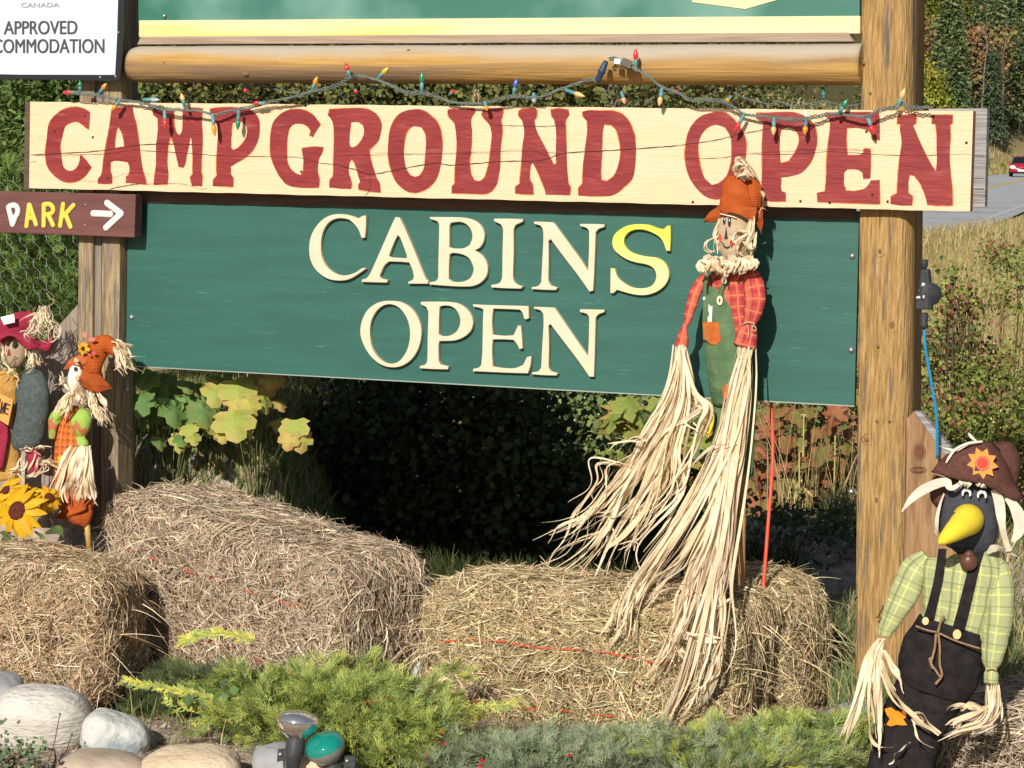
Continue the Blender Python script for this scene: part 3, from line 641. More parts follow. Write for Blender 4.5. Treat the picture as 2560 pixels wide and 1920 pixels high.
LET = [
 (3.77, 0, 200, [[(850,330),(845,300),(800,272),(740,254),(680,255),(620,268),(560,300),(500,352),(465,405),(450,470),(440,560),(430,640),(428,700),(440,790),(465,850),(520,910),(580,950),(640,966),(700,962),(760,940),(815,895),(865,825),(820,765),(770,710),(755,715),(750,770),(735,810),(705,845),(670,857),(630,848),(600,820),(585,760),(575,690),(570,620),(585,550),(600,490),(615,440),(650,410),(710,392),(750,402),(800,440),(838,468)]]),
 (3.77, 0, 200, [[(1055,270),(1120,255),(1250,252),(1262,330),(1285,410),(1310,560),(1325,680),(1340,790),(1352,870),(1370,920),(1382,985),(1312,980),(1250,972),(1188,970),(1190,910),(1218,890),(1222,820),(1205,775),(1150,765),(1080,762),(1042,775),(1045,860),(1060,905),(1058,975),(985,980),(925,975),(925,930),(950,900),(965,850),(980,720),(1000,610),(1020,500),(1035,400),(1050,300)],[(1115,440),(1100,480),(1088,560),(1085,645),(1130,640),(1172,625),(1165,550),(1145,490)]]),
 (2.572, 0, 0, [[(985,700),(1050,698),(1120,705),(1120,790),(1135,850),(1155,870),(1172,840),(1178,700),(1240,690),(1305,697),(1300,780),(1305,880),(1300,1000),(1295,1100),(1303,1140),(1300,1198),(1235,1195),(1222,1140),(1240,1120),(1240,1000),(1232,900),(1228,880),(1205,990),(1190,1060),(1180,1078),(1150,1075),(1135,1010),(1110,900),(1095,880),(1080,960),(1078,1060),(1085,1130),(1078,1185),(990,1188),(995,1130),(1003,1060),(1005,930),(1015,850),(1015,760),(985,735)]]),
 (2.572, 0, 0, [[(1352,700),(1440,690),(1540,692),(1610,705),(1650,740),(1670,790),(1668,870),(1650,930),(1615,980),(1570,1020),(1520,1050),(1485,1070),(1487,1120),(1500,1145),(1500,1200),(1430,1198),(1368,1195),(1370,1155),(1395,1130),(1392,1050),(1398,940),(1400,830),(1380,770),(1355,740)],[(1495,790),(1490,870),(1488,950),(1500,965),(1535,950),(1575,900),(1590,850),(1585,810),(1560,785),(1520,785)]]),
 (2.572, 0, 0, [[(2062,800),(2030,850),(2015,880),(1990,870),(2000,840),(1975,810),(1930,795),(1890,800),(1862,830),(1848,890),(1845,960),(1850,1040),(1870,1085),(1905,1115),(1935,1125),(1950,1100),(1952,1020),(1945,990),(1940,955),(2010,942),(2080,945),(2072,985),(2050,1030),(2045,1110),(2055,1150),(2050,1205),(1960,1208),(1860,1195),(1800,1140),(1765,1070),(1740,990),(1738,890),(1752,800),(1790,745),(1850,708),(1910,700),(1970,712),(2020,745),(2055,790)]]),
 (2.572, 850, 0, [[(-76,740),(-66,702),(30,698),(130,695),(190,705),(240,740),(268,800),(262,860),(245,910),(190,965),(195,1010),(215,1080),(240,1150),(258,1180),(262,1238),(190,1230),(120,1218),(118,1190),(130,1170),(110,1100),(95,1050),(75,1022),(62,1050),(58,1110),(75,1170),(72,1215),(0,1212),(-68,1205),(-66,1160),(-45,1130),(-40,1000),(-38,880),(-45,790)],[(72,785),(65,860),(62,925),(75,950),(110,935),(145,890),(155,845),(150,805),(120,785)]]),
 (2.572, 850, 0, [[(480,702),(540,712),(600,755),(640,810),(658,890),(660,970),(650,1060),(625,1140),(580,1200),(520,1232),(460,1238),(400,1210),(355,1160),(325,1080),(310,1000),(312,900),(322,830),(350,770),(400,722)],[(485,812),(450,825),(425,865),(415,930),(412,1000),(425,1080),(450,1125),(485,1138),(515,1125),(540,1080),(548,1000),(555,920),(550,860),(525,820)]]),
 (2.572, 850, 0, [[(692,710),(700,702),(780,702),(865,697),(870,720),(845,770),(850,860),(845,960),(835,1040),(845,1120),(865,1160),(900,1165),(930,1140),(955,1060),(970,950),(975,860),(960,800),(925,760),(912,735),(918,708),(990,697),(1050,697),(1050,730),(1038,770),(1045,850),(1035,960),(1030,1080),(1010,1180),(975,1230),(930,1248),(850,1245),(718,1242),(720,1200),(740,1175),(740,1080),(750,960),(745,850),(735,790),(700,750)]]),
 (2.572, 850, 0, [[(1150,712),(1180,700),(1250,697),(1268,710),(1265,755),(1250,775),(1265,840),(1300,910),(1340,990),(1375,1060),(1390,1050),(1388,960),(1390,850),(1380,775),(1362,745),(1355,705),(1410,698),(1470,705),(1475,740),(1452,775),(1455,850),(1458,960),(1462,1080),(1470,1180),(1482,1205),(1480,1255),(1400,1253),(1322,1250),(1320,1225),(1290,1150),(1260,1080),(1240,1048),(1228,1060),(1222,1150),(1238,1185),(1245,1250),(1180,1248),(1125,1242),(1128,1200),(1155,1180),(1165,1080),(1172,960),(1185,850),(1172,775),(1150,745)]]),
 (2.572, 850, 0, [[(1560,718),(1600,710),(1700,712),(1780,718),(1830,745),(1870,800),(1895,870),(1903,960),(1900,1060),(1880,1150),(1830,1200),(1790,1235),(1740,1258),(1650,1262),(1533,1258),(1535,1210),(1560,1180),(1562,1080),(1575,960),(1590,850),(1590,780),(1560,745)],[(1700,800),(1690,860),(1688,960),(1680,1080),(1680,1160),(1715,1165),(1760,1130),(1790,1060),(1805,980),(1795,900),(1775,835),(1740,802)]]),
 (2.572, 1700, 0, [[(230,720),(300,730),(360,780),(405,850),(428,930),(420,1020),(410,1100),(370,1200),(310,1260),(240,1280),(170,1265),(110,1215),(60,1140),(38,1060),(32,980),(45,880),(80,800),(140,745)],[(235,803),(190,815),(150,850),(122,910),(118,980),(130,1060),(155,1140),(205,1188),(250,1175),(300,1130),(330,1040),(332,950),(325,880),(290,820)]]),
 (2.572, 1700, 0, [[(490,728),(560,725),(720,720),(800,745),(860,800),(882,880),(875,960),(845,1040),(780,1110),(700,1135),(652,1140),(650,1200),(655,1232),(680,1240),(678,1295),(600,1295),(540,1290),(535,1250),(525,1180),(530,1080),(528,950),(530,860),(535,790),(490,762)],[(690,820),(655,830),(645,870),(642,960),(648,1050),(700,1035),(745,970),(765,900),(750,850),(720,825)]]),
 (2.572, 1700, 0, [[(935,722),(1100,720),(1280,722),(1285,800),(1285,900),(1245,898),(1235,860),(1200,835),(1140,822),(1075,822),(1070,880),(1072,950),(1080,998),(1150,995),(1178,985),(1182,955),(1225,958),(1228,1050),(1225,1145),(1180,1150),(1175,1110),(1140,1090),(1075,1088),(1058,1110),(1055,1180),(1068,1225),(1120,1228),(1190,1210),(1230,1160),(1285,1158),(1287,1312),(1100,1305),(885,1298),(880,1240),(930,1230),(940,1150),(945,1000),(958,880),(965,800),(962,760),(935,750)]]),
 (2.572, 1700, 0, [[(1398,745),(1450,738),(1518,738),(1520,790),(1500,805),(1530,880),(1570,970),(1610,1050),(1645,1105),(1652,1050),(1650,960),(1650,860),(1645,800),(1620,795),(1620,738),(1700,738),(1755,740),(1752,790),(1738,800),(1740,900),(1735,1000),(1740,1100),(1750,1200),(1755,1320),(1670,1322),(1590,1318),(1580,1270),(1550,1190),(1510,1135),(1478,1125),(1470,1170),(1470,1240),(1495,1262),(1492,1322),(1420,1320),(1352,1312),(1355,1265),(1395,1245),(1400,1150),(1410,1030),(1425,920),(1415,830),(1418,800),(1398,795)]]),
]
def rings_of(k, ox, oy, rg, pl, d, jit=0, g=None):
    out = []
    for r_ in rg:
        q = []
        for x, y in r_:
            px, py = zm(x, y, k, ox, oy); q.append(pl.loc(px, py, d))
        out.append(q)
    return out
for k, ox, oy, rg in LET:
    rings = rings_of(k, ox, oy, rg, SG, BD)
    g_ = random.Random(int(ox + rg[0][0][0] * 3))
    # rough painted edge: resample and wobble
    def rough(ring, amp, grow=0):
        q = smooth_poly(ring, 4); n_ = len(q); o_ = []; ph = [g_.uniform(0, 6.28) for _ in range(3)]
        for i, (x, y) in enumerate(q):
            x0, y0 = q[i - 1]; x1, y1 = q[(i + 1) % n_]; tx, ty = x1 - x0, y1 - y0; l_ = math.hypot(tx, ty) + 1e-9
            o_.append((x + g_.uniform(-amp, amp) + (ty / l_) * grow * (.6 + .6 * math.sin(i * .31 + ph[0])), y + g_.uniform(-amp, amp) - (tx / l_) * grow * (.6 + .6 * math.sin(i * .23 + ph[1]))))
        return o_
    def area(r): return sum(r[i - 1][0] * r[i][1] - r[i][0] * r[i - 1][1] for i in range(len(r)))
    o_r = []
    for i, r_ in enumerate(rings):
        sg = 1 if area(r_) > 0 else -1
        if i: sg = -sg
        o_r.append(rough(r_, .0005, .0021 * sg))
    me2 = flatshape(SG, o_r, BD + .0006, .0004, 0, sub=1); me2.materials.append(m_orange)
    me = flatshape(SG, [rough(r_, .0006) for r_ in rings], BD + .0012, .0004, 0, sub=1); me.materials.append(m_red)
    lt = link('letter', me, cb); link('letter_edge', me2, lt)
def crackline(paths, d, parent, wd=.0016, name='crack', m=m_crack):
    a = NM()
    for k, ox, oy, pts, wm in paths:
        q = crom([zm(x, y, k, ox, oy) for x, y in pts], 14 * len(pts)); q = q + np.random.default_rng(int(pts[0][0])).normal(0, .45, q.shape)
        p = np.array([tuple(SG.at(x, y, d)) for x, y in q]); n_ = len(p)
        wv = wd * wm * (.5 + .5 * np.abs(np.sin(np.arange(n_) * .37))) * np.minimum(1, np.minimum(np.arange(n_), n_ - 1 - np.arange(n_)) / 6 + .2)
        ribbons(a, p[None], np.array([[[0, 0, 1.0]]]), wv[None])
    return a.build(name, m, parent)
crackline([(2.572, 0, 0, [(190,995),(400,985),(640,970),(800,945),(1000,925),(1300,930)], 1.5), (2.572, 0, 0, [(190,1000),(640,990),(900,960)], .7),
           (2.572, 0, 0, [(880,965),(1200,985),(1500,1005),(1900,1010),(2040,1045),(2212,1062)], .9), (2.572, 0, 0, [(700,1217),(800,1195),(900,1182)], 1.3),
           (2.572, 0, 0, [(900,1185),(1150,1180),(1290,1215),(1340,1205)], .5), (2.572, 850, 0, [(0,1068),(100,1090),(190,1120),(350,1095),(600,1050),(720,1062),(880,1050),(1100,1035),(1270,1035),(1450,985),(1700,970),(2000,950),(2212,932)], 1.5),
           (2.572, 1700, 0, [(0,932),(200,905),(450,850),(590,825)], 1.1), (2.572, 1700, 0, [(0,1020),(250,1015),(420,990),(700,992),(1000,975),(1400,1000),(1870,990)], .7),
           (2.572, 850, 0, [(975,740),(955,775),(985,803),(1140,808),(1330,812),(1450,800)], .8), (2.572, 850, 0, [(0,1000),(300,995),(700,985),(1150,970),(1450,990)], .6), (2.572, 850, 0, [(190,1120),(195,1180),(185,1230),(160,1256)], 1.2),
           (2.572, 850, 0, [(190,980),(600,990),(1100,985)], .4), (2.572, 1700, 0, [(430,985),(1000,960),(1250,975)], .5), (3.77, 0, 200, [(280,775),(345,762)], .6), (3.77, 0, 200, [(760,950),(900,955),(1060,920),(1200,880),(1450,880)], .4)], BD + .0020, cb)
for px, py in ((213, 290), (138, 328), (270, 445), (232, 343), (1818, 449), (2181, 487), (2416, 357), (2166, 329), (764, 264), (1732, 505), (2001, 503), (2074, 507), (2219, 504), (753, 429)):
    a = NM(); lathe([(0, .0012), (.0032, .0010), (.0036, 0)], SG.at(px, py, BD + .001), SG.n, a, 0, 8); a.build('nail_hole', m_crack, cb)
# weathered backing board seen past the right end, dark board past the left end
bb = thing('backing_board', 'silver grey weathered board sticking out behind the right end of the cream board', 'board', SG.at(2440, 400, -.02))
o = slab(SG, [(2322, 272), (2468, 271), (2462, 517), (2320, 512)], .002, .036).build('board', m_grey, bb)
crackline([(6.15, 2300, 350, [(830,240),(1005,250)], 1), (6.15, 2300, 350, [(830,588),(1000,585)], .8), (6.15, 2300, 350, [(820,752),(995,750)], 1.6), (6.15, 2300, 350, [(800,923),(990,922)], 1.2)], .0028, bb)
bl = thing('backing_board', 'dark stained board edge showing behind the left end of the cream board', 'board', SG.at(66, 400, -.02))
slab(SG, [(63, 256), (185, 256), (185, 470), (59, 474)], .002, .04).build('board', m_dark, bl)

# ---- green CABINS OPEN panel and beam above it
PD = -.030
cp = thing('cabins_panel', 'dark green plywood panel with raised cream words CABINS OPEN', 'signboard', SG.at(1250, 960, PD))
slab(SG, [(321, 470), (2148, 528), (2136, 1013), (315, 913)], PD, .018).build('panel', m_green, cp)
slab(SG, [(318, 913.5), (2136, 1013.5), (2136, 1017), (318, 916)], PD - .001, .016).build('panel_edge', mat('plywood_edge', C(150, 160, 150), rough=.9), cp)
o = slab(SG, [(306, 462), (2140, 505), (2140, 548), (306, 505)], PD + .006, .0055).build('top_batten', m_dark, cp)
K7 = 1810 / 480
CAB = [
 (760, 0, [[(585,70),(550,75),(510,98),(450,75),(380,60),(300,58),(220,80),(150,130),(90,210),(55,300),(47,400),(60,490),(100,570),(160,630),(230,670),(310,685),(400,680),(470,650),(530,610),(580,575),(575,565),(545,568),(480,610),(410,632),(350,635),(280,610),(215,555),(175,480),(160,400),(162,300),(185,210),(230,140),(290,105),(350,98),(420,110),(470,150),(510,200),(530,250),(540,282),(572,282),(582,200)]]),
 (760, 0, [[(860,85),(900,90),(940,170),(1010,330),(1080,500),(1120,600),(1150,670),(1170,690),(1168,715),(980,715),(982,695),(1020,680),(1035,650),(1020,580),(990,515),(900,508),(800,505),(760,540),(730,600),(712,640),(725,665),(790,680),(780,705),(540,698),(545,675),(590,660),(625,610),(680,490),(750,330),(820,170)],[(885,255),(860,300),(830,370),(800,450),(812,465),(965,475),(968,450),(940,370),(910,290)]]),
 (760, 0, [[(1182,85),(1300,85),(1500,90),(1600,115),(1670,170),(1700,240),(1695,310),(1660,370),(1610,400),(1670,440),(1715,500),(1732,570),(1720,640),(1670,700),(1600,735),(1500,742),(1350,735),(1180,722),(1182,700),(1240,690),(1262,660),(1265,500),(1270,300),(1272,160),(1255,125),(1190,105)],[(1385,140),(1372,170),(1370,370),(1400,380),(1500,380),(1560,350),(1585,280),(1575,210),(1530,155),(1470,132)],[(1372,440),(1365,560),(1365,670),(1400,695),(1490,695),(1560,665),(1595,600),(1590,540),(1550,470),(1480,435),(1400,425)]]),
 (1220, 0, [[(55,100),(190,100),(330,105),(328,130),(260,160),(242,200),(242,420),(235,640),(245,690),(270,720),(328,740),(310,762),(170,758),(30,750),(30,725),(90,715),(120,690),(132,640),(135,420),(140,200),(120,155),(55,125)]]),
 (1220, 0, [[(432,128),(520,130),(615,135),(650,180),(760,330),(870,480),(942,590),(950,400),(952,220),(930,190),(865,170),(868,150),(980,150),(1100,155),(1095,180),(1040,200),(1015,230),(1008,420),(1000,620),(990,780),(955,790),(850,640),(720,470),(590,295),(570,310),(572,500),(570,680),(590,730),(655,752),(640,775),(520,772),(408,765),(410,748),(470,735),(500,700),(510,500),(520,300),(515,200),(490,165),(432,150)]]),
 (1220, 1, [[(1720,165),(1690,168),(1655,200),(1600,190),(1520,160),(1420,152),(1320,165),(1240,205),(1185,260),(1170,330),(1190,395),(1250,450),(1320,490),(1400,515),(1500,535),(1560,570),(1585,630),(1570,700),(1520,745),(1430,758),(1350,745),(1270,700),(1220,650),(1195,570),(1155,568),(1153,680),(1152,800),(1180,805),(1215,772),(1290,795),(1400,820),(1500,820),(1600,785),(1670,725),(1705,650),(1700,580),(1660,510),(1590,470),(1480,455),(1380,430),(1320,395),(1285,340),(1285,280),(1320,235),(1380,207),(1460,205),(1540,230),(1610,270),(1650,320),(1680,405),(1715,405),(1722,290)]]),
 (760, 0, [[(810,875),(900,885),(990,930),(1060,1010),(1100,1110),(1105,1210),(1075,1330),(1010,1430),(920,1490),(820,1503),(720,1475),(630,1400),(565,1300),(530,1190),(540,1080),(590,970),(670,905),(740,880)],[(805,908),(730,930),(670,990),(630,1080),(622,1190),(640,1310),(690,1400),(760,1455),(830,1468),(900,1440),(960,1360),(990,1270),(998,1170),(980,1070),(940,990),(880,930)]]),
 (760, 0, [[(1098,885),(1200,883),(1350,885),(1450,900),(1530,950),(1580,1020),(1593,1090),(1570,1160),(1510,1215),(1430,1248),(1340,1255),(1275,1255),(1268,1300),(1270,1440),(1285,1475),(1362,1495),(1355,1523),(1220,1520),(1090,1512),(1090,1490),(1140,1478),(1160,1440),(1165,1200),(1170,980),(1150,935),(1100,908)],[(1278,930),(1272,1050),(1270,1190),(1300,1208),(1370,1203),(1430,1170),(1465,1110),(1470,1040),(1440,970),(1390,930),(1330,920)]]),
 (1220, 0, [[(-145,908),(0,915),(200,920),(382,925),(385,1040),(360,1050),(340,1045),(325,990),(300,960),(200,955),(50,950),(38,1060),(45,1195),(150,1205),(240,1200),(262,1150),(280,1110),(310,1108),(320,1220),(325,1325),(295,1332),(275,1290),(240,1245),(150,1240),(45,1240),(38,1350),(45,1495),(150,1510),(250,1510),(330,1480),(365,1405),(410,1395),(400,1480),(375,1560),(200,1555),(-145,1540),(-140,1515),(-90,1505),(-65,1480),(-55,1350),(-50,1100),(-45,960),(-70,945),(-140,930)]]),
 (1220, 0, [[(432,932),(520,935),(625,940),(660,990),(770,1150),(880,1310),(942,1395),(950,1200),(952,1030),(930,1000),(862,980),(868,955),(980,957),(1100,960),(1097,982),(1040,1005),(1015,1035),(1010,1220),(1005,1400),(998,1592),(955,1592),(850,1440),(720,1270),(590,1098),(570,1110),(575,1300),(572,1500),(590,1540),(658,1560),(645,1580),(530,1578),(412,1568),(415,1550),(470,1540),(500,1505),(510,1300),(522,1100),(520,1000),(490,965),(432,950)]]),
]
tint_top(m_raisedy, C(248, 240, 90, .66), .30, .42, .03)
for ox, ye, rg in CAB:
    rings = rings_of(K7, ox, 520, rg, SG, PD + .016)
    me = flatshape(SG, rings, PD + .0165, .0062, .0018, sub=4); me.materials.append(m_raisedy if ye else m_raised)
    for p_ in me.polygons: p_.use_smooth = False
    link('letter', me, cp, label='brighter yellow letter S' if ye else None)
for px, py in ((330, 793), (2131, 640), (2128, 875), (2128, 1229)):
    a = NM(); lathe([(0, .008), (.006, .007), (.0085, .002), (.009, 0)], SG.at(px, py, PD), SG.n, a, 0, 12); a.build('bolt', m_steel, cp if py < 1000 else tr)
a = NM()
g_ = random.Random(3)
for i in range(60):                                  # grain checks open in the plywood
    x = g_.uniform(340, 2110); y = g_.uniform(560 + (x - 340) * .03, 890 + (x - 340) * .05); l_ = g_.uniform(8, 46)
    q = np.array([tuple(SG.at(x + l_ * t, y + l_ * t * .045 + g_.uniform(-.5, .5), PD + .0006)) for t in np.linspace(0, 1, 6)])
    ribbons(a, q[None], np.array([[[0, 0, 1.0]]]), (np.array([.1, .8, 1, .9, .6, .1]) * g_.uniform(.0005, .0012))[None], m=0)
a.build('grain_check', mat('green_paint_worn', C(96, 150, 134), rough=.9), cp, kind='stuff')

# ---- white accommodation sign
ws = thing('white_metal_sign', 'white enamel sign in a black frame reading APPROVED ACCOMMODATION, cut by the corner', 'sign', SG.at(100, 190, .03))
fr = [SG.loc(x, y, .055) for x, y in ((-260, -260), (318, -275), (308, 100), (301, 192), (298, 198), (292, 202), (284, 202.5), (60, 198), (-265, 190))]
me = flatshape(SG, [fr], .055, .002, 0, sub=1); me.materials.append(m_black); link('frame', me, ws)
fr = [SG.loc(x, y, .0575) for x, y in ((-248, -250), (302, -262), (292, 100), (287.5, 187), (50, 186.5), (-252, 180))]
me = flatshape(SG, [fr], .0572, .001, 0, sub=1); me.materials.append(m_white); link('face', me, ws)
textshape(SG, 'CANADA', 53.5, 148.5, 7.5, 18.5, .0585, m_ltext2, ws)
textshape(SG, 'APPROVED', 9.5, 193.5, 52.5, 86, .0585, m_ltext, ws, wt=.016)
textshape(SG, 'ACCOMMODATION', -67, 261, 98, 132.5, .0585, m_ltext, ws, wt=.016)
for px, py in ((295.5, 81), (250, 193), (288.5, 191)):
    a = NM(); lathe([(0, .002), (.003, .0015), (.0035, 0)], SG.at(px, py, .0552), SG.n, a, 0, 10); a.build('rivet', m_steel, ws)

# ---- brown PARK arrow sign
pk = thing('park_arrow_sign', 'brown wooden sign with puffy letters PARK and a white arrow', 'sign', SG.at(100, 590, .05))
o = slab(SG, [(-64, 475.5), (339, 486), (335.5, 594), (-64, 579)], .044, .042).build('board', m_brown, pk); bevel(o, .0025)
def stroke(name, strokes, m, rpx, parent):
    a = NM()
    for s_ in strokes:
        q = crom([zm(x, y, 3.77, 0, 200) for x, y in s_], 10) if len(s_) > 2 else [zm(x, y, 3.77, 0, 200) for x, y in s_]
        pth = [SG.at(x, y, .046) for x, y in q]; r_ = rpx * SG.m(150, 530)
        tube(pth, r_, a, 14, 0, .55, SG.n, cap=False)
        for e in (pth[0], pth[-1]): ellips(e, (r_, r_, r_ * .55), a, 0, 12, 8, axes=(SG.u, Z, SG.n))
    return a.build(name, m, parent)
stroke('letter', [[(80,1200),(118,1362)], [(92,1190),(130,1180),(162,1200),(168,1250),(145,1290),(125,1345)]], m_puffy, 7.2, pk)
stroke('letter', [[(250,1378),(275,1178)], [(280,1180),(340,1362)], [(262,1300),(320,1300)]], m_puffyy, 6.4, pk)
stroke('letter', [[(412,1374),(414,1180)], [(414,1175),(470,1172),(502,1210),(490,1255),(430,1275)], [(455,1270),(500,1368)]], m_puffyy, 6.4, pk)
stroke('letter', [[(568,1375),(596,1172)], [(692,1182),(600,1285)], [(620,1270),(665,1385)]], m_puffyy, 6.4, pk)
stroke('arrow', [[(880,1258),(1040,1265)], [(1010,1160),(1140,1258)], [(1140,1262),(1000,1392)]], m_puffy, 8.4, pk)
for x, y in ((805, 1177), (800, 1368)):
    a = NM(); lathe([(0, .002), (.0025, .0015), (.003, 0)], SG.at(*zm(x, y, 3.77, 0, 200), .0445), SG.n, a, 0, 8); a.build('screw', m_steel, pk)

# ---- gusset planks
m_plank = mat('grey_brown_plank', C(148, 132, 122, .7), C(182, 166, 152, .7), .9, 20, (7, 7, .6), bump=.4, c3=C(128, 108, 96), c3scale=6)
gp = thing('gusset_plank', 'grey slanted plank braced against the left post behind the scarecrows', 'plank', SG.at(140, 1240, -.02))
slab(SG, [(126, 838), (194, 762), (194, 1320), (124, 1320)], -.02, .035).build('plank', m_plank, gp)
prism(SG, [(124.6, 840), (122, 1320), (60, 1320), (66, 935), (80, 890)], -.021, .034).build('plank', m_plank, gp)
gr = thing('gusset_plank', 'knotty brown plank with slanted top leaning on the right post behind the crow', 'plank', SG.at(2320, 1700, -.05))
m_knot = mat('knotty_plank', C(156, 120, 84, .68), C(182, 146, 108, .68), .88, 20, (6, 6, .7), bump=.4, c3=C(124, 90, 66, .68), c3scale=6)
m_plankk = m_knot
prism(SG, [(2262, 1052), (2284, 1029), (2361, 1138), (2430, 1235), (2425, 1905), (2250, 1905)], -.022, .006).build('plank_face', m_knot, gr)
prism(SG, [(2285, 1028), (2302, 1030), (2384, 1128), (2450, 1215), (2450, 1905), (2426, 1905), (2431, 1236), (2362, 1137.5)], -.0285, .030).build('plank_side', m_grey, gr)
for cx, cy, rx_, ry_ in ((2300, 1130, 14, 19), (2296, 1175, 20, 8)):
    a = NM(); pts = []
    for rr_ in (1.0, .72, .45):
        q = [SG.at(cx + rx_ * rr_ * math.cos(t), cy + ry_ * rr_ * math.sin(t), -.0212) for t in np.linspace(0, 6.28, 24)]
        tube(q, .0012, a, 5)
    if cy < 1150: a.add([tuple(SG.at(cx + rx_ * .8 * math.cos(t), cy + ry_ * .8 * math.sin(t), -.0214)) for t in np.linspace(0, 6.28, 20, endpoint=False)], [tuple(range(20))[::-1]], 0)
    a.build('knot', mat('knot_wood', C(112, 74, 54), rough=.9), gr)
def knots(lst, par, d, mm):
    for cx, cy, rx_, ry_ in lst:
        a = NM(); mm_ = SG.m(cx, cy)
        ellips(SG.at(cx, cy, d - .0035), (rx_ * mm_ * .55, ry_ * mm_ * .55, .0045), a, 0, 18, 8, axes=(SG.u, Z, SG.n), wr=.12, wf=70, seed=int(cx))
        tube([SG.at(cx + rx_ * math.cos(t) * (1 + .12 * math.sin(2 * t + cx)), cy + ry_ * math.sin(t) * (1 + .1 * math.sin(3 * t)), d - .0016) for t in np.linspace(0.3, 5.2, 26)], .0013, a, 5, 0, .5)
        a.build('knot', mm, par)
m_kn = mat('knot_grain', C(132, 102, 66, .8), C(104, 84, 62, .8), .95, 60)
knots([(2230, 812, 15, 22), (2200, 628, 10, 16), (2168, 1100, 12, 14), (2192, 1250, 10, 18)], tr, .0022, m_kn)
# ring hooking the board to the log
a = NM(); c_ = SG.at(1190, 246, .03)
for ph, dz in ((0, 0), (1.57, .012)):
    tube([c_ + (SG.u * math.cos(t) * math.cos(ph) + SG.n * math.cos(t) * math.sin(ph)) * .0085 + Z * (math.sin(t) * .0135 + dz) for t in np.linspace(0, 6.283, 18)], .0016, a, 6)
hk = a.build('chain_link', mat('rusty_ring', C(196, 160, 136), rough=.5, metal=.5), None, c_, label='small metal ring hooking the cream board under the log beam', cat='ring')
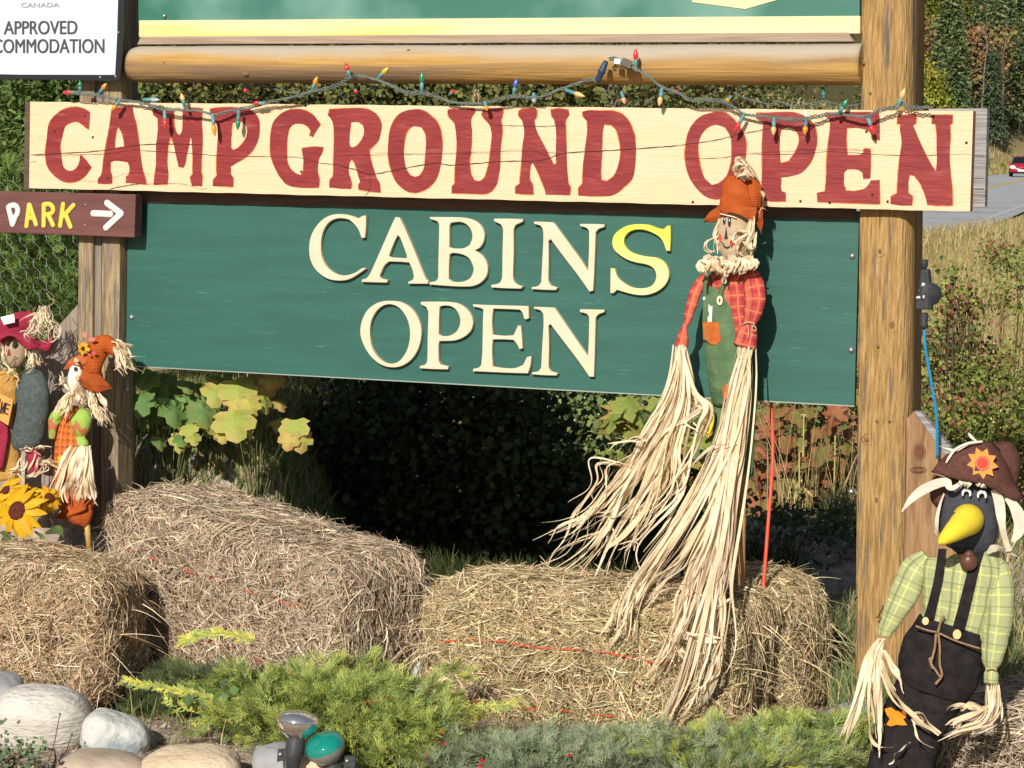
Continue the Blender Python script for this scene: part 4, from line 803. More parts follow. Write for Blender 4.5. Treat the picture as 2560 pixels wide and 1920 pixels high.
# ================================================================== HAY BALES
m_strawcore = mat('hay_core', C(120, 98, 66), C(160, 134, 92), .95, 30, bump=.8, attr=True)
m_straw = mat('straw_stalks', None, None, .75, attr=True, trans=.12, spec=.25)
m_twine = mat('orange_twine', C(214, 92, 58), C(190, 80, 50), .8, 80)
def bale(label, corner, yaw, Ln, D, H, cols, seed, n=13000, twine=(.33, .66), k=7, curl=1.0, messy=1.0, vertical_end=True, bow=.03, tilt=0.0):
    """corner: bottom corner of the long front face, at its left end; yaw turns the right end towards the camera"""
    a = R(yaw); ux = np.array([math.cos(a), -math.sin(a), -tilt]); uy = np.array([math.sin(a), math.cos(a), 0]); uz = np.array([0, 0, 1.0])
    c0 = v3(corner) + ux * Ln / 2 + uy * D / 2 + uz * H / 2; hd = np.array([Ln, D, H]) / 2
    g = np.random.default_rng(seed); B = np.stack([ux, uy, uz])
    def surf(q):                                           # q on the unit cube surface
        nrm = (np.abs(q) ** k).sum(-1, keepdims=True) ** (1 / k); s_ = q / nrm
        n_ = np.sign(s_) * np.abs(s_) ** (k - 1) / hd; n_ = unit(n_)
        p = s_ * hd; p = p + n_ * (.016 * sn(p, 9, seed, 3) + .008 * sn(p, 40, seed + 1, 1))[..., None]
        p[..., 2] += bow * (1 - (p[..., 0] / hd[0]) ** 2) * (p[..., 2] > 0) * .6
        for t in twine:                                    # twine bites in
            zz = hd[2] - t * H; p = p - n_ * (.009 * np.exp(-((p[..., 2] - zz) / .012) ** 2) * (np.abs(n_[..., 2]) < .6))[..., None]
        return p, n_
    root = thing('hay_bale', label, 'hay bale', tuple(c0 - uz * H / 2), 'hay bales under the sign')
    m_ = 22; lin_ = np.linspace(-1, 1, m_); nm = NM()
    for ax in range(3):
        for sg in (-1, 1):
            A, Bq = np.meshgrid(lin_, lin_); q = np.zeros((m_, m_, 3)); o = [i for i in range(3) if i != ax]
            q[..., ax] = sg; q[..., o[0]] = A; q[..., o[1]] = Bq
            p, _ = surf(q.reshape(-1, 3)); ix = np.arange(m_ * m_).reshape(m_, m_)
            F = np.stack([ix[:-1, :-1], ix[:-1, 1:], ix[1:, 1:], ix[1:, :-1]], -1).reshape(-1, 4)
            nm.add(p @ B + c0 - 0, F, 0, np.array(cols[0][:3]) * .62, None, True)
    nm.build('body', m_strawcore, root)
    # stalks
    ar = np.array([hd[1] * hd[2], hd[0] * hd[2], hd[0] * hd[1]]); pr = np.array([ar[0], ar[0], ar[1] * 1.35, ar[1] * .25, ar[2] * 1.25, 0]); pr /= pr.sum()
    face = g.choice(6, n, p=pr); q = g.uniform(-1, 1, (n, 3))
    for f, (ax, sg) in enumerate(((0, 1), (0, -1), (1, -1), (1, 1), (2, 1), (2, -1))): q[face == f, ax] = sg
    p, nr = surf(q)
    Lh = g.gamma(3.2, .011, n) * g.uniform(.6, 1.3, n); Lh = np.clip(Lh * .85, .010, .06)
    d = g.normal(0, 1, (n, 3)); flow = sn(p, 7, seed + 5, 2)
    d[:, 0] += 1.3 * np.sign(g.uniform(-1, 1, n)) * (np.abs(flow) < .6); 
    if vertical_end: d[(face < 2), 2] *= 2.6
    d -= nr * (d * nr).sum(-1, keepdims=True); d = unit(d)
    out = np.where(g.uniform(0, 1, n) < .09 * messy, g.uniform(.2, .9, n), g.normal(0, .10, n)); d = unit(d + nr * out[:, None])
    edge = np.abs(q).min(1)  # unused
    lift = g.uniform(-.002, .013 * messy, n)
    t = np.array([-1, -.35, .35, 1.]); bend = g.normal(0, .22 * curl, n)
    side = unit(np.cross(d, nr))
    pth = p[:, None] + nr[:, None] * lift[:, None, None] + d[:, None] * (Lh[:, None] * t[None])[..., None] + side[:, None] * (Lh[:, None] * bend[:, None] * (t[None] ** 2 - .3))[..., None] - nr[:, None] * (Lh[:, None] * (t[None] ** 2) * .10)[..., None]
    tw = g.uniform(0, 3.14, n); wd = unit(side * np.cos(tw)[:, None] + nr * (np.sin(tw) * .6)[:, None])[:, None]
    wv = (g.gamma(4, .00045, n) + .0005)[:, None] * np.array([.55, 1, 1, .5])[None]
    cc = pal(cols, n, g, .22); cc *= g.uniform(.6, 1.25, (n, 1))
    s2 = NM(); ribbons(s2, (pth @ B) + c0, wd @ B, wv, cc, 0, False)
    # sparse long stragglers
    n2 = int(n * .035); i2 = g.integers(0, n, n2); pp, n3 = p[i2], nr[i2]; d2 = unit(g.normal(0, 1, (n2, 3)) + n3 * .7); d2[:, 2] *= .6
    L2 = g.uniform(.05, .13, n2); t = np.linspace(0, 1, 6); sd2 = unit(g.normal(0, 1, (n2, 3)))
    pth = pp[:, None] - n3[:, None] * .01 + d2[:, None] * (L2[:, None] * t)[..., None] + sd2[:, None] * (L2[:, None] * .5 * t ** 2)[..., None]; pth[..., 2] -= (L2[:, None] * .55 * t ** 2)
    ribbons(s2, (pth @ B) + c0, unit(np.cross(d2, sd2))[:, None] @ B, (g.uniform(.0012, .003, n2))[:, None] * np.array([.9, 1, 1, .8, .6, .3]), pal(cols, n2, g, .2) * 1.1, 0, False)
    s2.build('straw', m_straw, root, kind='stuff')
    for t in twine:
        zz = hd[2] - t * H; pts = []
        for s_ in np.linspace(-1, 1, 60):
            qq = np.array([[s_, -1, zz / hd[2]]]); pq, nq = surf(qq); pts.append((pq + nq * (.011 + .005 * math.sin(s_ * 23 + seed)))[0] + np.array([0, 0, .003 * math.sin(s_ * 9)]))
        for s_ in np.linspace(-1, 1, 16):
            qq = np.array([[1, s_, zz / hd[2]]]); pq, nq = surf(qq); pts.append((pq + nq * .003)[0])
        pts = np.array(pts) @ B + c0; w_ = NM()
        for ph in (0, 3.14):
            ts = np.linspace(0, 1, 240); pc = crom(pts[::3], 240); off = np.stack([0 * ts, .0012 * np.cos(ts * 300 + ph), .0014 * np.sin(ts * 300 + ph)], -1); tube(pc + off, .0017, w_, 5)
        w_.build('twine', m_twine, root)
    return root
B1 = [C(212, 182, 144), C(228, 202, 166), C(190, 160, 122), C(170, 144, 112), C(240, 222, 190)]
B2 = [C(198, 174, 148), C(218, 196, 168), C(174, 150, 124), C(232, 214, 184), C(188, 168, 146)]
B3 = [C(216, 190, 146), C(234, 212, 168), C(194, 168, 124), C(176, 156, 118), C(242, 226, 186), C(168, 156, 118)]
B5 = [C(190, 174, 156), C(210, 194, 170), C(168, 152, 136), C(224, 208, 180)]
def cornerP(px, py, Y, z=None): return P(px, py, Y)
bale('mid brown greyish hay bale angled between the left post and the middle, one orange twine', P(252, 1635, 6.90), 42, .98, .36, .47, B2, 101, 36000, (.30, .68), messy=1.3, k=11, bow=.01, tilt=.10)
bale('pale golden hay bale in the middle under the word OPEN, two orange twines', P(1040, 1862, 6.20), 24, .86, .36, .425, B3, 102, 36000, (.34, .68), k=9)
bale('golden brown hay bale at the lower left with sunflowers standing on it', P(-420, 1748, 6.42), 9, .77, .40, .37, B1, 103, 32000, (), messy=1.3, curl=1.5, k=5)
bale('hay bale end with shaggy right side, just left of the right post', P(1640, 1850, 6.32), 26, .36, .38, .42, B3, 104, 26000, (), messy=1.7, curl=1.3, k=4, vertical_end=False)
bale('grey brown hay bale in the bottom right corner beside the crow', P(2330, 2120, 5.55), 20, .9, .4, .34, B5, 105, 15000, (), messy=1.3, k=5)

# fallen straw and gravel on the bed
g = np.random.default_rng(77); n = 5200
X = g.uniform(-1.5, 1.3, n); Y = g.uniform(5.55, 6.7, n); a_ = g.uniform(0, 6.28, n); Ls = g.uniform(.01, .05, n)
d = np.stack([np.cos(a_), np.sin(a_), g.normal(0, .12, n)], -1); t = np.array([-1, 0, 1.]); p = np.stack([X, Y, gz(X, Y) + .006], -1)
s2 = NM(); ribbons(s2, p[:, None] + d[:, None] * (Ls[:, None] * t)[..., None], unit(np.cross(d, [0, 0, 1.]))[:, None], g.uniform(.001, .0028, (n, 1)), pal(B2 + B1, n, g, .2), 0, False)
s2.build('fallen_straw', m_straw, label='loose straw scattered on the soil in front of the bales', cat='straw', kind='stuff')
n = 5000; X = g.uniform(-1.5, 1.3, n); Y = g.uniform(5.4, 6.9, n); r_ = g.gamma(1.5, .0022, n) + .0012
o8 = np.array([(1, 0, 0), (-1, 0, 0), (0, 1, 0), (0, -1, 0), (0, 0, 1), (0, 0, -1)], float); f8 = np.array([(0, 2, 4), (2, 1, 4), (1, 3, 4), (3, 0, 4), (2, 0, 5), (1, 2, 5), (3, 1, 5), (0, 3, 5)])
V = np.stack([X, Y, gz(X, Y)], -1)[:, None] + o8[None] * r_[:, None, None] * g.uniform(.6, 1.3, (n, 6, 3)); F = (np.arange(n) * 6)[:, None, None] + f8[None]
s2 = NM(); s2.add(V.reshape(-1, 3), F.reshape(-1, 3), 0, pal([C(150, 138, 126), C(176, 166, 156), C(128, 112, 100), C(198, 190, 180)], n, g, .2).repeat(6, 0))
s2.build('gravel', mat('gravel_stone', None, None, .9, attr=True), label='small gravel and crumbs of soil on the flower bed', cat='gravel', kind='stuff')

# ================================================================== ROCKS
def rock(label, px, py, Y, rx, ry, rz_, m, seed, tilt=0, rot=0, k=2.6, nm_='boulder'):
    c = P(px, py, Y); g_ = np.random.default_rng(seed); a = NM(); seg, rg = 48, 30
    th = np.linspace(0, np.pi, rg + 1); ph = np.linspace(0, 2 * np.pi, seg, endpoint=False)
    d = np.stack([np.sin(th)[:, None] * np.cos(ph), np.sin(th)[:, None] * np.sin(ph), np.broadcast_to(np.cos(th)[:, None], (rg + 1, seg))], -1)
    d = d / (np.abs(d) ** k).sum(-1, keepdims=True) ** (1 / k)
    d = d * (1 + .09 * sn(d, 1.5, seed, 3) + .022 * sn(d, 6, seed, 3) + .006 * sn(d, 22, seed, 2))[..., None]
    v = d * np.array([rx, ry, rz_]); ct, st = math.cos(R(tilt)), math.sin(R(tilt)); cr, sr = math.cos(R(rot)), math.sin(R(rot))
    x, z = v[..., 0] * ct + v[..., 2] * st, -v[..., 0] * st + v[..., 2] * ct; y = v[..., 1]; v = np.stack([x * cr - y * sr, x * sr + y * cr, z], -1) + v3(c)
    F = [(i * seg + j, (i + 1) * seg + j, (i + 1) * seg + (j + 1) % seg, i * seg + (j + 1) % seg) for i in range(rg) for j in range(seg)]
    a.add(v.reshape(-1, 3), np.array(F), 0, None, None, True)
    return a.build(nm_, m, None, tuple(c - Z * rz_), label=label, cat='rock')
m_r1 = mat('pale_banded_stone', C(206, 198, 188, .75), C(232, 226, 218, .75), .8, 4, (1, 1, 3.5), bump=.9, bscale=40, c3=C(178, 160, 142), c3scale=5, c3ramp=(.55, .72))
m_r2 = mat('pale_grey_stone', C(192, 194, 190), C(216, 214, 206), .85, 8, bump=1.0, bscale=40, c3=C(148, 158, 164), c3scale=3.4, c3ramp=(.52, .6))
m_r3 = mat('sandy_stone', C(206, 184, 152), C(226, 208, 178), .85, 7, bump=.8, bscale=50, c3=C(196, 190, 182), c3scale=3)
m_r4 = mat('blue_grey_stone', C(150, 150, 152), C(172, 172, 172), .9, 9, bump=.4)
m_r5 = mat('tan_speckled_stone', C(170, 152, 134), C(196, 178, 158), .9, 14, bump=.5, c3=C(208, 198, 186), c3scale=6)
rock('large white rounded boulder at the lower left', 105, 1806, 5.78, .118, .11, .088, m_r1, 1, 3)
rock('pale grey angular rock with a bluish patch, right of the white boulder', 285, 1842, 5.74, .082, .08, .058, m_r2, 2, 22, 10, 3)
rock('flat tan speckled rock below the white boulder', 262, 1926, 5.5, .105, .09, .046, m_r5, 3, 4)
rock('smooth sand coloured rock at the bottom edge left of the lamps', 478, 1938, 5.5, .118, .10, .065, m_r3, 4, -2)
rock('grey stone behind the silver lamp', 688, 1915, 5.52, .05, .06, .05, m_r5 if False else m_r4, 15, -18, 0, 3)
rock('blue grey rock half hidden at the left edge behind the white boulder', 0, 1735, 6.0, .055, .07, .055, m_r4, 6, 20)
rock('sandy rock right under the green lamp', 780, 1925, 5.48, .058, .06, .048, m_r3, 7, 10)
rock('white rock wedged between the two middle hay bales', 1045, 1725, 6.35, .03, .05, .075, m_r2, 8, 12)
rock('flat grey rock at the foot of the right post', 2120, 1812, 5.98, .075, .07, .05, m_r4, 9, -18)

# ================================================================== JUNIPERS (feathery sprays)
m_jun = mat('juniper_foliage', None, None, .75, attr=True, trans=.22, spec=.15)
def spray_template(g, nb=11, L_=.05, w=.0016):
    P_, W_, S = [], [], []
    def add(p0, d, l, wd):
        P_.append([p0, p0 + d * l * .5 + np.array([0, 0, .02 * l]), p0 + d * l]); S.append([wd, wd * .9, wd * .2])
    add(np.zeros(3), np.array([1, 0, .05]), L_, w * 1.4)
    for i in range(nb):
        t = (i + 1) / (nb + 1); sgn = 1 if i % 2 else -1; l = L_ * .55 * (1 - t * .75) * g.uniform(.7, 1.2)
        d = unit(np.array([.75, sgn * g.uniform(.35, .8), g.normal(.1, .25)])); add(np.array([L_ * t, 0, 0]), d, l, w)
        if l > .012: 
            for q in (.35, .65): add(np.array([L_ * t, 0, 0]) + d * l * q, unit(d + np.array([.3, -sgn * .5, g.normal(0, .3)])), l * .45, w * .9)
    return np.array(P_), np.array(S)
def juniper(name, label, bases, n_br, reach, rise, cols, tips, seed, spr=16, spread=None, size=1.0, droop=.3, dirbias=None, aug=.2):
    g = np.random.default_rng(seed); T = [spray_template(g) for _ in range(4)]
    root = thing(name, label, 'juniper shrub', tuple(bases[0])); stems = NM(); fol = NM()
    for b in range(n_br):
        base = v3(bases[g.integers(0, len(bases))]) + g.normal(0, .02, 3) * [1, 1, .2]
        az = g.uniform(0, 6.283)
        if dirbias is not None and g.uniform() < .6: az = dirbias + g.normal(0, .6)
        l = reach * g.uniform(.45, 1.1); up = rise * g.uniform(.3, 1.15)
        dh = np.array([math.cos(az), math.sin(az), 0]); t = np.linspace(0, 1, 9)
        pth = base + dh * (l * t)[:, None] + np.array([0, 0, 1]) * (up * (1 - (1 - t) ** 1.6) - droop * up * t ** 3)[:, None] + np.cumsum(g.normal(0, .006, (9, 3)), 0)
        gzv = gz(pth[:, 0], pth[:, 1]) + .01; pth[:, 2] = np.maximum(pth[:, 2], gzv)
        if b % 3 == 0: tube(pth, np.linspace(.0035, .0008, 9), stems, 4)
        tc = np.gradient(pth, axis=0); ns_ = int(spr * (.6 + l / reach))
        for k in range(ns_):
            f = g.uniform(.22, 1) ** .75; i = min(int(f * 8), 7); p0 = pth[i] + (pth[i + 1] - pth[i]) * (f * 8 - i)
            dv = unit(unit(tc[i]) + g.normal(0, .42, 3) + np.array([0, 0, aug])); upv = unit(np.array([0, 0, 1.]) + g.normal(0, .45, 3)); sd_ = unit(np.cross(upv, dv)); u2 = np.cross(dv, sd_)
            Pt, St = T[g.integers(0, 4)]; sc_ = size * g.uniform(.7, 1.35); W = (Pt * sc_) @ np.stack([dv, sd_, u2]) + p0
            c1 = np.array(cols[g.integers(0, len(cols))][:3]); c2 = np.array(tips[g.integers(0, len(tips))][:3]); k_ = np.clip((f - .55) / .45, 0, 1) * g.uniform(.2, 1); cc = (c1 * (1 - k_) + c2 * k_) * g.uniform(.8, 1.2)
            nrm_ = unit(np.cross(W[:, 2] - W[:, 0], u2)); ribbons(fol, W, nrm_[:, None], St * sc_ ** .5, np.repeat(cc[None], len(W), 0), 0, False)
    fol.build('foliage', m_jun, root, kind='stuff'); stems.build('branches', m_bark, root, kind='stuff')
    return root
GJ = [C(152, 172, 98), C(168, 186, 106), C(126, 150, 88), C(182, 194, 110)]; GT = [C(222, 216, 104), C(206, 208, 108), C(190, 198, 98)]
BJ = [C(138, 156, 122), C(152, 166, 132), C(118, 136, 108), C(162, 170, 138)]; BT = [C(172, 180, 146), C(184, 186, 154)]
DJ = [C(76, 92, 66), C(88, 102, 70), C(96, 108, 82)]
def gp_(px, Y, dz=0.0):
    X = (px - 1280) * Y / FPX; return gpt(X, Y, dz)
juniper('golden_juniper', 'bright yellow green feathery juniper in front of the hay bales, left of centre', [gp_(700, 6.02), gp_(790, 5.95), gp_(880, 5.9), gp_(760, 5.82), gp_(960, 5.8)], 150, .22, .17, GJ, GT, 201, 20)
juniper('golden_juniper', 'small clump of golden juniper tips between the silver lamp and the pale bale', [gp_(1060, 5.72), gp_(930, 5.66), gp_(850, 5.7)], 60, .20, .10, GJ, GT, 202, 18)
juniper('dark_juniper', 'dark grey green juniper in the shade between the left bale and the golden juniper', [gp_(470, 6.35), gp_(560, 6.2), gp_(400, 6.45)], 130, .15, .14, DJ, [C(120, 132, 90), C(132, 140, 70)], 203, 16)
juniper('blue_juniper', 'low grey green juniper mat along the bottom centre edge', [gp_(1300, 5.52), gp_(1450, 5.5), gp_(1600, 5.52), gp_(1380, 5.38), gp_(1550, 5.36)], 125, .24, .09, BJ, BT, 204, 18)
juniper('blue_juniper', 'grey green juniper mat spreading in front of the shaggy bale to the crow', [gp_(1760, 5.52), gp_(1900, 5.5), gp_(2020, 5.6), gp_(1980, 5.56), gp_(1840, 5.42)], 135, .22, .08, BJ + GJ, BT + GT, 205, 18)
juniper('golden_juniper', 'yellow green juniper patch at the foot of the right post', [gp_(2060, 5.75), gp_(2160, 5.7), gp_(1860, 5.62)], 120, .16, .08, GJ, GT, 206, 16)
# long arching golden runners lying over the soil
for i, pts in enumerate([[(660, 1800), (520, 1740), (400, 1718), (315, 1700)], [(690, 1830), (600, 1790), (480, 1770), (420, 1752)], [(640, 1600), (560, 1582), (500, 1590), (460, 1602)], [(1000, 1790), (1120, 1775), (1200, 1768), (1285, 1760)], [(700, 1850), (620, 1820), (540, 1800), (500, 1815)]]):
    g = np.random.default_rng(300 + i); Yr = 5.95 if i != 3 else 5.75
    pth = crom([v3(P(x, y, Yr)) for x, y in pts], 30); st = NM(); fo = NM(); T = spray_template(g, 7, .03)
    root = thing('juniper_runner', ['long yellow juniper runner pointing left over bare soil', 'second juniper runner just below the longest one', 'yellow juniper tip sticking out in front of the angled bale', 'yellow juniper tip lying across the foot of the pale bale', 'lowest yellow juniper runner above the sand coloured rock'][i], 'juniper branch', tuple(pth[0]))
    tube(pth, np.linspace(.0032, .001, 30), st, 5)
    for k in range(30):
        for sg in (-1, 1):
            dv = unit(unit(np.gradient(pth, axis=0)[k]) + np.array([g.normal(0, .2), g.normal(0, .2), sg * g.uniform(.2, .9)])); sd_ = unit(np.cross([g.normal(), -1, g.normal() * .3], dv)); W = (T[0] * g.uniform(.5, 1.15)) @ np.stack([dv, sd_, np.cross(dv, sd_)]) + pth[k]
            ribbons(fo, W, unit(np.cross(W[:, 2] - W[:, 0], [0, -1, .3]))[:, None], T[1] * 1.1, np.repeat((np.array((GT + GJ)[g.integers(0, 5)][:3]) * g.uniform(.9, 1.2))[None], len(W), 0), 0, False)
    st.build('branch', mat('juniper_twig', C(178, 160, 78), rough=.8), root); fo.build('foliage', m_jun, root, kind='stuff')

# ================================================================== BROAD LEAVES
m_leaf = mat('broad_leaf', (.8, .8, .8, 1), (1.15, 1.15, 1.15, 1), .6, 30, attr=True, trans=.3, spec=.25, bump=.2)
def leafmesh(kind, c_in, c_edge, seed, droop=.35):
    """unit lobed leaf, base at origin, tip along +x"""
    g = random.Random(seed)
    if kind == 'soft':
        out = [(0, .06), (-.16, .34), (-.02, .62), (.16, .50), (.30, .66), (.55, .60), (.60, .34), (.80, .30), (1.0, 0)]
    elif kind == 'star':
        out = [(0, .04), (-.22, .30), (.02, .34), (-.10, .72), (.20, .44), (.36, .50), (.40, .78), (.58, .38), (.70, .20), (.74, .26), (1.05, 0)]
    else:
        out = [(0, .02), (.2, .2), (.5, .27), (.8, .16), (1, 0)]
    pts = [(x + g.uniform(-.03, .03), y + g.uniform(-.03, .03)) for x, y in out[:-1]] + [out[-1]]
    full = [(0, 0)] + pts + [(x, -y * g.uniform(.9, 1.08)) for x, y in reversed(pts[:-1])]
    mid = [(x * .55 + .16, y * .55) for x, y in full]; V = []; c = []
    def zf(x, y): return -.30 * abs(y) ** 1.4 - droop * max(x, 0) ** 2 + .05 * math.sin(9 * x + seed) * abs(y) + .04 * math.cos(11 * y)
    V.append((.35, 0, zf(.35, 0) + .02)); c.append(c_in[:3])
    for x, y in mid: V.append((x, y, zf(x, y) + .03 * math.sin(math.atan2(y, x - .3) * 7))); k = g.uniform(0, .35); c.append(tuple(a * (1 - k) + b * k for a, b in zip(c_in[:3], c_edge[:3])))
    for x, y in full: V.append((x, y, zf(x, y))); k = g.uniform(.35, 1) * (1 if math.hypot(x, y) > .3 else .3); c.append(tuple(a * (1 - k) + b * k for a, b in zip(c_in[:3], c_edge[:3])))
    n = len(full); F = [(0, 1 + i, 1 + (i + 1) % n) for i in range(n)] + [(1 + i, 1 + n + i, 1 + n + (i + 1) % n, 1 + (i + 1) % n) for i in range(n)]
    a = NM(); a.add(V, F, 0, np.array(c), None, True); return a.mesh('leaf', m_leaf)
LG = C(118, 156, 92); LY = C(196, 196, 92); LB = C(196, 150, 108); LR = C(168, 84, 60)
leaf_green = [leafmesh('soft', LG, C(136, 160, 84), 1), leafmesh('soft', C(104, 142, 80), C(120, 150, 76), 2), leafmesh('soft', LG, C(150, 150, 80), 3)]
leaf_yel = [leafmesh('soft', LY, LB, 4), leafmesh('soft', C(170, 186, 86), C(206, 176, 110), 5), leafmesh('soft', C(206, 192, 104), C(190, 130, 96), 6)]
leaf_star = [leafmesh('star', C(140, 160, 78), C(172, 164, 86), 7), leafmesh('star', C(160, 164, 80), C(190, 140, 84), 8)]
leaf_rust = [leafmesh('star', C(178, 118, 80), C(160, 84, 62), 9), leafmesh('soft', C(150, 120, 70), C(172, 96, 70), 10), leafmesh('soft', C(136, 132, 74), C(160, 120, 74), 11)]
leaf_dark = [leafmesh('soft', C(88, 110, 56), C(130, 130, 64), 12)]
def put_leaf(parent, me, p, size, az, pitch, roll, label=None):
    o = bpy.data.objects.new('leaf', me); col.objects.link(o); o.parent = parent
    o.matrix_local = Matrix.Translation(Vector(tuple(p)) - OFF[parent]) @ Matrix.Rotation(az, 4, 'Z') @ Matrix.Rotation(pitch, 4, 'Y') @ Matrix.Rotation(roll, 4, 'X') @ Matrix.Scale(size, 4)
    if label: o['label'] = label
    return o
def leafplant(name, label, base, leaves, cat='plant', stalk=True):
    """leaves: (px, py, Y, size_px, kind list, azimuth deg, pitch deg)"""
    root = thing(name, label, cat, tuple(base)); st = NM()
    for i, (px, py, Y, s, kinds, az, pt) in enumerate(leaves):
        p = P(px, py, Y); size = s * Y / FPX
        put_leaf(root, kinds[i % len(kinds)], p, size, R(az), R(pt), R(((i * 37) % 50) - 25))
        if stalk:
            m1 = (p + base) / 2 + Vector((0, .03, .06)); q = crom([v3(base), v3(m1), v3(p)], 10); tube(q, np.linspace(.0022, .0010, 10), st, 5)
    if st.n: st.build('stem', mat('plant_stem', C(104, 106, 66), rough=.8), root)
    return root
g_ = random.Random(9)
pb = gp_(430, 7.2, -.02)
leafplant('thimbleberry_plant', 'plant with large soft green lobed leaves below the left end of the green panel', pb,
  [(372, 925, 7.08, 62, leaf_green, -95, 35), (352, 985, 7.03, 60, leaf_green, -80, 50), (415, 955, 7.13, 66, leaf_green, -70, 45), (432, 1000, 7.03, 74, leaf_green, -60, 50), (470, 985, 7.08, 84, leaf_green, -85, 52), (500, 1010, 7.00, 66, leaf_green, -45, 50),
   (523, 985, 7.08, 60, leaf_green, -20, 30), (395, 1000, 7.18, 66, leaf_green, -110, 50), (470, 1062, 6.98, 40, leaf_yel[1:2], -80, 40), (480, 1085, 6.96, 34, leaf_yel[1:2], -60, 40), (520, 1045, 7.08, 50, leaf_green, -60, 55), (400, 935, 7.28, 60, leaf_green, 30, 10), (360, 1040, 7.08, 40, leaf_green, -120, 50)])
pb = gp_(640, 7.1, -.02)
leafplant('thimbleberry_plant', 'yellowing plant with large lobed leaves edged brown, lit below the green panel', pb,
  [(548, 965, 6.94, 62, leaf_yel[1:], -100, 40), (590, 950, 6.94, 78, leaf_yel, -70, 45), (635, 945, 6.99, 84, leaf_yel, -60, 40), (600, 985, 6.92, 60, leaf_yel[:1], -110, 50), (618, 1000, 6.89, 52, leaf_yel[:1], -50, 55), (582, 1028, 6.84, 86, leaf_yel[:2], -75, 42), (655, 990, 6.94, 48, leaf_yel[1:2], -40, 50), (560, 1080, 6.84, 34, leaf_yel[:1], -90, 40), (640, 930, 7.14, 70, leaf_yel[2:], -20, 20),
   (735, 1050, 6.86, 62, leaf_yel[:2], -95, 62), (752, 1080, 6.86, 54, leaf_yel[:2], -70, 60), (725, 1085, 6.84, 44, leaf_yel[2:], -110, 60), (665, 935, 7.24, 60, leaf_yel[2:], 10, 15)])
pb = gp_(470, 7.12)
leafplant('thimbleberry_plant', 'smaller green leaves crowding low between the green and the yellowing plant', pb, [(g_.uniform(345, 560), g_.uniform(930, 1100), 7.1 + g_.uniform(-.06, .1), g_.uniform(30, 52), leaf_green + leaf_yel[1:2], g_.uniform(-150, -30), g_.uniform(25, 75)) for _ in range(26)], stalk=False)
pb = gp_(650, 6.98)
leafplant('thimbleberry_plant', 'cluster of small yellow and brown leaves right of the yellowing plant', pb, [(g_.uniform(540, 710), g_.uniform(930, 1060), 6.98 + g_.uniform(-.06, .1), g_.uniform(26, 50), leaf_yel + leaf_green[:1], g_.uniform(-150, -30), g_.uniform(25, 75)) for _ in range(20)], stalk=False)
# small leaved bushes
def bush(name, label, boxes, n, leaf, cols, seed, berries=0, bcol=C(236, 234, 224), stems=18, cat='shrub', base=None, aspect=.45):
    """boxes: (cx, cy, cz, rx, ry, rz) ellipsoids in metres; clumped leaf-sized faces, real stems"""
    g = np.random.default_rng(seed); bx = np.array(boxes); vol = bx[:, 3] * bx[:, 4] * bx[:, 5]
    k = g.choice(len(bx), n, p=vol / vol.sum()); ncl = max(12, n // 22); kc = g.choice(len(bx), ncl, p=vol / vol.sum())
    cc = bx[kc, :3] + unit(g.normal(0, 1, (ncl, 3))) * (g.uniform(.25, 1, (ncl, 1)) ** .5) * bx[kc, 3:6]; ci = g.integers(0, ncl, n)
    p = cc[ci] + g.normal(0, leaf * 1.9, (n, 3)); keep = p[:, 2] > gz(p[:, 0], p[:, 1]) - .02; p = p[keep]; ci = ci[keep]; n = len(p)
    d = unit(g.normal(0, 1, (n, 3)) + np.array([0, -.2, -.1])); nr = unit(np.array([-.3, -.6, .7]) + g.normal(0, .75, (n, 3))); sd_ = unit(np.cross(d, nr)); d = np.cross(nr, sd_)
    L_ = leaf * g.uniform(.55, 1.35, (n, 1)); V = np.stack([p, p + d * L_ * .5 + sd_ * L_ * aspect - nr * L_ * .08, p + d * L_ - nr * L_ * .1, p + d * L_ * .5 - sd_ * L_ * aspect - nr * L_ * .08], 1)
    tint = pal(cols, ncl, g, .2)[ci] * g.uniform(.75, 1.25, (n, 1))
    root = thing(name, label, cat, tuple(base if base is not None else (bx[0, 0], bx[0, 1], float(gz(bx[0, 0], bx[0, 1])))))
    a = NM(); a.add(V.reshape(-1, 3), np.stack([np.arange(n) * 4 + j for j in (0, 1, 2)], -1), 0, tint.repeat(4, 0)); a.f.append(np.stack([np.arange(n) * 4 + j for j in (0, 2, 3)], -1)); a.fm.append(np.zeros(n, int)); a.fs.append(np.zeros(n, bool))
    a.build('foliage', m_leaf2, root, kind='stuff')
    s_ = NM()
    for i in range(stems):
        q = cc[g.integers(0, ncl)]; b0 = np.array([q[0] + g.normal(0, .06), q[1] + g.normal(0, .06), float(gz(q[0], q[1]))]); tube(crom([b0, (b0 + q) / 2 + g.normal(0, .03, 3), q], 7), np.linspace(.004, .0012, 7), s_, 4)
    if s_.n: s_.build('stems', m_twig, root, kind='stuff')
    if berries:
        bb_ = NM(); q = p[g.integers(0, n, berries)] + g.normal(0, .008, (berries, 3)); q[:, 1] -= .02; V = q[:, None] + o8[None] * g.uniform(.0035, .0060, (berries, 1, 1)); F = (np.arange(berries) * 6)[:, None, None] + f8[None]
        bb_.add(V.reshape(-1, 3), F.reshape(-1, 3), 0, None, None, True); bb_.build('berries', mat('berry_' + name, bcol, rough=.4), root, kind='stuff')
    return root
m_leaf2 = mat('small_leaves', None, None, .6, attr=True, trans=.28, spec=.25); m_twig = mat('twigs', C(96, 78, 60), rough=.9)
SN = [C(96, 116, 66), C(120, 138, 84), C(80, 100, 60), C(138, 146, 92)]
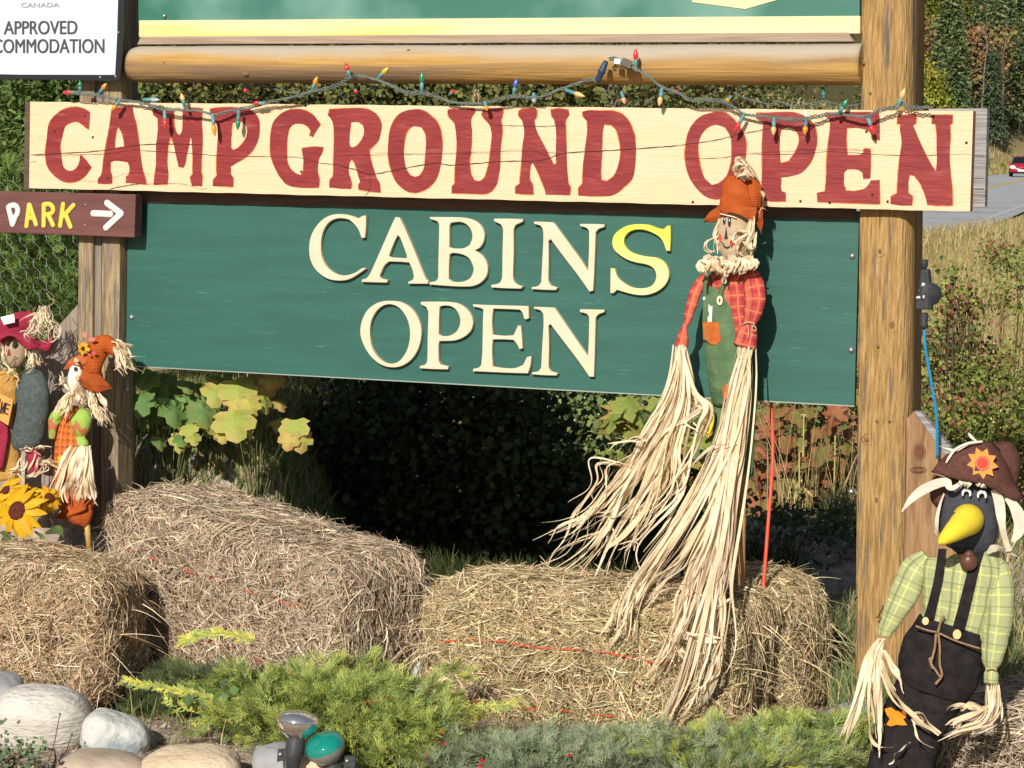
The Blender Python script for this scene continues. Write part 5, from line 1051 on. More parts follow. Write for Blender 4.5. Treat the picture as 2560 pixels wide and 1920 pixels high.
RU = [C(144, 108, 80), C(128, 122, 72), C(166, 126, 90), C(112, 126, 66), C(150, 92, 80), C(142, 144, 84), C(120, 134, 74)]
RO = [C(104, 118, 52), C(126, 138, 62), C(150, 156, 80), C(88, 104, 50), C(146, 96, 70)]
def E(px, py, Y, rx, ry, rz_): p = P(px, py, Y); return (p.x, p.y, p.z, rx, ry, rz_)
bush('snowberry_bush', 'dark shaded leafy bush under the middle of the green panel', [E(930, 1120, 8.3, .26, .16, .28), E(1150, 1150, 8.2, .34, .16, .30), E(1060, 1040, 8.4, .34, .15, .18), E(1340, 1240, 8.1, .26, .15, .26), E(1250, 1050, 8.3, .2, .15, .2), E(1560, 1330, 8.0, .26, .14, .14), E(1000, 1260, 8.3, .34, .12, .2), E(1350, 1300, 8.4, .34, .12, .2)], 17000, .030, [C(70, 84, 48), C(56, 70, 42), C(84, 94, 54)], 401, 40)  # leaf colours darkened to hold the deep shade under the panel
bush('snowberry_bush', 'bush with many white berries, partly sunlit under the green panel left of the scarecrow', [E(1480, 1080, 11.8, .36, .3, .36), E(1640, 1130, 11.6, .32, .3, .42), E(1360, 1000, 11.9, .4, .3, .30), E(1560, 1250, 11.4, .4, .3, .3), E(1750, 1100, 11.8, .3, .3, .4)], 9000, .034, SN, 402, 520)
bush('rusty_shrub', 'tangled rusty red and green shrub between scarecrow and right post', [E(1960, 1120, 11.9, .36, .4, .36), E(2080, 1150, 11.9, .34, .4, .44), E(2010, 1280, 11.4, .4, .4, .36), E(1880, 1230, 11.6, .32, .4, .42), E(2060, 1020, 12.2, .4, .3, .24)], 9000, .042, RU, 403, 0)
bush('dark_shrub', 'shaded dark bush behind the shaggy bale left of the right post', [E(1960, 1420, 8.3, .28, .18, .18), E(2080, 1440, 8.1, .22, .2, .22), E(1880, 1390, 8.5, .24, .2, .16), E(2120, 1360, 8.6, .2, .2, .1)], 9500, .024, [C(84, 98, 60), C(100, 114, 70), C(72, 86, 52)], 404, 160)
bush('rose_bush', 'green and reddish rose bush behind the right post and the blue cord', [E(2380, 960, 10.2, .26, .3, .22), E(2500, 1030, 10.0, .30, .3, .28), E(2400, 1150, 9.6, .28, .3, .26), E(2570, 1150, 9.7, .3, .3, .3), E(2350, 830, 10.4, .12, .2, .14)], 12000, .020, RO, 405, 160, C(226, 220, 140))
bush('rose_bush', 'thorny green bush at the right edge behind the crow', [E(2500, 1330, 8.6, .3, .3, .2), E(2540, 1500, 8.2, .22, .25, .2), E(2480, 1650, 7.9, .25, .25, .14), E(2300, 1300, 9.2, .2, .2, .3)], 8000, .018, RO + RU[:3], 406, 60, C(226, 220, 140))
bush('thin_rose_shoot', 'tall thin leafy shoot rising against dry grass right of the post', [E(2374, 700, 10.0, .03, .03, .20), E(2395, 760, 10.0, .06, .04, .10)], 260, .022, RO, 407, 0)
bush('thin_rose_shoot', 'shorter leafy shoot right of the taller one against dry grass', [E(2430, 760, 10.0, .04, .04, .16)], 160, .022, RO, 408, 0)
bush('rose_bush', 'sparse shrub high on the dry bank near the right edge', [E(2530, 640, 14, .16, .2, .10), E(2570, 740, 13, .2, .2, .12)], 1500, .022, RO, 409, 0)
bush('low_weeds', 'low leafy weeds at the bottom left corner before the boulder', [E(50, 1905, 5.38, .06, .03, .03), E(10, 1890, 5.4, .03, .03, .03)], 260, .013, [C(104, 124, 92), C(122, 140, 104)], 410, 0, cat='weeds')
bush('thicket', 'leafy thicket along the road edge behind the sign', [E(300, 900, 13.5, .5, .4, .5), E(700, 900, 13.5, .6, .4, .5), E(1100, 900, 13.5, .6, .4, .5), E(1500, 950, 13.5, .6, .4, .5), E(1850, 950, 13.5, .6, .4, .5), E(2150, 980, 13.5, .4, .4, .4), E(500, 1020, 11.5, .5, .3, .3)], 16000, .036, RU + SN, 411, 0)
# vine maple leaves
pb = gp_(1650, 11.2)
lv = [(g_.uniform(1500, 1790), g_.uniform(985, 1190), 11.1 + g_.uniform(-.1, .1), g_.uniform(42, 72), leaf_star, g_.uniform(-140, -40), g_.uniform(20, 65)) for _ in range(30)]
leafplant('vine_maple', 'maple sapling with yellow green star shaped leaves below the panel', pb, lv)
pb = gp_(2010, 11.1)
lv = [(g_.uniform(1885, 2120), g_.uniform(1010, 1420), 11.05 + g_.uniform(-.2, .2), g_.uniform(28, 54), leaf_rust, g_.uniform(-150, -30), g_.uniform(10, 65)) for _ in range(130)]
leafplant('autumn_sapling', 'sapling with curled rust and olive leaves between the red rod and right post', pb, lv)
pb = gp_(2060, 8.2)
leafplant('dark_vine', 'vine with broad olive leaves hanging in shadow left of the right post', pb, [(2070, 1375, 8.1, 70, leaf_dark, -90, 50), (2040, 1395, 8.1, 78, leaf_yel[1:2], -60, 50), (2100, 1400, 8.15, 60, leaf_dark, -110, 50), (2060, 1460, 8.0, 60, leaf_dark, -90, 60), (2025, 1500, 8.0, 50, leaf_dark, -70, 60), (2110, 1470, 8.0, 50, leaf_dark, -70, 60)])
# mullein stalks
def mullein(label, px0, py0, px1, py1, Y, seed, grp='dry mullein stalks'):
    g2 = np.random.default_rng(seed); b = P(px0, py0, Y); t_ = P(px1, py1, Y); root = thing('mullein', label, 'plant', tuple(b), grp); a = NM(); pth = crom([v3(b), v3((b + t_) / 2 + Vector((.01, 0, 0))), v3(t_)], 20); tube(pth, np.linspace(.006, .003, 20), a, 6)
    a.build('stem', mat('dry_stem', C(190, 180, 116), rough=.9), root); s_ = NM(); n_ = 70; i = g2.integers(3, 20, n_); p = pth[i]; d = unit(g2.normal(0, 1, (n_, 3)) * [1, 1, .4] + [0, 0, .2]); L_ = np.where(i < 9, g2.uniform(.03, .09, n_), g2.uniform(.006, .02, n_))
    t = np.linspace(0, 1, 4); q = p[:, None] + d[:, None] * (L_[:, None] * t)[..., None]; q[..., 2] -= L_[:, None] * .5 * t ** 2
    ribbons(s_, q, unit(np.cross(d, g2.normal(0, 1, (n_, 3))))[:, None], (L_ * .3)[:, None] * np.array([.5, 1, .8, .1]), pal([C(188, 192, 110), C(206, 190, 130), C(160, 172, 90)], n_, g2)); s_.build('leaves', m_blade, root, kind='stuff')
mullein('tallest pale dry stalk standing between the red rod and right post', 1990, 1330, 2010, 1035, 10.9, 1); mullein('yellow green dry stalk with leaves right of the red rod', 1985, 1370, 1998, 1130, 10.8, 2); mullein('short dry stalk close to the right post', 2068, 1400, 2088, 1090, 10.9, 3); mullein('leafy pale stalk nearest the red rod', 1975, 1400, 1985, 1200, 10.7, 4)
# tall bent dry grass between
n = 90; g = np.random.default_rng(3); X = g.uniform(1.15, 1.6, n); Y = g.uniform(10.5, 11, n)
grass('tall_grass', 'tall pale grass stems leaning between red rod and post', X, Y, .62, .004, TAN, 15, .22, 6)
# small red flowers in the junipers
a = NM(); g = np.random.default_rng(8)
for px, py, Y, k in ((928, 1758, 5.72, 9), (945, 1748, 5.72, 8), (960, 1768, 5.7, 6), (1100, 1845, 5.6, 3), (1055, 1905, 5.45, 3), (1455, 1890, 5.4, 5), (1215, 1915, 5.35, 5)):
    c_ = v3(P(px, py, Y))
    for i in range(k):
        q = c_ + g.normal(0, .007, 3); d = unit(g.normal(0, 1, 3)); ribbons(a, np.array([[q, q + d * .006, q + d * .012]]), unit(np.cross(d, [0, 1, .3]))[None, None], np.array([[.002, .007, .003]]))
a.build('red_flowers', mat('red_petals', C(206, 34, 40), rough=.6, trans=.2), label='tiny scarlet flowers scattered in the junipers', cat='flowers', kind='stuff')
# thin seed stalks among the rocks
for i, (lab, pts, hd) in enumerate((('thin brown seed stalk in front of the white boulder', [(120, 1905), (135, 1860), (150, 1785)], 3), ('second seed stalk with dark head right of the first', [(165, 1880), (172, 1860), (180, 1836)], 3.5))):
    root = thing('seed_stalk', lab, 'plant', tuple(P(pts[0][0], pts[0][1], 5.6))); a = NM(); q = [P(x, y, 5.6) for x, y in pts]; tube(crom([v3(p) for p in q], 8), .0012, a, 5); a.build('stem', m_twig, root); ellips(q[-1], (hd * .0009,) * 3, None, 0, 8, 6, wr=.3, wf=900).build('seed_head', m_twig, root)

# ================================================================== CONIFER + CHICKEN WIRE at the left
tk = thing('cedar_hedge', 'bright green cedar foliage behind chicken wire at the left edge', 'shrub', tuple(gp_(60, 8.4)))
for bx_, n_ in (((60, 560, 8.3, .24, .12, .22), 1), ((90, 900, 8.2, .22, .12, .30), 1)): pass
g = np.random.default_rng(61); T = [spray_template(g, 9, .06, .003) for _ in range(4)]; fo = NM()
for k in range(4200):
    p0 = v3(P(g.uniform(-120, 205), 400 + 830 * g.uniform(0, 1), g.uniform(8.1, 8.6))); dv = unit(np.array([g.normal(0, .5), -.5, g.normal(.2, .5)])); sd_ = unit(np.cross(unit(np.array([0, -.5, 1]) + g.normal(0, .5, 3)), dv)); Pt, St = T[g.integers(0, 4)]
    if sn(p0, 3.2, 5, 2) < -.25: continue
    W = (Pt * g.uniform(.7, 1.3)) @ np.stack([dv, sd_, np.cross(dv, sd_)]) + p0
    cc = np.array([C(100, 128, 62), C(120, 146, 72), C(84, 108, 56), C(136, 158, 84)][g.integers(0, 4)][:3]) * g.uniform(.8, 1.2); ribbons(fo, W, unit(np.cross(W[:, 2] - W[:, 0], np.cross(dv, sd_)))[:, None], St, np.repeat(cc[None], len(W), 0), 0, False)
fo.build('foliage', m_jun, tk, kind='stuff'); a = NM(); tube([P(70, 1250, 8.4), P(78, 800, 8.4), P(90, 420, 8.4)], [.02, .016, .01], a, 8); a.build('trunk', mat('reddish_bark', C(140, 98, 80), C(110, 76, 64), .9, 30), tk)
wf = thing('wire_fence', 'chicken wire mesh netting stretched at the left edge behind the left post', 'fence', tuple(P(60, 1200, 7.6)))
pw = Plane(60, 700, 7.6, 8); a = NM(); s_ = 17.5; hh_ = 15
segs = []
for r_ in range(-2, 28):
    for c_ in range(-6, 10):
        x = c_ * s_ * 1.9 + (r_ % 2) * s_ * .95; y = 440 + r_ * hh_ * 2.0
        A_, B_, C2 = (x, y), (x, y + hh_), (x + s_ * .95, y + hh_ * 2.0); D_ = (x - s_ * .95, y + hh_ * 2.0)
        segs += [(A_, B_, 1), (B_, C2, 0), (B_, D_, 0)]
for (p0, p1, tw) in segs:
    if p0[0] > 200 or p0[1] < 415 + max(0, 60 - p0[0]) * .5: continue
    q0, q1 = pw.at(p0[0], p0[1], .01 * math.sin(p0[0] * .05)), pw.at(p1[0], p1[1], .01 * math.sin(p1[0] * .05)); ribbons(a, np.array([[tuple(q0), tuple(q1)]]), np.array([[tuple(pw.u if tw else (pw.u * .5 + Z * .86))]]), np.array([[.0013 if tw else .0008] * 2]), None, 0, False)
a.build('wire_mesh', mat('galvanised_wire', C(150, 158, 156), rough=.5, metal=.4), wf, kind='stuff')

n = 700; g = np.random.default_rng(21); X = np.concatenate([g.normal(-.36, .10, 300), g.normal(.02, .12, 200), g.normal(-.75, .12, 200)]); Y = g.uniform(5.75, 6.25, n)
grass('foreground_grass', 'sparse thin grass wisps among rocks, lamps and junipers at the bottom', X, Y, .09, .0028, GRN + TAN[:2], 22, .6)
bush('low_weeds', 'few broad green weed leaves on bare soil left of the golden juniper', [E(520, 1850, 5.85, .05, .03, .012), E(400, 1700, 6.15, .04, .02, .012), E(560, 1790, 5.95, .04, .03, .012)], 120, .026, [C(120, 146, 92), C(104, 132, 84)], 412, 0, cat='weeds', stems=0)
# ================================================================== RAFFIA
m_raff = mat('raffia', C(252, 238, 214, .86), C(246, 224, 190, .86), .6, 40, attr=True, trans=.25, spec=.3)
RF = [(1, 1, 1), (.95, .92, .86), (1.03, 1, .95), (.86, .8, .7), (1, .95, .88)]
def raffia(nm, pl, guides, n, s0, s1, wd, seed, curl=6, K=16, dj=.02, endvar=.3, tint=RF):
    """guides: polylines (px,py,d); each strand blends a guide with its own offset"""
    g = np.random.default_rng(seed)
    for gi, gd in enumerate(guides):
        base = crom(gd, K); nn = n[gi] if isinstance(n, (list, tuple)) else n
        PTS = []; 
        for k in range(nn):
            e = 1 - endvar * g.uniform(0, 1) ** 1.5; t = np.linspace(0, e, K) * (K - 1); i = np.minimum(t.astype(int), K - 2); f = (t - i)[:, None]; q = base[i] * (1 - f) + base[i + 1] * f
            tt = np.linspace(0, 1, K); off = g.normal(0, 1, 3); sp = s0 + (s1 - s0) * tt ** 1.1
            q = q.copy(); ph, fr = g.uniform(0, 6.28, 2), g.uniform(1.5, 3.6, 2)
            q[:, 0] += off[0] * sp + curl * tt * np.sin(fr[0] * tt * 4 + ph[0]); q[:, 1] += off[1] * sp * .35 + curl * .5 * tt * np.sin(fr[1] * tt * 4 + ph[1]); q[:, 2] += off[2] * dj * (.3 + tt) + .008 * np.sin(5 * tt + ph[0])
            PTS.append([tuple(pl.at(*r)) for r in q])
        PTS = np.array(PTS); T = np.gradient(PTS, axis=1); T = unit(T); nn_ = v3(pl.n); B1_ = unit(np.cross(T, nn_)); B2_ = np.cross(T, B1_)
        th = g.normal(0, .6, (nn, 1)) + g.normal(0, 1.6, (nn, 1)) * np.linspace(0, 1, K)[None] + .5 * np.sin(np.linspace(0, 9, K)[None] + g.uniform(0, 6, (nn, 1)))
        W = B1_ * np.cos(th)[..., None] + B2_ * np.sin(th)[..., None]
        prof = np.clip(np.sin(np.linspace(.35, 3.0, K)) * 1.1, .18, 1); prof = prof[None] * (1 + .25 * np.sin(np.linspace(0, 12, K)[None] + g.uniform(0, 6, (nn, 1))))
        wv = (wd * g.gamma(5, .2, nn))[:, None] * prof
        ribbons(nm, PTS, W, wv, pal(tint, nn, g, .1), 0, True)
    return nm
def ell2(pl, px, py, d, rx, ry, m, parent, name, th=.0015, rot=0, label=None):
    c, s_ = math.cos(R(rot)), math.sin(R(rot)); a = NM(); n = 20
    f = [pl.at(px + rx * math.cos(t) * c - ry * math.sin(t) * s_, py + rx * math.cos(t) * s_ + ry * math.sin(t) * c, d) for t in np.linspace(0, 6.283, n, endpoint=False)]
    a.add([tuple(q) for q in f] + [tuple(q - pl.n * th) for q in f], [tuple(range(n))[::-1], tuple(range(n, 2 * n))] + [(i, (i + 1) % n, n + (i + 1) % n, n + i) for i in range(n)], 0)
    return a.build(name, m, parent, label=label)
def patch(pl, poly, d, m, parent, name, bend=.0, label=None, th=.0015):
    a = prism(pl, poly, d, th); return a.build(name, m, parent, label=label)
def line(pl, pts, d, r_, m, parent, name, n=16):
    a = NM(); q = crom([list(p) for p in pts], n); tube([pl.at(x, y, d) for x, y in q], r_, a, 6); return a.build(name, m, parent)

# ================================================================== SCARECROW on the green panel
burl = weave('orange_burlap', C(186, 84, 38, .64), C(224, 116, 58, .72), 480, .8); burl2 = weave('rust_burlap', C(180, 84, 42, .64), C(216, 112, 60, .72), 480, .8)
m_face = mat('tan_cloth', C(198, 174, 142, .66), C(210, 188, 156, .66), .9, 60, bump=.2); m_ink = mat('dark_ink', C(46, 36, 32), rough=.7); m_rdcheek = mat('red_felt', C(220, 84, 60, .66), rough=.85)
m_pl1 = plaid('red_plaid', C(208, 90, 78, .7), C(172, 54, 70, .66), C(222, 132, 96, .7), 34, 34, .3)
m_ov = mat('green_overall_cloth', C(84, 112, 78, .7), C(108, 136, 96, .7), .85, 26, bump=.5, c3=C(74, 102, 66), c3scale=10)
m_pt = mat('orange_patch_cloth', C(190, 96, 40, .66), C(212, 120, 56, .66), .9, 50, bump=.3); m_yp = mat('yellow_patch_cloth', C(242, 210, 60, .66), C(248, 222, 84, .66), .85, 40, bump=.3)
m_but = mat('pale_button', C(224, 206, 174), rough=.4); m_ww = mat('white_dot', C(240, 240, 236), rough=.5)
sc1 = thing('scarecrow', 'tall thin scarecrow with orange hat and long raffia arms against the green panel', 'scarecrow', SG.at(1850, 1500, .10))
dS = .115
# legs, torso
loft(SG, [(1812, 985, dS - .03, 28), (1806, 1050, dS - .035, 27), (1800, 1120, dS - .04, 24), (1788, 1160, dS - .05, 20)], 20, 16, .5, .10, 60, 3).build('trouser_leg', m_ov, sc1)
loft(SG, [(1868, 985, dS - .045, 26), (1866, 1080, dS - .05, 22), (1862, 1170, dS - .06, 20), (1852, 1190, dS - .06, 18)], 20, 16, .5, .10, 60, 5).build('trouser_leg', m_ov, sc1)
loft(SG, [(1802, 700, dS - .025, 36), (1806, 742, dS - .015, 46), (1804, 800, dS - .01, 48), (1806, 842, dS - .01, 50), (1818, 900, dS - .012, 54), (1830, 960, dS - .02, 58), (1834, 1010, dS - .03, 54)], 28, 30, .52, .07, 55, 2).build('overalls', m_ov, sc1)
loft(SG, [(1812, 662, dS - .02, 22), (1816, 682, dS - .02, 48), (1824, 712, dS - .02, 62), (1828, 770, dS - .02, 64), (1834, 815, dS - .02, 60), (1840, 850, dS - .02, 50)], 28, 24, .42, .06, 60, 4).build('shirt', m_pl1, sc1)
patch(SG, [(1759, 742), (1772, 736), (1788, 744), (1806, 742), (1812, 760), (1814, 800), (1830, 835), (1822, 850), (1758, 850), (1756, 800)], dS + .0135, m_ov, sc1, 'bib', th=.006)
line(SG, [(1764, 745), (1763, 715), (1772, 690)], dS + .006, .0065, m_ov, sc1, 'strap'); line(SG, [(1800, 750), (1806, 722), (1818, 700)], dS + .008, .0068, m_ov, sc1, 'strap')
patch(SG, [(1756, 806), (1770, 804), (1797, 806), (1800, 838), (1803, 850), (1790, 863), (1777, 860), (1762, 848)], dS + .0175, m_pt, sc1, 'patch', th=.003, label='orange pocket patch')
patch(SG, [(1770, 804), (1769, 795), (1774, 786), (1771, 776), (1772, 760), (1777, 768), (1781, 764), (1780, 786), (1779, 804)], dS + .0165, m_ww, sc1, 'frayed_cloth')
patch(SG, [(1752, 1026), (1763, 1010), (1775, 1016), (1788, 1028), (1786, 1050), (1780, 1085), (1771, 1096), (1757, 1082), (1758, 1055)], dS - .008, m_yp, sc1, 'patch', th=.002, label='yellow diamond patch on the leg')
patch(SG, [(1806, 970), (1822, 955), (1824, 985), (1808, 1005)], dS + .013, m_pt, sc1, 'patch', label='small orange knee patch')
ell2(SG, 1799, 751, dS + .018, 7.5, 12, m_but, sc1, 'button', .003); ell2(SG, 1799, 751, dS + .0186, 2, 5, m_ink, sc1, 'button_thread', .001)
ell2(SG, 1760, 746, dS + .016, 3, 4, m_ww, sc1, 'button', .003)
# sleeves
loft(SG, [(1872, 676, dS - .012, 18), (1884, 712, dS - .0, 27), (1888, 752, dS + .01, 27), (1880, 790, dS + .012, 22), (1874, 808, dS + .012, 15), (1872, 822, dS + .012, 22), (1866, 845, dS + .012, 28), (1861, 866, dS + .012, 29)], 24, 30, .55, .09, 70, 7).build('sleeve', m_pl1, sc1)
loft(SG, [(1764, 690, dS - .03, 12), (1742, 724, dS - .02, 16), (1728, 766, dS - .012, 14), (1717, 806, dS - .01, 9), (1712, 816, dS - .01, 7), (1708, 838, dS - .01, 14), (1703, 866, dS - .01, 18)], 20, 30, .6, .10, 80, 8).build('sleeve', m_pl1, sc1)
m_tw = mat('raffia_tie', C(196, 160, 130), rough=.8)
line(SG, [(1857, 810), (1872, 806), (1888, 810)], dS + .026, .0018, m_tw, sc1, 'tie'); line(SG, [(1882, 812), (1890, 820), (1888, 828), (1880, 822), (1884, 812)], dS + .03, .0015, m_tw, sc1, 'tie'); line(SG, [(1868, 812), (1872, 830), (1868, 848)], dS + .03, .0015, m_tw, sc1, 'tie')
# head
a = NM(); loft(SG, [(1833, 525, dS, 28, .7), (1833, 545, dS, 40, .7), (1833, 580, dS, 45, .7), (1836, 615, dS, 42, .7), (1838, 640, dS, 34, .7), (1838, 656, dS, 22, .7)], 28, 22, .7, .02, 40, 1, a); hd = a.build('head', m_face, sc1)
k6 = 1659 / 260
def z6(x, y): return (x / k6 + 1700, y / k6 + 380)
def fz(x): return dS + .0350 * math.sqrt(max(0, 1 - ((x - 1834) / 47) ** 2)) + .0012
fx = dS + .036
for (x, y, rx, ry) in ((705, 1100, 3.4, 10), (785, 1120, 3.6, 12)):
    q = z6(x, y); ell2(SG, q[0], q[1], fz(q[0]), rx, ry, m_ink, sc1, 'eye', .006); ell2(SG, q[0] + .6, q[1] - 4.5, fz(q[0]) + .0008, 1.2, 2.6, m_ww, sc1, 'eye_highlight', .001)
patch(SG, [z6(735, 1190), z6(762, 1388), z6(706, 1388)], fz(1815), m_ink, sc1, 'nose', th=.006)
ell2(SG, *z6(640, 1375), fz(1803), 4, 10, m_rdcheek, sc1, 'cheek', .006, -8); ell2(SG, *z6(815, 1455), fz(1827), 4, 8, m_rdcheek, sc1, 'cheek', .006)
line(SG, [z6(668, 1440), z6(700, 1495), z6(745, 1520), z6(790, 1505)], fz(1818), .0014, m_ink, sc1, 'mouth')
line(SG, [z6(645, 985), z6(720, 1005), z6(800, 1020), z6(900, 1050)], fz(1825), .0016, mat('white_thread', C(232, 216, 190), rough=.8), sc1, 'brow_stitch')
# hat
a = NM(); loft(SG, [(1858, 447, dS - .01, 9, 1), (1856, 452, dS - .01, 34, .9), (1848, 470, dS - .005, 42, .9), (1846, 500, dS, 47, .85), (1846, 516, dS, 49, .85), (1846, 524, dS, 50, .82), (1847, 530, dS, 51, .8)], 32, 26, .8, .05, 45, 11, a)
h_ = a.build('hat', burl, sc1)
def flap(pl, rows, m, parent, name, wr=.004, seed=0, wf=60, th=0):
    """rows of (px,py,d) points: a sheet of cloth"""
    A_ = np.array(rows, float); r_, c_, _ = A_.shape; rr_ = np.array([crom(A_[i], 16) for i in range(r_)]); cc_ = np.array([crom(rr_[:, j], 12) for j in range(16)])
    V = np.array([[v3(pl.at(*cc_[j, i])) for j in range(16)] for i in range(12)]); V = V + v3(pl.n) * (wr * sn(V, wf, seed, 2))[..., None]
    ix = np.arange(12 * 16).reshape(12, 16); F = np.stack([ix[:-1, :-1], ix[1:, :-1], ix[1:, 1:], ix[:-1, 1:]], -1).reshape(-1, 4)
    a = NM(); a.add(V.reshape(-1, 3), F, 0, None, None, True); o = a.build(name, m, parent); s_ = o.modifiers.new('thick', 'SOLIDIFY'); s_.thickness = .0018; return o
flap(SG, [[(1806, 505, dS + .02), (1790, 520, dS + .01), (1775, 530, dS)], [(1804, 530, dS + .03), (1785, 540, dS + .02), (1762, 548, dS + .01)], [(1801, 552, dS + .02), (1780, 556, dS + .01), (1758, 554, dS)]], burl2, sc1, 'brim_flap', .006, 1)
flap(SG, [[(1798, 518, dS + .035), (1845, 518, dS + .045), (1892, 518, dS + .035)], [(1799, 527, dS + .036), (1842, 530, dS + .047), (1890, 538, dS + .035)], [(1802, 531, dS + .034), (1845, 536, dS + .046), (1882, 556, dS + .034)]], burl2, sc1, 'brim', .004, 2)
flap(SG, [[(1888, 440, dS), (1905, 470, dS - .01), (1902, 500, dS - .01)], [(1886, 500, dS + .02), (1905, 530, dS + .0), (1906, 560, dS)], [(1888, 545, dS + .01), (1900, 575, dS), (1904, 588, dS - .01)]], burl2, sc1, 'brim_flap', .008, 3)
flap(SG, [[(1868, 448, dS + .01), (1885, 446, dS + .01), (1904, 462, dS)], [(1872, 470, dS + .03), (1888, 475, dS + .03), (1906, 490, dS + .005)], [(1880, 520, dS + .03), (1890, 520, dS + .03), (1900, 522, dS + .01)]], burl, sc1, 'hat_fold', .006, 4)
# raffia hair, topknot and collar
a = NM(); raffia(a, SG, [[(1850, 448, dS + .01), (1836, 430, dS + .03), (1842, 412, dS + .03), (1862, 420, dS + .02)], [(1842, 446, dS + .02), (1850, 425, dS + .04), (1870, 412, dS + .02)], [(1850, 448, dS + .01), (1842, 400, dS + .02), (1860, 402, dS + .01), (1888, 440, dS), (1898, 462, dS)], [(1892, 460, dS), (1902, 490, dS), (1906, 518, dS)], [(1845, 440, dS + .03), (1858, 436, dS + .04), (1868, 446, dS + .02)]], [9, 9, 10, 5, 8], 2.5, 5, .0085, 21, 4, 14, .01)
a.build('raffia_topknot', m_raff, sc1, kind='stuff')
a = NM(); 
hairg = [[(1876, 548, dS + .035), (1868, 590, dS + .045), (1872, 625, dS + .04), (1880, 650, dS + .03)], [(1885, 540, dS + .03), (1880, 580, dS + .04), (1868, 610, dS + .045), (1850, 640, dS + .04)], [(1868, 580, dS + .045), (1840, 580, dS + .045), (1832, 600, dS + .045), (1845, 618, dS + .045)],
         [(1868, 585, dS + .045), (1848, 600, dS + .05), (1838, 625, dS + .045), (1856, 640, dS + .04)], [(1892, 580, dS + .02), (1890, 610, dS + .03), (1886, 640, dS + .02)], [(1800, 548, dS + .02), (1790, 580, dS + .02), (1792, 610, dS + .02), (1800, 640, dS + .02)],
         [(1795, 590, dS + .02), (1768, 605, dS + .03), (1768, 625, dS + .03), (1785, 630, dS + .02), (1800, 615, dS + .02)], [(1790, 590, dS + .02), (1786, 600, dS + .02), (1796, 612, dS + .02)], [(1895, 545, dS + .01), (1900, 522, dS + .02), (1912, 522, dS + .02), (1920, 530, dS + .02)], [(1858, 600, dS + .045), (1880, 620, dS + .05), (1896, 615, dS + .04)]]
raffia(a, SG, hairg, [11, 10, 6, 8, 5, 4, 3, 3, 1, 3], 2.5, 5, .0042, 23, 3, 14, .006, .2); a.build('raffia_hair', m_raff, sc1, kind='stuff')
a = NM(); g2 = random.Random(5)
for i in range(26):
    x = 1755 + i * 5.2 + g2.uniform(-4, 4); y = 652 + abs(i - 13) * .5 + g2.uniform(-4, 10); dx, dy = g2.uniform(-18, 18), g2.uniform(4, 30)
    raffia(a, SG, [[(1820 + (x - 1820) * .6, 650, dS + .03), (x, y - 6, dS + .045), (x + dx * .5, y + dy * .6, dS + .05), (x + dx, y + dy, dS + .03)]], [2], .8, 2, .016, 100 + i, 1, 10, .004, .1)
raffia(a, SG, [[(1820, 655, dS + .04), (1812, 690, dS + .04), (1808, 712, dS + .035)]], [4], 3, 3, .011, 9, 2, 10, .004)
a.build('raffia_collar', m_raff, sc1, kind='stuff')
# the long raffia arms
z3 = 2028 / 660
def q3(x, y, d): return (x / z3 + 1300, y / z3 + 960, d)
aL = NM(); H0 = (1703, 864, dS)
GL = [
 [H0, q3(1150, 60, .13), q3(1000, 330, .14), q3(850, 650, .14), q3(640, 900, .15), q3(460, 1040, .15), q3(300, 1120, .15), q3(145, 1212, .14)],
 [H0, q3(1180, 60, .12), q3(1020, 400, .13), q3(760, 760, .14), q3(560, 1000, .15), q3(430, 1210, .16), q3(130, 1450, .18)],
 [H0, q3(1200, 80, .12), q3(1060, 420, .13), q3(880, 760, .14), q3(700, 1080, .16), q3(520, 1300, .18), q3(240, 1490, .2)],
 [H0, q3(1190, 80, .13), q3(1000, 480, .14), q3(760, 930, .15), q3(600, 1020, .16), q3(450, 1150, .16)],
 [H0, q3(1230, 80, .13), q3(1130, 420, .14), q3(1000, 760, .15), q3(860, 1000, .16), q3(680, 1320, .2), q3(550, 1510, .24)],
 [H0, q3(1240, 80, .13), q3(1180, 420, .14), q3(1080, 800, .15), q3(880, 1130, .18), q3(780, 1300, .2), q3(690, 1490, .26)],
 [H0, q3(1260, 90, .13), q3(1190, 500, .14), q3(1200, 760, .15), q3(1030, 1000, .16), q3(850, 1250, .2), q3(790, 1500, .26)],
 [H0, q3(1300, 90, .12), q3(1340, 180, .12), q3(1270, 330, .13), q3(1320, 390, .12)],
 [H0, q3(1330, 60, .12), q3(1350, 190, .12), q3(1180, 300, .13), q3(1050, 500, .14)],
 [H0, q3(1130, 60, .12), q3(1010, 300, .13), q3(900, 430, .14), q3(740, 430, .15), q3(650, 560, .15)],
 [q3(900, 520, .14), q3(700, 610, .15), q3(640, 700, .15), q3(600, 900, .15), q3(520, 1000, .15)],
 [q3(880, 640, .14), q3(600, 600, .15), q3(570, 760, .15), q3(500, 950, .15), q3(440, 1060, .16)],
 [q3(700, 1080, .16), q3(740, 1240, .17), q3(690, 1240, .18), q3(760, 1230, .19), q3(860, 1270, .2), q3(900, 1540, .24)],
 [q3(720, 1120, .15), q3(640, 1160, .15), q3(350, 1300, .16), q3(290, 1480, .2)],
 [H0, q3(1340, 60, .14), q3(1440, 170, .14), q3(1400, 330, .14), q3(1280, 640, .15), q3(1150, 830, .15), q3(900, 960, .16), q3(760, 930, .15)]]
raffia(aL, SG, GL, [9, 7, 11, 9, 12, 10, 12, 5, 6, 4, 3, 3, 1, 3, 6], 7, 26, .0068, 31, 17, 26, .016, .3); aL.build('raffia_arm', m_raff, sc1, kind='stuff')
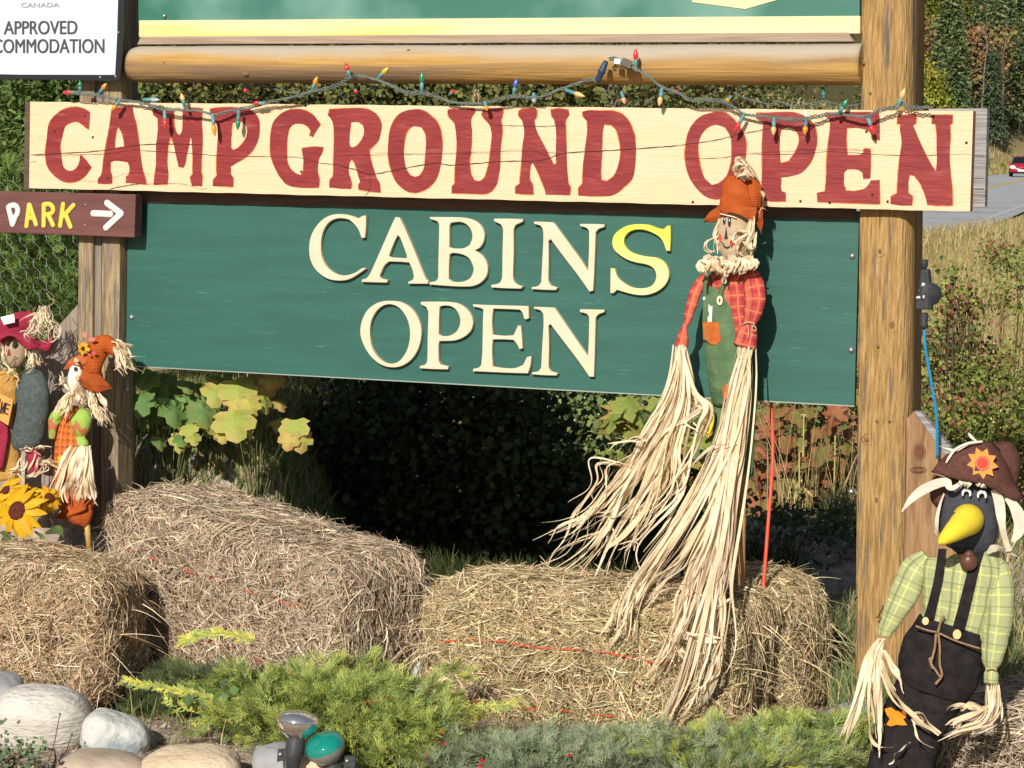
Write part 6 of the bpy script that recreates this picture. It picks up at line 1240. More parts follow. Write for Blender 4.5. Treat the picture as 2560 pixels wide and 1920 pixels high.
aR = NM(); H1 = (1860, 866, dS + .012)
GR = [
 [H1, (1836, 960, .14), (1812, 1100, .15), (1790, 1230, .17), (1770, 1350, .22), (1745, 1450, .36), (1710, 1540, .47), (1655, 1640, .47), (1610, 1700, .46)],
 [H1, (1850, 980, .14), (1828, 1120, .15), (1810, 1250, .18), (1800, 1380, .26), (1785, 1480, .42), (1775, 1600, .47), (1765, 1700, .47)],
 [H1, (1855, 980, .13), (1838, 1120, .14), (1818, 1280, .18), (1800, 1400, .28), (1765, 1500, .45), (1735, 1610, .48), (1705, 1720, .47), (1672, 1800, .46), (1662, 1850, .45)],
 [H1, (1840, 940, .14), (1800, 1080, .15), (1750, 1200, .16), (1690, 1300, .2), (1620, 1400, .30), (1570, 1480, .44), (1550, 1560, .47), (1545, 1600, .46)],
 [H1, (1850, 960, .14), (1810, 1120, .15), (1740, 1260, .18), (1650, 1400, .32), (1600, 1470, .44), (1545, 1560, .47), (1520, 1630, .46)],
 [H1, (1860, 980, .13), (1835, 1150, .14), (1770, 1290, .18), (1700, 1400, .28), (1640, 1460, .42), (1590, 1540, .47)],
 [H1, (1860, 960, .13), (1842, 1120, .14), (1818, 1300, .18), (1800, 1440, .34), (1795, 1520, .45), (1790, 1620, .48), (1760, 1700, .48), (1740, 1790, .46)],
 [H1, (1864, 960, .13), (1846, 1080, .13), (1824, 1240, .15), (1808, 1380, .24), (1798, 1470, .40), (1788, 1600, .47)],
 [H1, (1845, 1000, .14), (1815, 1180, .16), (1780, 1330, .22), (1735, 1430, .34), (1710, 1500, .45), (1690, 1590, .48), (1650, 1700, .47)],
 [(1810, 1400, .26), (1815, 1470, .38), (1780, 1490, .44), (1788, 1520, .47), (1840, 1500, .46), (1842, 1540, .46)],
 [(1856, 1095, .13), (1820, 1110, .17), (1780, 1120, .18), (1740, 1160, .17), (1690, 1230, .17), (1640, 1330, .2)],
 [(1770, 1500, .46), (1700, 1470, .44), (1600, 1520, .46)], [(1800, 1600, .49), (1740, 1590, .49), (1690, 1590, .48)], [(1730, 1660, .48), (1700, 1620, .48), (1655, 1585, .48)],
 [(1560, 1500, .45), (1545, 1540, .47), (1530, 1590, .47), (1518, 1630, .46)], [(1800, 1600, .48), (1785, 1680, .48), (1740, 1725, .48)], [(1790, 1640, .48), (1770, 1710, .48), (1715, 1780, .47), (1668, 1850, .45)]]
raffia(aR, SG, GR, [20, 22, 15, 15, 13, 15, 18, 14, 15, 3, 2, 2, 2, 2, 3, 4, 6], 9, 13, .0074, 33, 10, 26, .018, .3); aR.build('raffia_arm', m_raff, sc1, kind='stuff')
# green ruffled cloth ends of the trousers behind
flap(SG, [[(1862, 1110, .08), (1872, 1130, .08), (1874, 1150, .08)], [(1850, 1130, .085), (1868, 1150, .085), (1872, 1170, .08)], [(1845, 1160, .08), (1856, 1186, .08), (1862, 1188, .08)]], m_ov, sc1, 'cloth_end', .01, 6)
flap(SG, [[(1740, 1120, .07), (1760, 1125, .08), (1790, 1130, .08)], [(1722, 1140, .07), (1750, 1145, .08), (1776, 1150, .08)], [(1712, 1142, .07), (1735, 1150, .07), (1750, 1152, .07)]], m_ov, sc1, 'cloth_end', .01, 7)
# stake
st = thing('bamboo_stake', 'bamboo stake holding up the scarecrow, standing between two bales', 'stake', SG.at(1850, 1560, .10)); a = NM(); pts = [SG.at(x, y, d) for x, y, d in ((1848, 640, .062), (1852, 1000, .06), (1854, 1200, .075), (1852, 1400, .10), (1852, 1600, .12))]
q = crom([v3(p) for p in pts], 50); r_ = np.full(50, .0118); r_[[30, 31, 41]] = .0132; tube(q, r_, a, 14); a.build('cane', mat('bamboo', C(186, 146, 96), C(150, 110, 68), .6, 10, (8, 8, .8), c3=C(206, 172, 122), c3scale=3), st)
a = NM()
for i in (30, 41): tube([q[i] - [0, 0, .001], q[i] + [0, 0, .002]], .0142, a, 14)
a.build('node_ring', mat('bamboo_node', C(150, 116, 76), rough=.7), st)
a = NM(); rp_ = [SG.at(x, y, d) for x, y, d in ((1926, 930, -.075), (1928, 1010, -.072), (1932, 1110, -.06), (1929, 1200, -.04), (1921, 1300, -.015), (1912, 1420, .01), (1903, 1540, .03))]
tube(crom([v3(p) for p in rp_], 30), .0048, a, 10); a.build('red_marker_rod', mat('red_plastic_rod', C(232, 88, 66), rough=.45), None, rp_[-1], label='thin bent orange red rod standing in the shaggy bale behind the panel', cat='rod')
a = NM(); tube([P(2072, 1792, 5.9), P(2135, 1757, 6.05)], .0062, a, 10); a.build('red_marker_rod', mat('red_plastic_rod'  , None), None, P(2072, 1792, 5.9), label='short piece of red rod lying at the foot of the right post', cat='rod')

# ================================================================== CROW FIGURE
CR = Plane(2380, 1500, 5.36, 16)
m_crow = mat('black_felt', C(66, 68, 76), C(78, 80, 88), .95, 120, bump=.3, spec=.05); m_pants = mat('black_trouser_felt', C(36, 33, 34), C(48, 44, 44), .95, 40, bump=.5, spec=.05)
m_hat = mat('brown_hat_felt', C(92, 60, 54), C(106, 72, 64), .95, 70, bump=.3, spec=.05); m_beak = mat('yellow_beak', C(252, 228, 70, .7), C(248, 216, 60, .7), .7, 30, bump=.15, spec=.15)
m_pg = plaid('green_plaid', C(190, 194, 142, .7), C(224, 232, 140, .7), C(128, 140, 92, .62), 26, 24, .09)
m_rib = mat('cream_cloth_strip', C(232, 220, 200), C(244, 234, 216), .85, 30, bump=.3, trans=.2)
cw = thing('crow_scarecrow', 'crow figure with yellow beak, brown hat and green plaid shirt before the right post', 'scarecrow', CR.at(2290, 1930, 0))
kc = 1659 / 400
def zc(x, y, *r_): return (x / kc + 2160, y / kc + 1060) + r_
kd = 1590 / 460
def zd(x, y, *r_): return (x / kd + 2100, y / kd + 1440) + r_
# trousers
loft(CR, [zd(945, 400, 0, 78), zd(920, 500, .0, 88), zd(890, 620, 0, 100), zd(860, 780, 0, 104), zd(830, 900, 0, 98), zd(800, 1000, 0, 86)], 30, 26, .45, .035, 30, 1).build('trousers', m_pants, cw)
loft(CR, [zd(700, 880, -.01, 54), zd(640, 1000, 0, 54), zd(560, 1150, .005, 50), zd(480, 1300, .0, 48), zd(430, 1480, 0, 46), zd(390, 1720, 0, 46)], 24, 24, .6, .06, 30, 2).build('trouser_leg', m_pants, cw)
loft(CR, [zd(930, 880, -.02, 62), zd(860, 1050, 0, 58), zd(760, 1250, .0, 52), zd(690, 1450, 0, 46), zd(650, 1720, 0, 44)], 24, 24, .6, .06, 30, 3).build('trouser_leg', m_pants, cw)
# shirt
loft(CR, [zc(1020, 1330, 0, 40), zc(1040, 1390, 0, 84), zc(1030, 1500, 0.005, 96), (2402, 1470, .008, 93), (2394, 1530, .008, 86), (2380, 1575, .006, 80)], 36, 34, .42, .07, 30, 5).build('shirt', m_pg, cw)
loft(CR, [(2318, 1390, 0, 20), (2290, 1420, 0, 34), (2262, 1475, .01, 36), (2238, 1525, .015, 30), (2222, 1558, .015, 24), (2216, 1570, .015, 20), (2210, 1590, .015, 15)], 24, 34, .55, .15, 38, 6).build('sleeve', m_pg, cw)
loft(CR, [(2465, 1400, -.01, 26), (2492, 1440, 0, 38), (2496, 1520, .01, 40), (2488, 1590, .012, 35), (2480, 1650, .012, 26), (2478, 1672, .012, 14), (2478, 1684, .012, 18), (2477, 1708, .012, 18)], 24, 36, .6, .11, 34, 7).build('sleeve', m_pg, cw)
# waistband, straps, buttons, rope
flap(CR, [[zd(672, 345, .032), zd(850, 395, .048), zd(1000, 440, .048), zd(1212, 510, .028)], [zd(668, 385, .033), zd(845, 440, .051), zd(990, 490, .051), zd(1212, 560, .028)], [zd(665, 428, .031), zd(840, 485, .049), zd(985, 545, .049), zd(1212, 618, .026)]], m_pants, cw, 'waistband', .001, 1)
flap(CR, [[(2346, 1372, .02), (2366, 1372, .026)], [(2336, 1440, .047), (2358, 1440, .050)], [(2322, 1500, .046), (2344, 1500, .050)], [(2309, 1545, .038), (2331, 1552, .047)]], m_pants, cw, 'strap', .001, 2)
flap(CR, [[(2430, 1380, .028), (2460, 1380, .024)], [(2413, 1450, .050), (2440, 1455, .048)], [(2392, 1530, .051), (2421, 1535, .049)], [(2380, 1572, .049), (2409, 1580, .047)]], m_pants, cw, 'strap', .001, 3)
for x, y, rx in ((738, 390, 8.5), (1011, 505, 10.5)):
    q = zd(x, y); ell2(CR, q[0], q[1], .054 if x > 900 else .049, rx, rx * 1.15, mat('wooden_button', C(224, 200, 150), C(206, 180, 130), .5, 50), cw, 'button', .004)
rope = mat('jute_rope', C(168, 136, 104), C(138, 106, 80), .9, 200, bump=.5)
line(CR, [zd(655, 432), zd(760, 470), zd(850, 492), zd(1000, 560), zd(1212, 628)], .054, .0024, rope, cw, 'rope_belt', 30)
for pts, dd in (([(900, 345), (870, 400), (845, 490)], .058), ([(830, 500), (822, 600), (800, 700), (775, 720), (800, 800)], .06), ([(850, 500), (862, 620), (862, 760), (880, 860), (825, 935)], .06), ([(800, 700), (790, 760), (830, 820), (870, 880)], .062)):
    line(CR, [zd(*p) for p in pts], dd, .0030, rope, cw, 'rope_tie', 24)
a = NM(); patch(CR, [zd(*p) for p in ((385, 1150), (440, 1135), (480, 1165), (530, 1175), (572, 1160), (570, 1225), (545, 1235), (580, 1290), (530, 1290), (490, 1285), (440, 1300), (400, 1285), (430, 1235), (405, 1200))], .034, mat('orange_felt_leaf', C(240, 146, 36), C(226, 128, 30), .9, 60), cw, 'leaf_patch', th=.003)
# head and beak
loft(CR, [zc(1160, 560, 0, 62, .75), zc(1130, 640, 0, 72, .78), zc(1090, 800, 0, 72, .8), zc(1080, 950, 0, 73, .8), zc(1090, 1100, 0, 74, .8), zc(1120, 1230, 0, 62, .75), zc(1130, 1330, 0, 40, .7)], 32, 26, .8, .015, 20, 8).build('head', m_crow, cw)
bk = [zc(1085, 985, .052), zc(1060, 1005, .085), zc(1000, 1060, .115), zc(900, 1140, .148), zc(815, 1205, .17), zc(775, 1232, .18)]
q = crom(bk, 26); rad_ = np.interp(np.linspace(0, 1, 26), [0, .10, .3, .55, .8, .93, 1], [38, 39.5, 35, 25, 13, 6.5, 2.5]) * CR.m(2400, 1300)
a = NM(); tube([CR.at(*r_) for r_ in q], rad_, a, 28, 0, 1, CR.n); a.build('beak', m_beak, cw)
for pts in ([(903, 945), (915, 935), (945, 915)], [(985, 918), (992, 955), (1040, 940)]):
    line(CR, [zc(*p) for p in pts], .1115 if pts[0][0] < 950 else .1155, .0012, m_ink, cw, 'stitch_mark', 10)
for x, y in ((1062, 725), (1222, 745)):
    a = NM(); tube([CR.at(*zc(x + 40 * math.cos(t), y + 42 * math.sin(t), .068)) for t in np.linspace(R(150), R(395), 20)], np.interp(np.linspace(0, 1, 20), [0, .3, .7, 1], [.0012, .0034, .0034, .0016]), a, 8, 0, .4, CR.n); a.build('eye', m_ww, cw, label='white ring eye')
a = NM(); ellips(CR.at(*zc(1085, 1430, .055)), (.019, .016, .021), a, 0, 16, 12, wr=.06, wf=60); ellips(CR.at(*zc(1085, 1350, .055)), (.012, .012, .010), a, 0, 12, 8); a.build('bow_tie_knot', mat('brown_satin', C(96, 62, 52), rough=.35), cw)
# hat: turned-up brim with crown
flap(CR, [[zc(1250, 180, .04), zc(1330, 190, .03), zc(1460, 320, .0), zc(1570, 470, -.02)], [zc(960, 290, .07), zc(1200, 320, .09), zc(1450, 460, .07), zc(1590, 640, .0)], [zc(800, 400, .07), zc(1080, 480, .10), zc(1350, 580, .09), zc(1660, 760, .03)], [zc(695, 500, .06), zc(960, 575, .09), zc(1250, 640, .09), zc(1560, 800, .05)]], m_hat, cw, 'hat_brim', .004, 1, 20)
flap(CR, [[zc(1240, 185, .03), zc(1050, 230, .04), zc(850, 330, .04)], [zc(1200, 260, .06), zc(950, 330, .07), zc(760, 420, .06)], [zc(1100, 420, .085), zc(900, 480, .08), zc(700, 495, .06)]], m_hat, cw, 'hat_brim', .003, 2, 20)
flap(CR, [[zc(720, 520, .02), zc(850, 560, .03), zc(960, 590, .05)], [zc(690, 640, .02), zc(800, 660, .03), zc(900, 670, .04)], [zc(690, 780, .0), zc(760, 800, .02), zc(830, 790, .03)], [zc(750, 870, 0), zc(780, 830, .02), zc(800, 810, .03)]], m_hat, cw, 'hat_brim', .003, 3, 20)
loft(CR, [zc(1330, 215, -.03, 30, 1), zc(1350, 300, -.03, 60, .9), zc(1330, 450, -.02, 72, .9), zc(1260, 600, -.01, 78, .85)], 28, 18, .9, .03, 20, 9).build('hat_crown', m_hat, cw)
sun_pts = []
for i in range(18):
    t = i / 18 * 6.283 + .12; r_ = 40 if i % 2 == 0 else 27; sun_pts.append((2456 + r_ * math.cos(t), 1158 + r_ * math.sin(t) + .12 * r_ * math.cos(t)))
patch(CR, sun_pts, .099, mat('orange_felt', C(246, 166, 84, .66), rough=.9), cw, 'felt_sun', th=.012); ell2(CR, 2456, 1158, .1015, 18, 18, m_rdcheek, cw, 'felt_disc', .002)
a = NM()
for i in range(22):
    t0 = i / 22 * 6.283; tube([CR.at(2456 + 15.5 * math.cos(t), 1158 + 15.5 * math.sin(t), .1022) for t in (t0, t0 + .16)], .0006, a, 4)
a.build('stitching', m_ww, cw, kind='stuff')
# cloth strip hair
def strip_(pl, pts, wpx, m, parent, name, seed=0, tw=0.0, twr=1.0, K=26):
    a_ = NM(); q_ = crom([list(p) for p in pts], K); PT = np.array([[v3(pl.at(*r)) for r in q_]]); T_ = unit(np.gradient(PT[0], axis=0)); B1_ = unit(np.cross(T_, v3(pl.n))); B2_ = np.cross(T_, B1_); th = tw + twr * np.linspace(0, 1, K) + .3 * np.sin(np.linspace(0, 8, K) + seed)
    W_ = (B1_ * np.cos(th)[:, None] + B2_ * np.sin(th)[:, None])[None]; w_ = np.interp(np.linspace(0, 1, K), np.linspace(0, 1, len(wpx)), wpx) * pl.m(pts[0][0], pts[0][1]) ; ribbons(a_, PT, W_, w_[None]); return a_.build(name, m, parent)
strip_(CR, [zc(1020, 600, .085), zc(930, 660, .085), zc(880, 650, .08), zc(860, 600, .08), zc(750, 620, .07), zc(600, 690, .06), zc(480, 790, .05), zc(390, 910, .045)], [8, 12, 16, 20, 24, 24, 18, 3], m_rib, cw, 'cloth_strip', 0, 0, .3)
strip_(CR, [zc(830, 720, .05), zc(790, 830, .05), zc(760, 960, .05), zc(750, 1080, .05), zc(740, 1140, .045)], [5, 8, 9, 16, 20], m_rib, cw, 'cloth_strip', 1, .5, .3)
strip_(CR, [zc(1350, 680, .06), zc(1400, 800, .055), zc(1420, 950, .05), zc(1440, 1100, .05), zc(1500, 1320, .04)], [20, 26, 24, 20, 14], m_rib, cw, 'cloth_strip', 2, .1, .3)
strip_(CR, [zc(1480, 760, .05), zc(1560, 860, .045), zc(1610, 980, .04), zc(1600, 1120, .035), zc(1540, 1220, .03)], [14, 26, 34, 28, 8], m_rib, cw, 'cloth_strip', 3, -.2, .5)
strip_(CR, [zc(1280, 1340, .03), zc(1340, 1290, .045), zc(1420, 1290, .045), zc(1500, 1330, .03), zc(1600, 1380, .02)], [8, 20, 18, 12, 3], m_rib, cw, 'cloth_strip', 4, 0, 1)
strip_(CR, [zc(1230, 180, .06), zc(1080, 200, .07), zc(950, 260, .08), zc(880, 350, .085), zc(850, 405, .085)], [4, 7, 7, 6, 4], m_rib, cw, 'cloth_strip', 5, .3, .3)
strip_(CR, [zc(1170, 180, .05), zc(1120, 140, .05), zc(1080, 90, .05)], [4, 7, 9], m_rib, cw, 'cloth_strip', 6); strip_(CR, [zc(1080, 210, .07), zc(960, 270, .075), zc(860, 255, .07), zc(780, 230, .06)], [3, 6, 5, 2], m_rib, cw, 'cloth_strip', 7)
for i, (x0, y0, x1, y1) in enumerate(((1010, 590, 990, 650), (1110, 600, 1060, 650), (1170, 610, 1210, 655), (1210, 625, 1255, 665), (1050, 595, 1030, 640))):
    strip_(CR, [zc(x0, y0, .085), zc((x0 + x1) / 2, (y0 + y1) / 2, .092), zc(x1, y1, .08)], [10, 12, 11], m_rib, cw, 'cloth_strip', 10 + i, 0, .4)
# raffia hands
a = NM(); raffia(a, CR, [[zd(360, 540, .015), zd(310, 640, .03), zd(290, 760, .04), zd(285, 950, .05), zd(300, 1200, .05), zd(310, 1640, .045)], [zd(360, 540, .015), zd(280, 640, .02), zd(220, 800, .03), zd(130, 1130, .04), zd(50, 1380, .05), zd(-20, 1560, .05)],
   [zd(350, 640, .02), zd(370, 780, .04), zd(420, 900, .06), zd(500, 1080, .07), zd(620, 1200, .075), zd(750, 1300, .07), zd(930, 1400, .06)], [zd(350, 640, .02), zd(400, 760, .05), zd(460, 880, .06), zd(530, 1030, .06)], [zd(340, 680, .03), zd(330, 900, .05), zd(350, 1150, .05), zd(355, 1500, .05)],
   [zd(600, 1180, .07), zd(580, 1290, .07), zd(620, 1400, .07), zd(730, 1490, .07)], [zd(240, 1180, .05), zd(205, 1240, .05), zd(240, 1380, .05), zd(310, 1470, .05), zd(430, 1485, .05)], [zd(640, 1440, .05), zd(560, 1510, .06), zd(500, 1600, .06), zd(480, 1680, .06)]],
   [9, 4, 3, 3, 6, 1, 1, 1], 5, 9, .0105, 41, 5, 18, .008, .25); a.build('raffia_hand', m_raff, cw, kind='stuff')
a = NM(); raffia(a, CR, [[zd(1300, 930, .012), zd(1290, 1050, .02), zd(1280, 1180, .03), zd(1200, 1260, .05), zd(1050, 1320, .06), zd(900, 1390, .06)], [zd(1340, 930, .012), zd(1350, 1050, .02), zd(1350, 1180, .03), zd(1280, 1280, .05), zd(1100, 1340, .06), zd(920, 1400, .06)],
   [zd(1290, 1120, .02), zd(1150, 1190, .05), zd(1020, 1250, .06), zd(920, 1300, .06)], [zd(1250, 1180, .03), zd(1180, 1130, .05), zd(1050, 1120, .06), zd(960, 1170, .06)], [zd(900, 1380, .06), zd(800, 1300, .07), zd(740, 1215, .07), zd(690, 1240, .07), zd(780, 1290, .07), zd(900, 1340, .06)]],
   [9, 8, 9, 5, 2], 7, 12, .0075, 43, 7, 16, .012, .25); a.build('raffia_hand', m_raff, cw, kind='stuff')
line(CR, [(2465, 1674), (2478, 1671), (2492, 1674)], .03, .0016, m_tw, cw, 'tie')

# ================================================================== LEFT SCARECROWS
LP = Plane(180, 1100, 6.85, 18)
k5 = 1866 / 360; k8 = 1659 / 360
def z5(x, y, *r_): return (x / k5, y / k5 + 740) + r_
def z8(x, y, *r_): return (x / k8, y / k8 + 1040) + r_
og = thing('scarecrow', 'small scarecrow girl with curled orange hat, lime sleeves and raffia braids', 'scarecrow', LP.at(215, 1390, 0))
m_lime = mat('lime_leaf_print', C(158, 198, 84, .62), C(174, 208, 98, .62), .8, 14, bump=.4, c3=C(206, 122, 80, .62), c3scale=18, c3ramp=(.56, .60)); m_check = plaid('orange_check', C(208, 104, 48), C(120, 66, 40), C(226, 132, 66), 52, 52, .22)
m_wf = mat('white_cloth_face', C(238, 226, 210), rough=.85); m_spr = mat('brown_rust_cloth', C(170, 84, 44), C(188, 100, 56), .9, 50, bump=.4)
loft(LP, [z8(830, -120, -.02, 14), z8(830, -40, -.02, 28), z8(820, 100, -.02, 34), z8(810, 300, -.02, 42), z8(830, 500, -.02, 50), z8(850, 750, -.02, 56), z8(870, 950, -.02, 58), z8(880, 1080, -.02, 44)], 28, 34, .5, .06, 45, 1).build('dress', m_check, og)
loft(LP, [z8(900, 1000, -.01, 40), z8(890, 1080, 0, 42), z8(850, 1130, 0, 44), z8(800, 1190, 0, 20)], 24, 14, .5, .14, 70, 2).build('skirt_hem', burl2, og)
flap(LP, [[z8(740, 1060, .02), z8(860, 1090, .03), z8(1000, 1010, .02)], [z8(690, 1120, .02), z8(800, 1140, .035), z8(1000, 1080, .02)], [z8(620, 1170, .01), z8(760, 1190, .02), z8(930, 1130, .01)]], burl, og, 'foot_cloth', .008, 5)
loft(LP, [z8(930, -60, .0, 14), z8(935, 20, .02, 27), z8(930, 120, .025, 26), z8(935, 200, .025, 18), z8(938, 240, .025, 11), z8(935, 280, .025, 18), z8(940, 340, .025, 21)], 24, 28, .7, .06, 60, 3).build('sleeve', m_lime, og)
loft(LP, [z8(700, -60, -.02, 14), z8(640, 40, -.01, 20), z8(610, 120, 0, 12), z8(600, 260, 0, 8)], 18, 20, .7, .08, 60, 4).build('sleeve', m_lime, og)
# head + hat
loft(LP, [z5(965, 850, .02, 6, .9), z5(985, 930, .02, 15, .9), z5(980, 1050, .02, 20, .9), z5(960, 1150, .02, 16, .9), z5(950, 1230, .02, 8, .9)], 20, 16, .9).build('head', m_wf, og)
ell2(LP, *z5(970, 945), .045, 2.6, 5, m_ink, og, 'eye', .006, 10); ell2(LP, *z5(1000, 1060), .042, 5, 7, mat('blush_paint', C(236, 170, 130), rough=.8), og, 'cheek', .002)
loft(LP, [z5(1210, 1060, .0, 26, .8), z5(1190, 960, .01, 26, .8), z5(1210, 850, .01, 27, .8), z5(1250, 740, .005, 29, .8), z5(1320, 650, 0, 27, .8), z5(1400, 640, 0, 24, .8), z5(1470, 700, 0, 16, .8), z5(1510, 740, 0, 11, .8)], 28, 34, .8, .06, 40, 6).build('hat', burl, og)
flap(LP, [[z5(1100, 950, .03), z5(1180, 1000, .045), z5(1290, 1010, .03)], [z5(1040, 1050, .035), z5(1200, 1120, .06), z5(1400, 1130, .035)], [z5(1060, 1180, .03), z5(1250, 1250, .05), z5(1465, 1205, .02)]], burl2, og, 'brim', .004, 7)
flap(LP, [[z5(1150, 780, .03), z5(1030, 770, .03), z5(940, 800, .02)], [z5(1120, 870, .035), z5(960, 880, .03), z5(850, 900, .01)], [z5(1030, 900, .03), z5(920, 940, .02), z5(820, 960, .0)]], m_spr, og, 'brim', .004, 8)
fl = NM()
def petals(pl, px, py, d, r_px, n_, wd, mcol, parent, name, seed=0, cup=.25, tilt=(0, 0), layers=1, rin=.25, droop=.3):
    g_ = random.Random(seed); a_ = NM(); s_ = pl.m(px, py, d); c0 = v3(pl.at(px, py, d)); nn_ = unit(v3(pl.n) + v3(pl.u) * tilt[0] + np.array([0, 0, tilt[1]])); e1 = unit(np.cross([0, 0, 1.], nn_)); e2 = np.cross(nn_, e1)
    for l_ in range(layers):
        for i in range(n_):
            t = (i + .5 * l_) / n_ * 6.283 + g_.uniform(-.12, .12); L_ = r_px * s_ * g_.uniform(.85, 1.12) * (1 - .12 * l_); dr = e1 * math.cos(t) + e2 * math.sin(t); sd_ = np.cross(nn_, dr); K = 7; tt = np.linspace(rin, 1, K)
            cu_ = g_.uniform(-.2, .4); P_ = c0 + dr * (L_ * tt)[:, None] + nn_ * (L_ * (cup * tt - (cup + droop * g_.uniform(.2, 1.3)) * tt ** 2.2))[:, None] + sd_ * (L_ * .18 * cu_ * tt ** 2)[:, None] - nn_ * .004 * l_
            P_ = P_[None]; W_ = np.broadcast_to(unit(sd_ + nn_ * g_.uniform(-.4, .4)), P_.shape); w_ = wd * L_ * np.array([.5, .9, 1.15, 1.2, 1.0, .65, .08]); 
            mid = P_[0] - nn_ * (w_ * .16)[:, None]; V = np.stack([P_[0] - W_[0] * w_[:, None] * .5, mid, P_[0] + W_[0] * w_[:, None] * .5], 1).reshape(-1, 3); F = [(3 * k, 3 * k + 1, 3 * k + 4, 3 * k + 3) for k in range(K - 1)] + [(3 * k + 1, 3 * k + 2, 3 * k + 5, 3 * k + 4) for k in range(K - 1)]
            k_ = g_.uniform(.86, 1.08); a_.add(V, F, 0, np.array([k_, k_ * g_.uniform(.92, 1.04), k_]), None, True)
    return a_.build(name, mcol, parent, kind='stuff' if n_ * layers > 12 else None), c0, nn_, s_
m_pet = mat('yellow_petals', C(252, 206, 40, .72), C(250, 190, 24, .72), .6, 40, attr=True, trans=.25); m_petp = mat('pink_petals', C(226, 90, 104), C(236, 150, 130), .7, 30, attr=True, trans=.2); m_disk = mat('flower_disk', C(92, 42, 34), C(128, 62, 40), .95, 220, bump=1.0, bscale=400)
petals(LP, *z5(1080, 680), .05, 17, 7, .5, m_pet, og, 'flower_petals', 1); petals(LP, *z5(1120, 560), .045, 22, 3, .45, m_petp, og, 'flower_petals', 2); petals(LP, *z5(1170, 730), .05, 14, 3, .5, m_petp, og, 'flower_petals', 3); ellips(LP.at(*z5(1075, 678, .052)), (.006, .005, .006), None, 0, 10, 8, wr=.2, wf=400).build('flower_centre', m_disk, og)
petals(LP, *z8(735, 540), .035, 24, 12, .34, m_pet, og, 'flower_petals', 4); ellips(LP.at(*z8(738, 540, .038)), (.008, .005, .009), None, 0, 10, 8, wr=.2, wf=400).build('flower_centre', m_disk, og)
a = NM(); raffia(a, LP, [[z5(1440, 600, .0), z5(1540, 600, .01), z5(1620, 720, .02), z5(1700, 900, .01), z5(1790, 1000, .0)], [z5(1480, 640, 0), z5(1560, 760, .02), z5(1580, 900, .02), z5(1680, 1060, .01)], [z5(1500, 660, 0), z5(1620, 650, .02), z5(1720, 710, .01)], [z5(1500, 700, 0), z5(1650, 780, .01), z5(1880, 790, 0)], [z5(1500, 720, 0), z5(1560, 860, .01), z5(1380, 970, .01)]], [9, 8, 5, 3, 1], 4, 7, .0075, 51, 5, 14, .012); a.build('raffia_tassel', m_raff, og, kind='stuff')
a = NM(); raffia(a, LP, [[z5(1150, 1250, .04), z5(1230, 1400, .05), z5(1300, 1500, .05), z5(1420, 1680, .04)], [z5(1270, 1250, .04), z5(1330, 1350, .05), z5(1390, 1480, .04)], [z5(1180, 1260, .04), z5(1200, 1420, .05), z5(1260, 1600, .05)], [z5(1010, 1150, .05), z5(1060, 1300, .06), z5(1050, 1440, .06)], [z5(960, 1150, .05), z5(980, 1300, .06), z5(1010, 1420, .06)], [z5(1180, 1280, .04), z5(1240, 1560, .05), z5(1300, 1700, .04)]], [8, 6, 6, 6, 5, 5], 5, 8, .0085, 52, 4, 12, .01, .2)
raffia(a, LP, [[z5(940, 1240, .04), z5(860, 1300, .05), z5(780, 1420, .05), z5(690, 1600, .04)], [z5(950, 1250, .05), z5(910, 1350, .06), z5(860, 1480, .06), z5(830, 1610, .05)], [z5(930, 1240, .05), z5(850, 1180, .05), z5(800, 1130, .05), z5(710, 1140, .04)], [z5(820, 1140, .04), z5(795, 1060, .04), z5(800, 980, .04)]], [7, 7, 3, 2], 4, 6, .0075, 53, 3, 12, .01, .2); a.build('raffia_braids', m_raff, og, kind='stuff')
a = NM(); raffia(a, LP, [[z5(965, 810, .04), z5(985, 850, .045), z5(1010, 890, .045)]], [5], 2, 3, .008, 54, 2, 10, .006); raffia(a, LP, [[z8(885, 345, .03), z8(800, 500, .045), z8(740, 700, .05), z8(680, 860, .05), z8(690, 1000, .045)], [z8(930, 345, .035), z8(880, 520, .055), z8(820, 760, .06), z8(790, 900, .055)], [z8(960, 350, .035), z8(930, 600, .06), z8(880, 800, .06), z8(830, 980, .055)], [z8(1010, 350, .03), z8(990, 600, .055), z8(960, 850, .06), z8(960, 1010, .05)], [z8(1020, 350, .03), z8(1030, 600, .05), z8(1050, 800, .05), z8(1110, 910, .045)], [z8(1000, 350, .03), z8(1010, 650, .05), z8(1040, 900, .055), z8(1045, 1015, .05)]], [7, 7, 7, 6, 5, 6], 5, 9, .0125, 55, 3, 14, .01, .15)
a.build('raffia_hand', m_raff, og, kind='stuff')
a = NM(); tube([LP.at(215, 1280, -.005), LP.at(224, 1382, 0)], .0082, a, 14); a.build('stake', mat('pale_dowel', C(206, 172, 100), C(186, 150, 84), .7, 20, (6, 6, .5)), og)
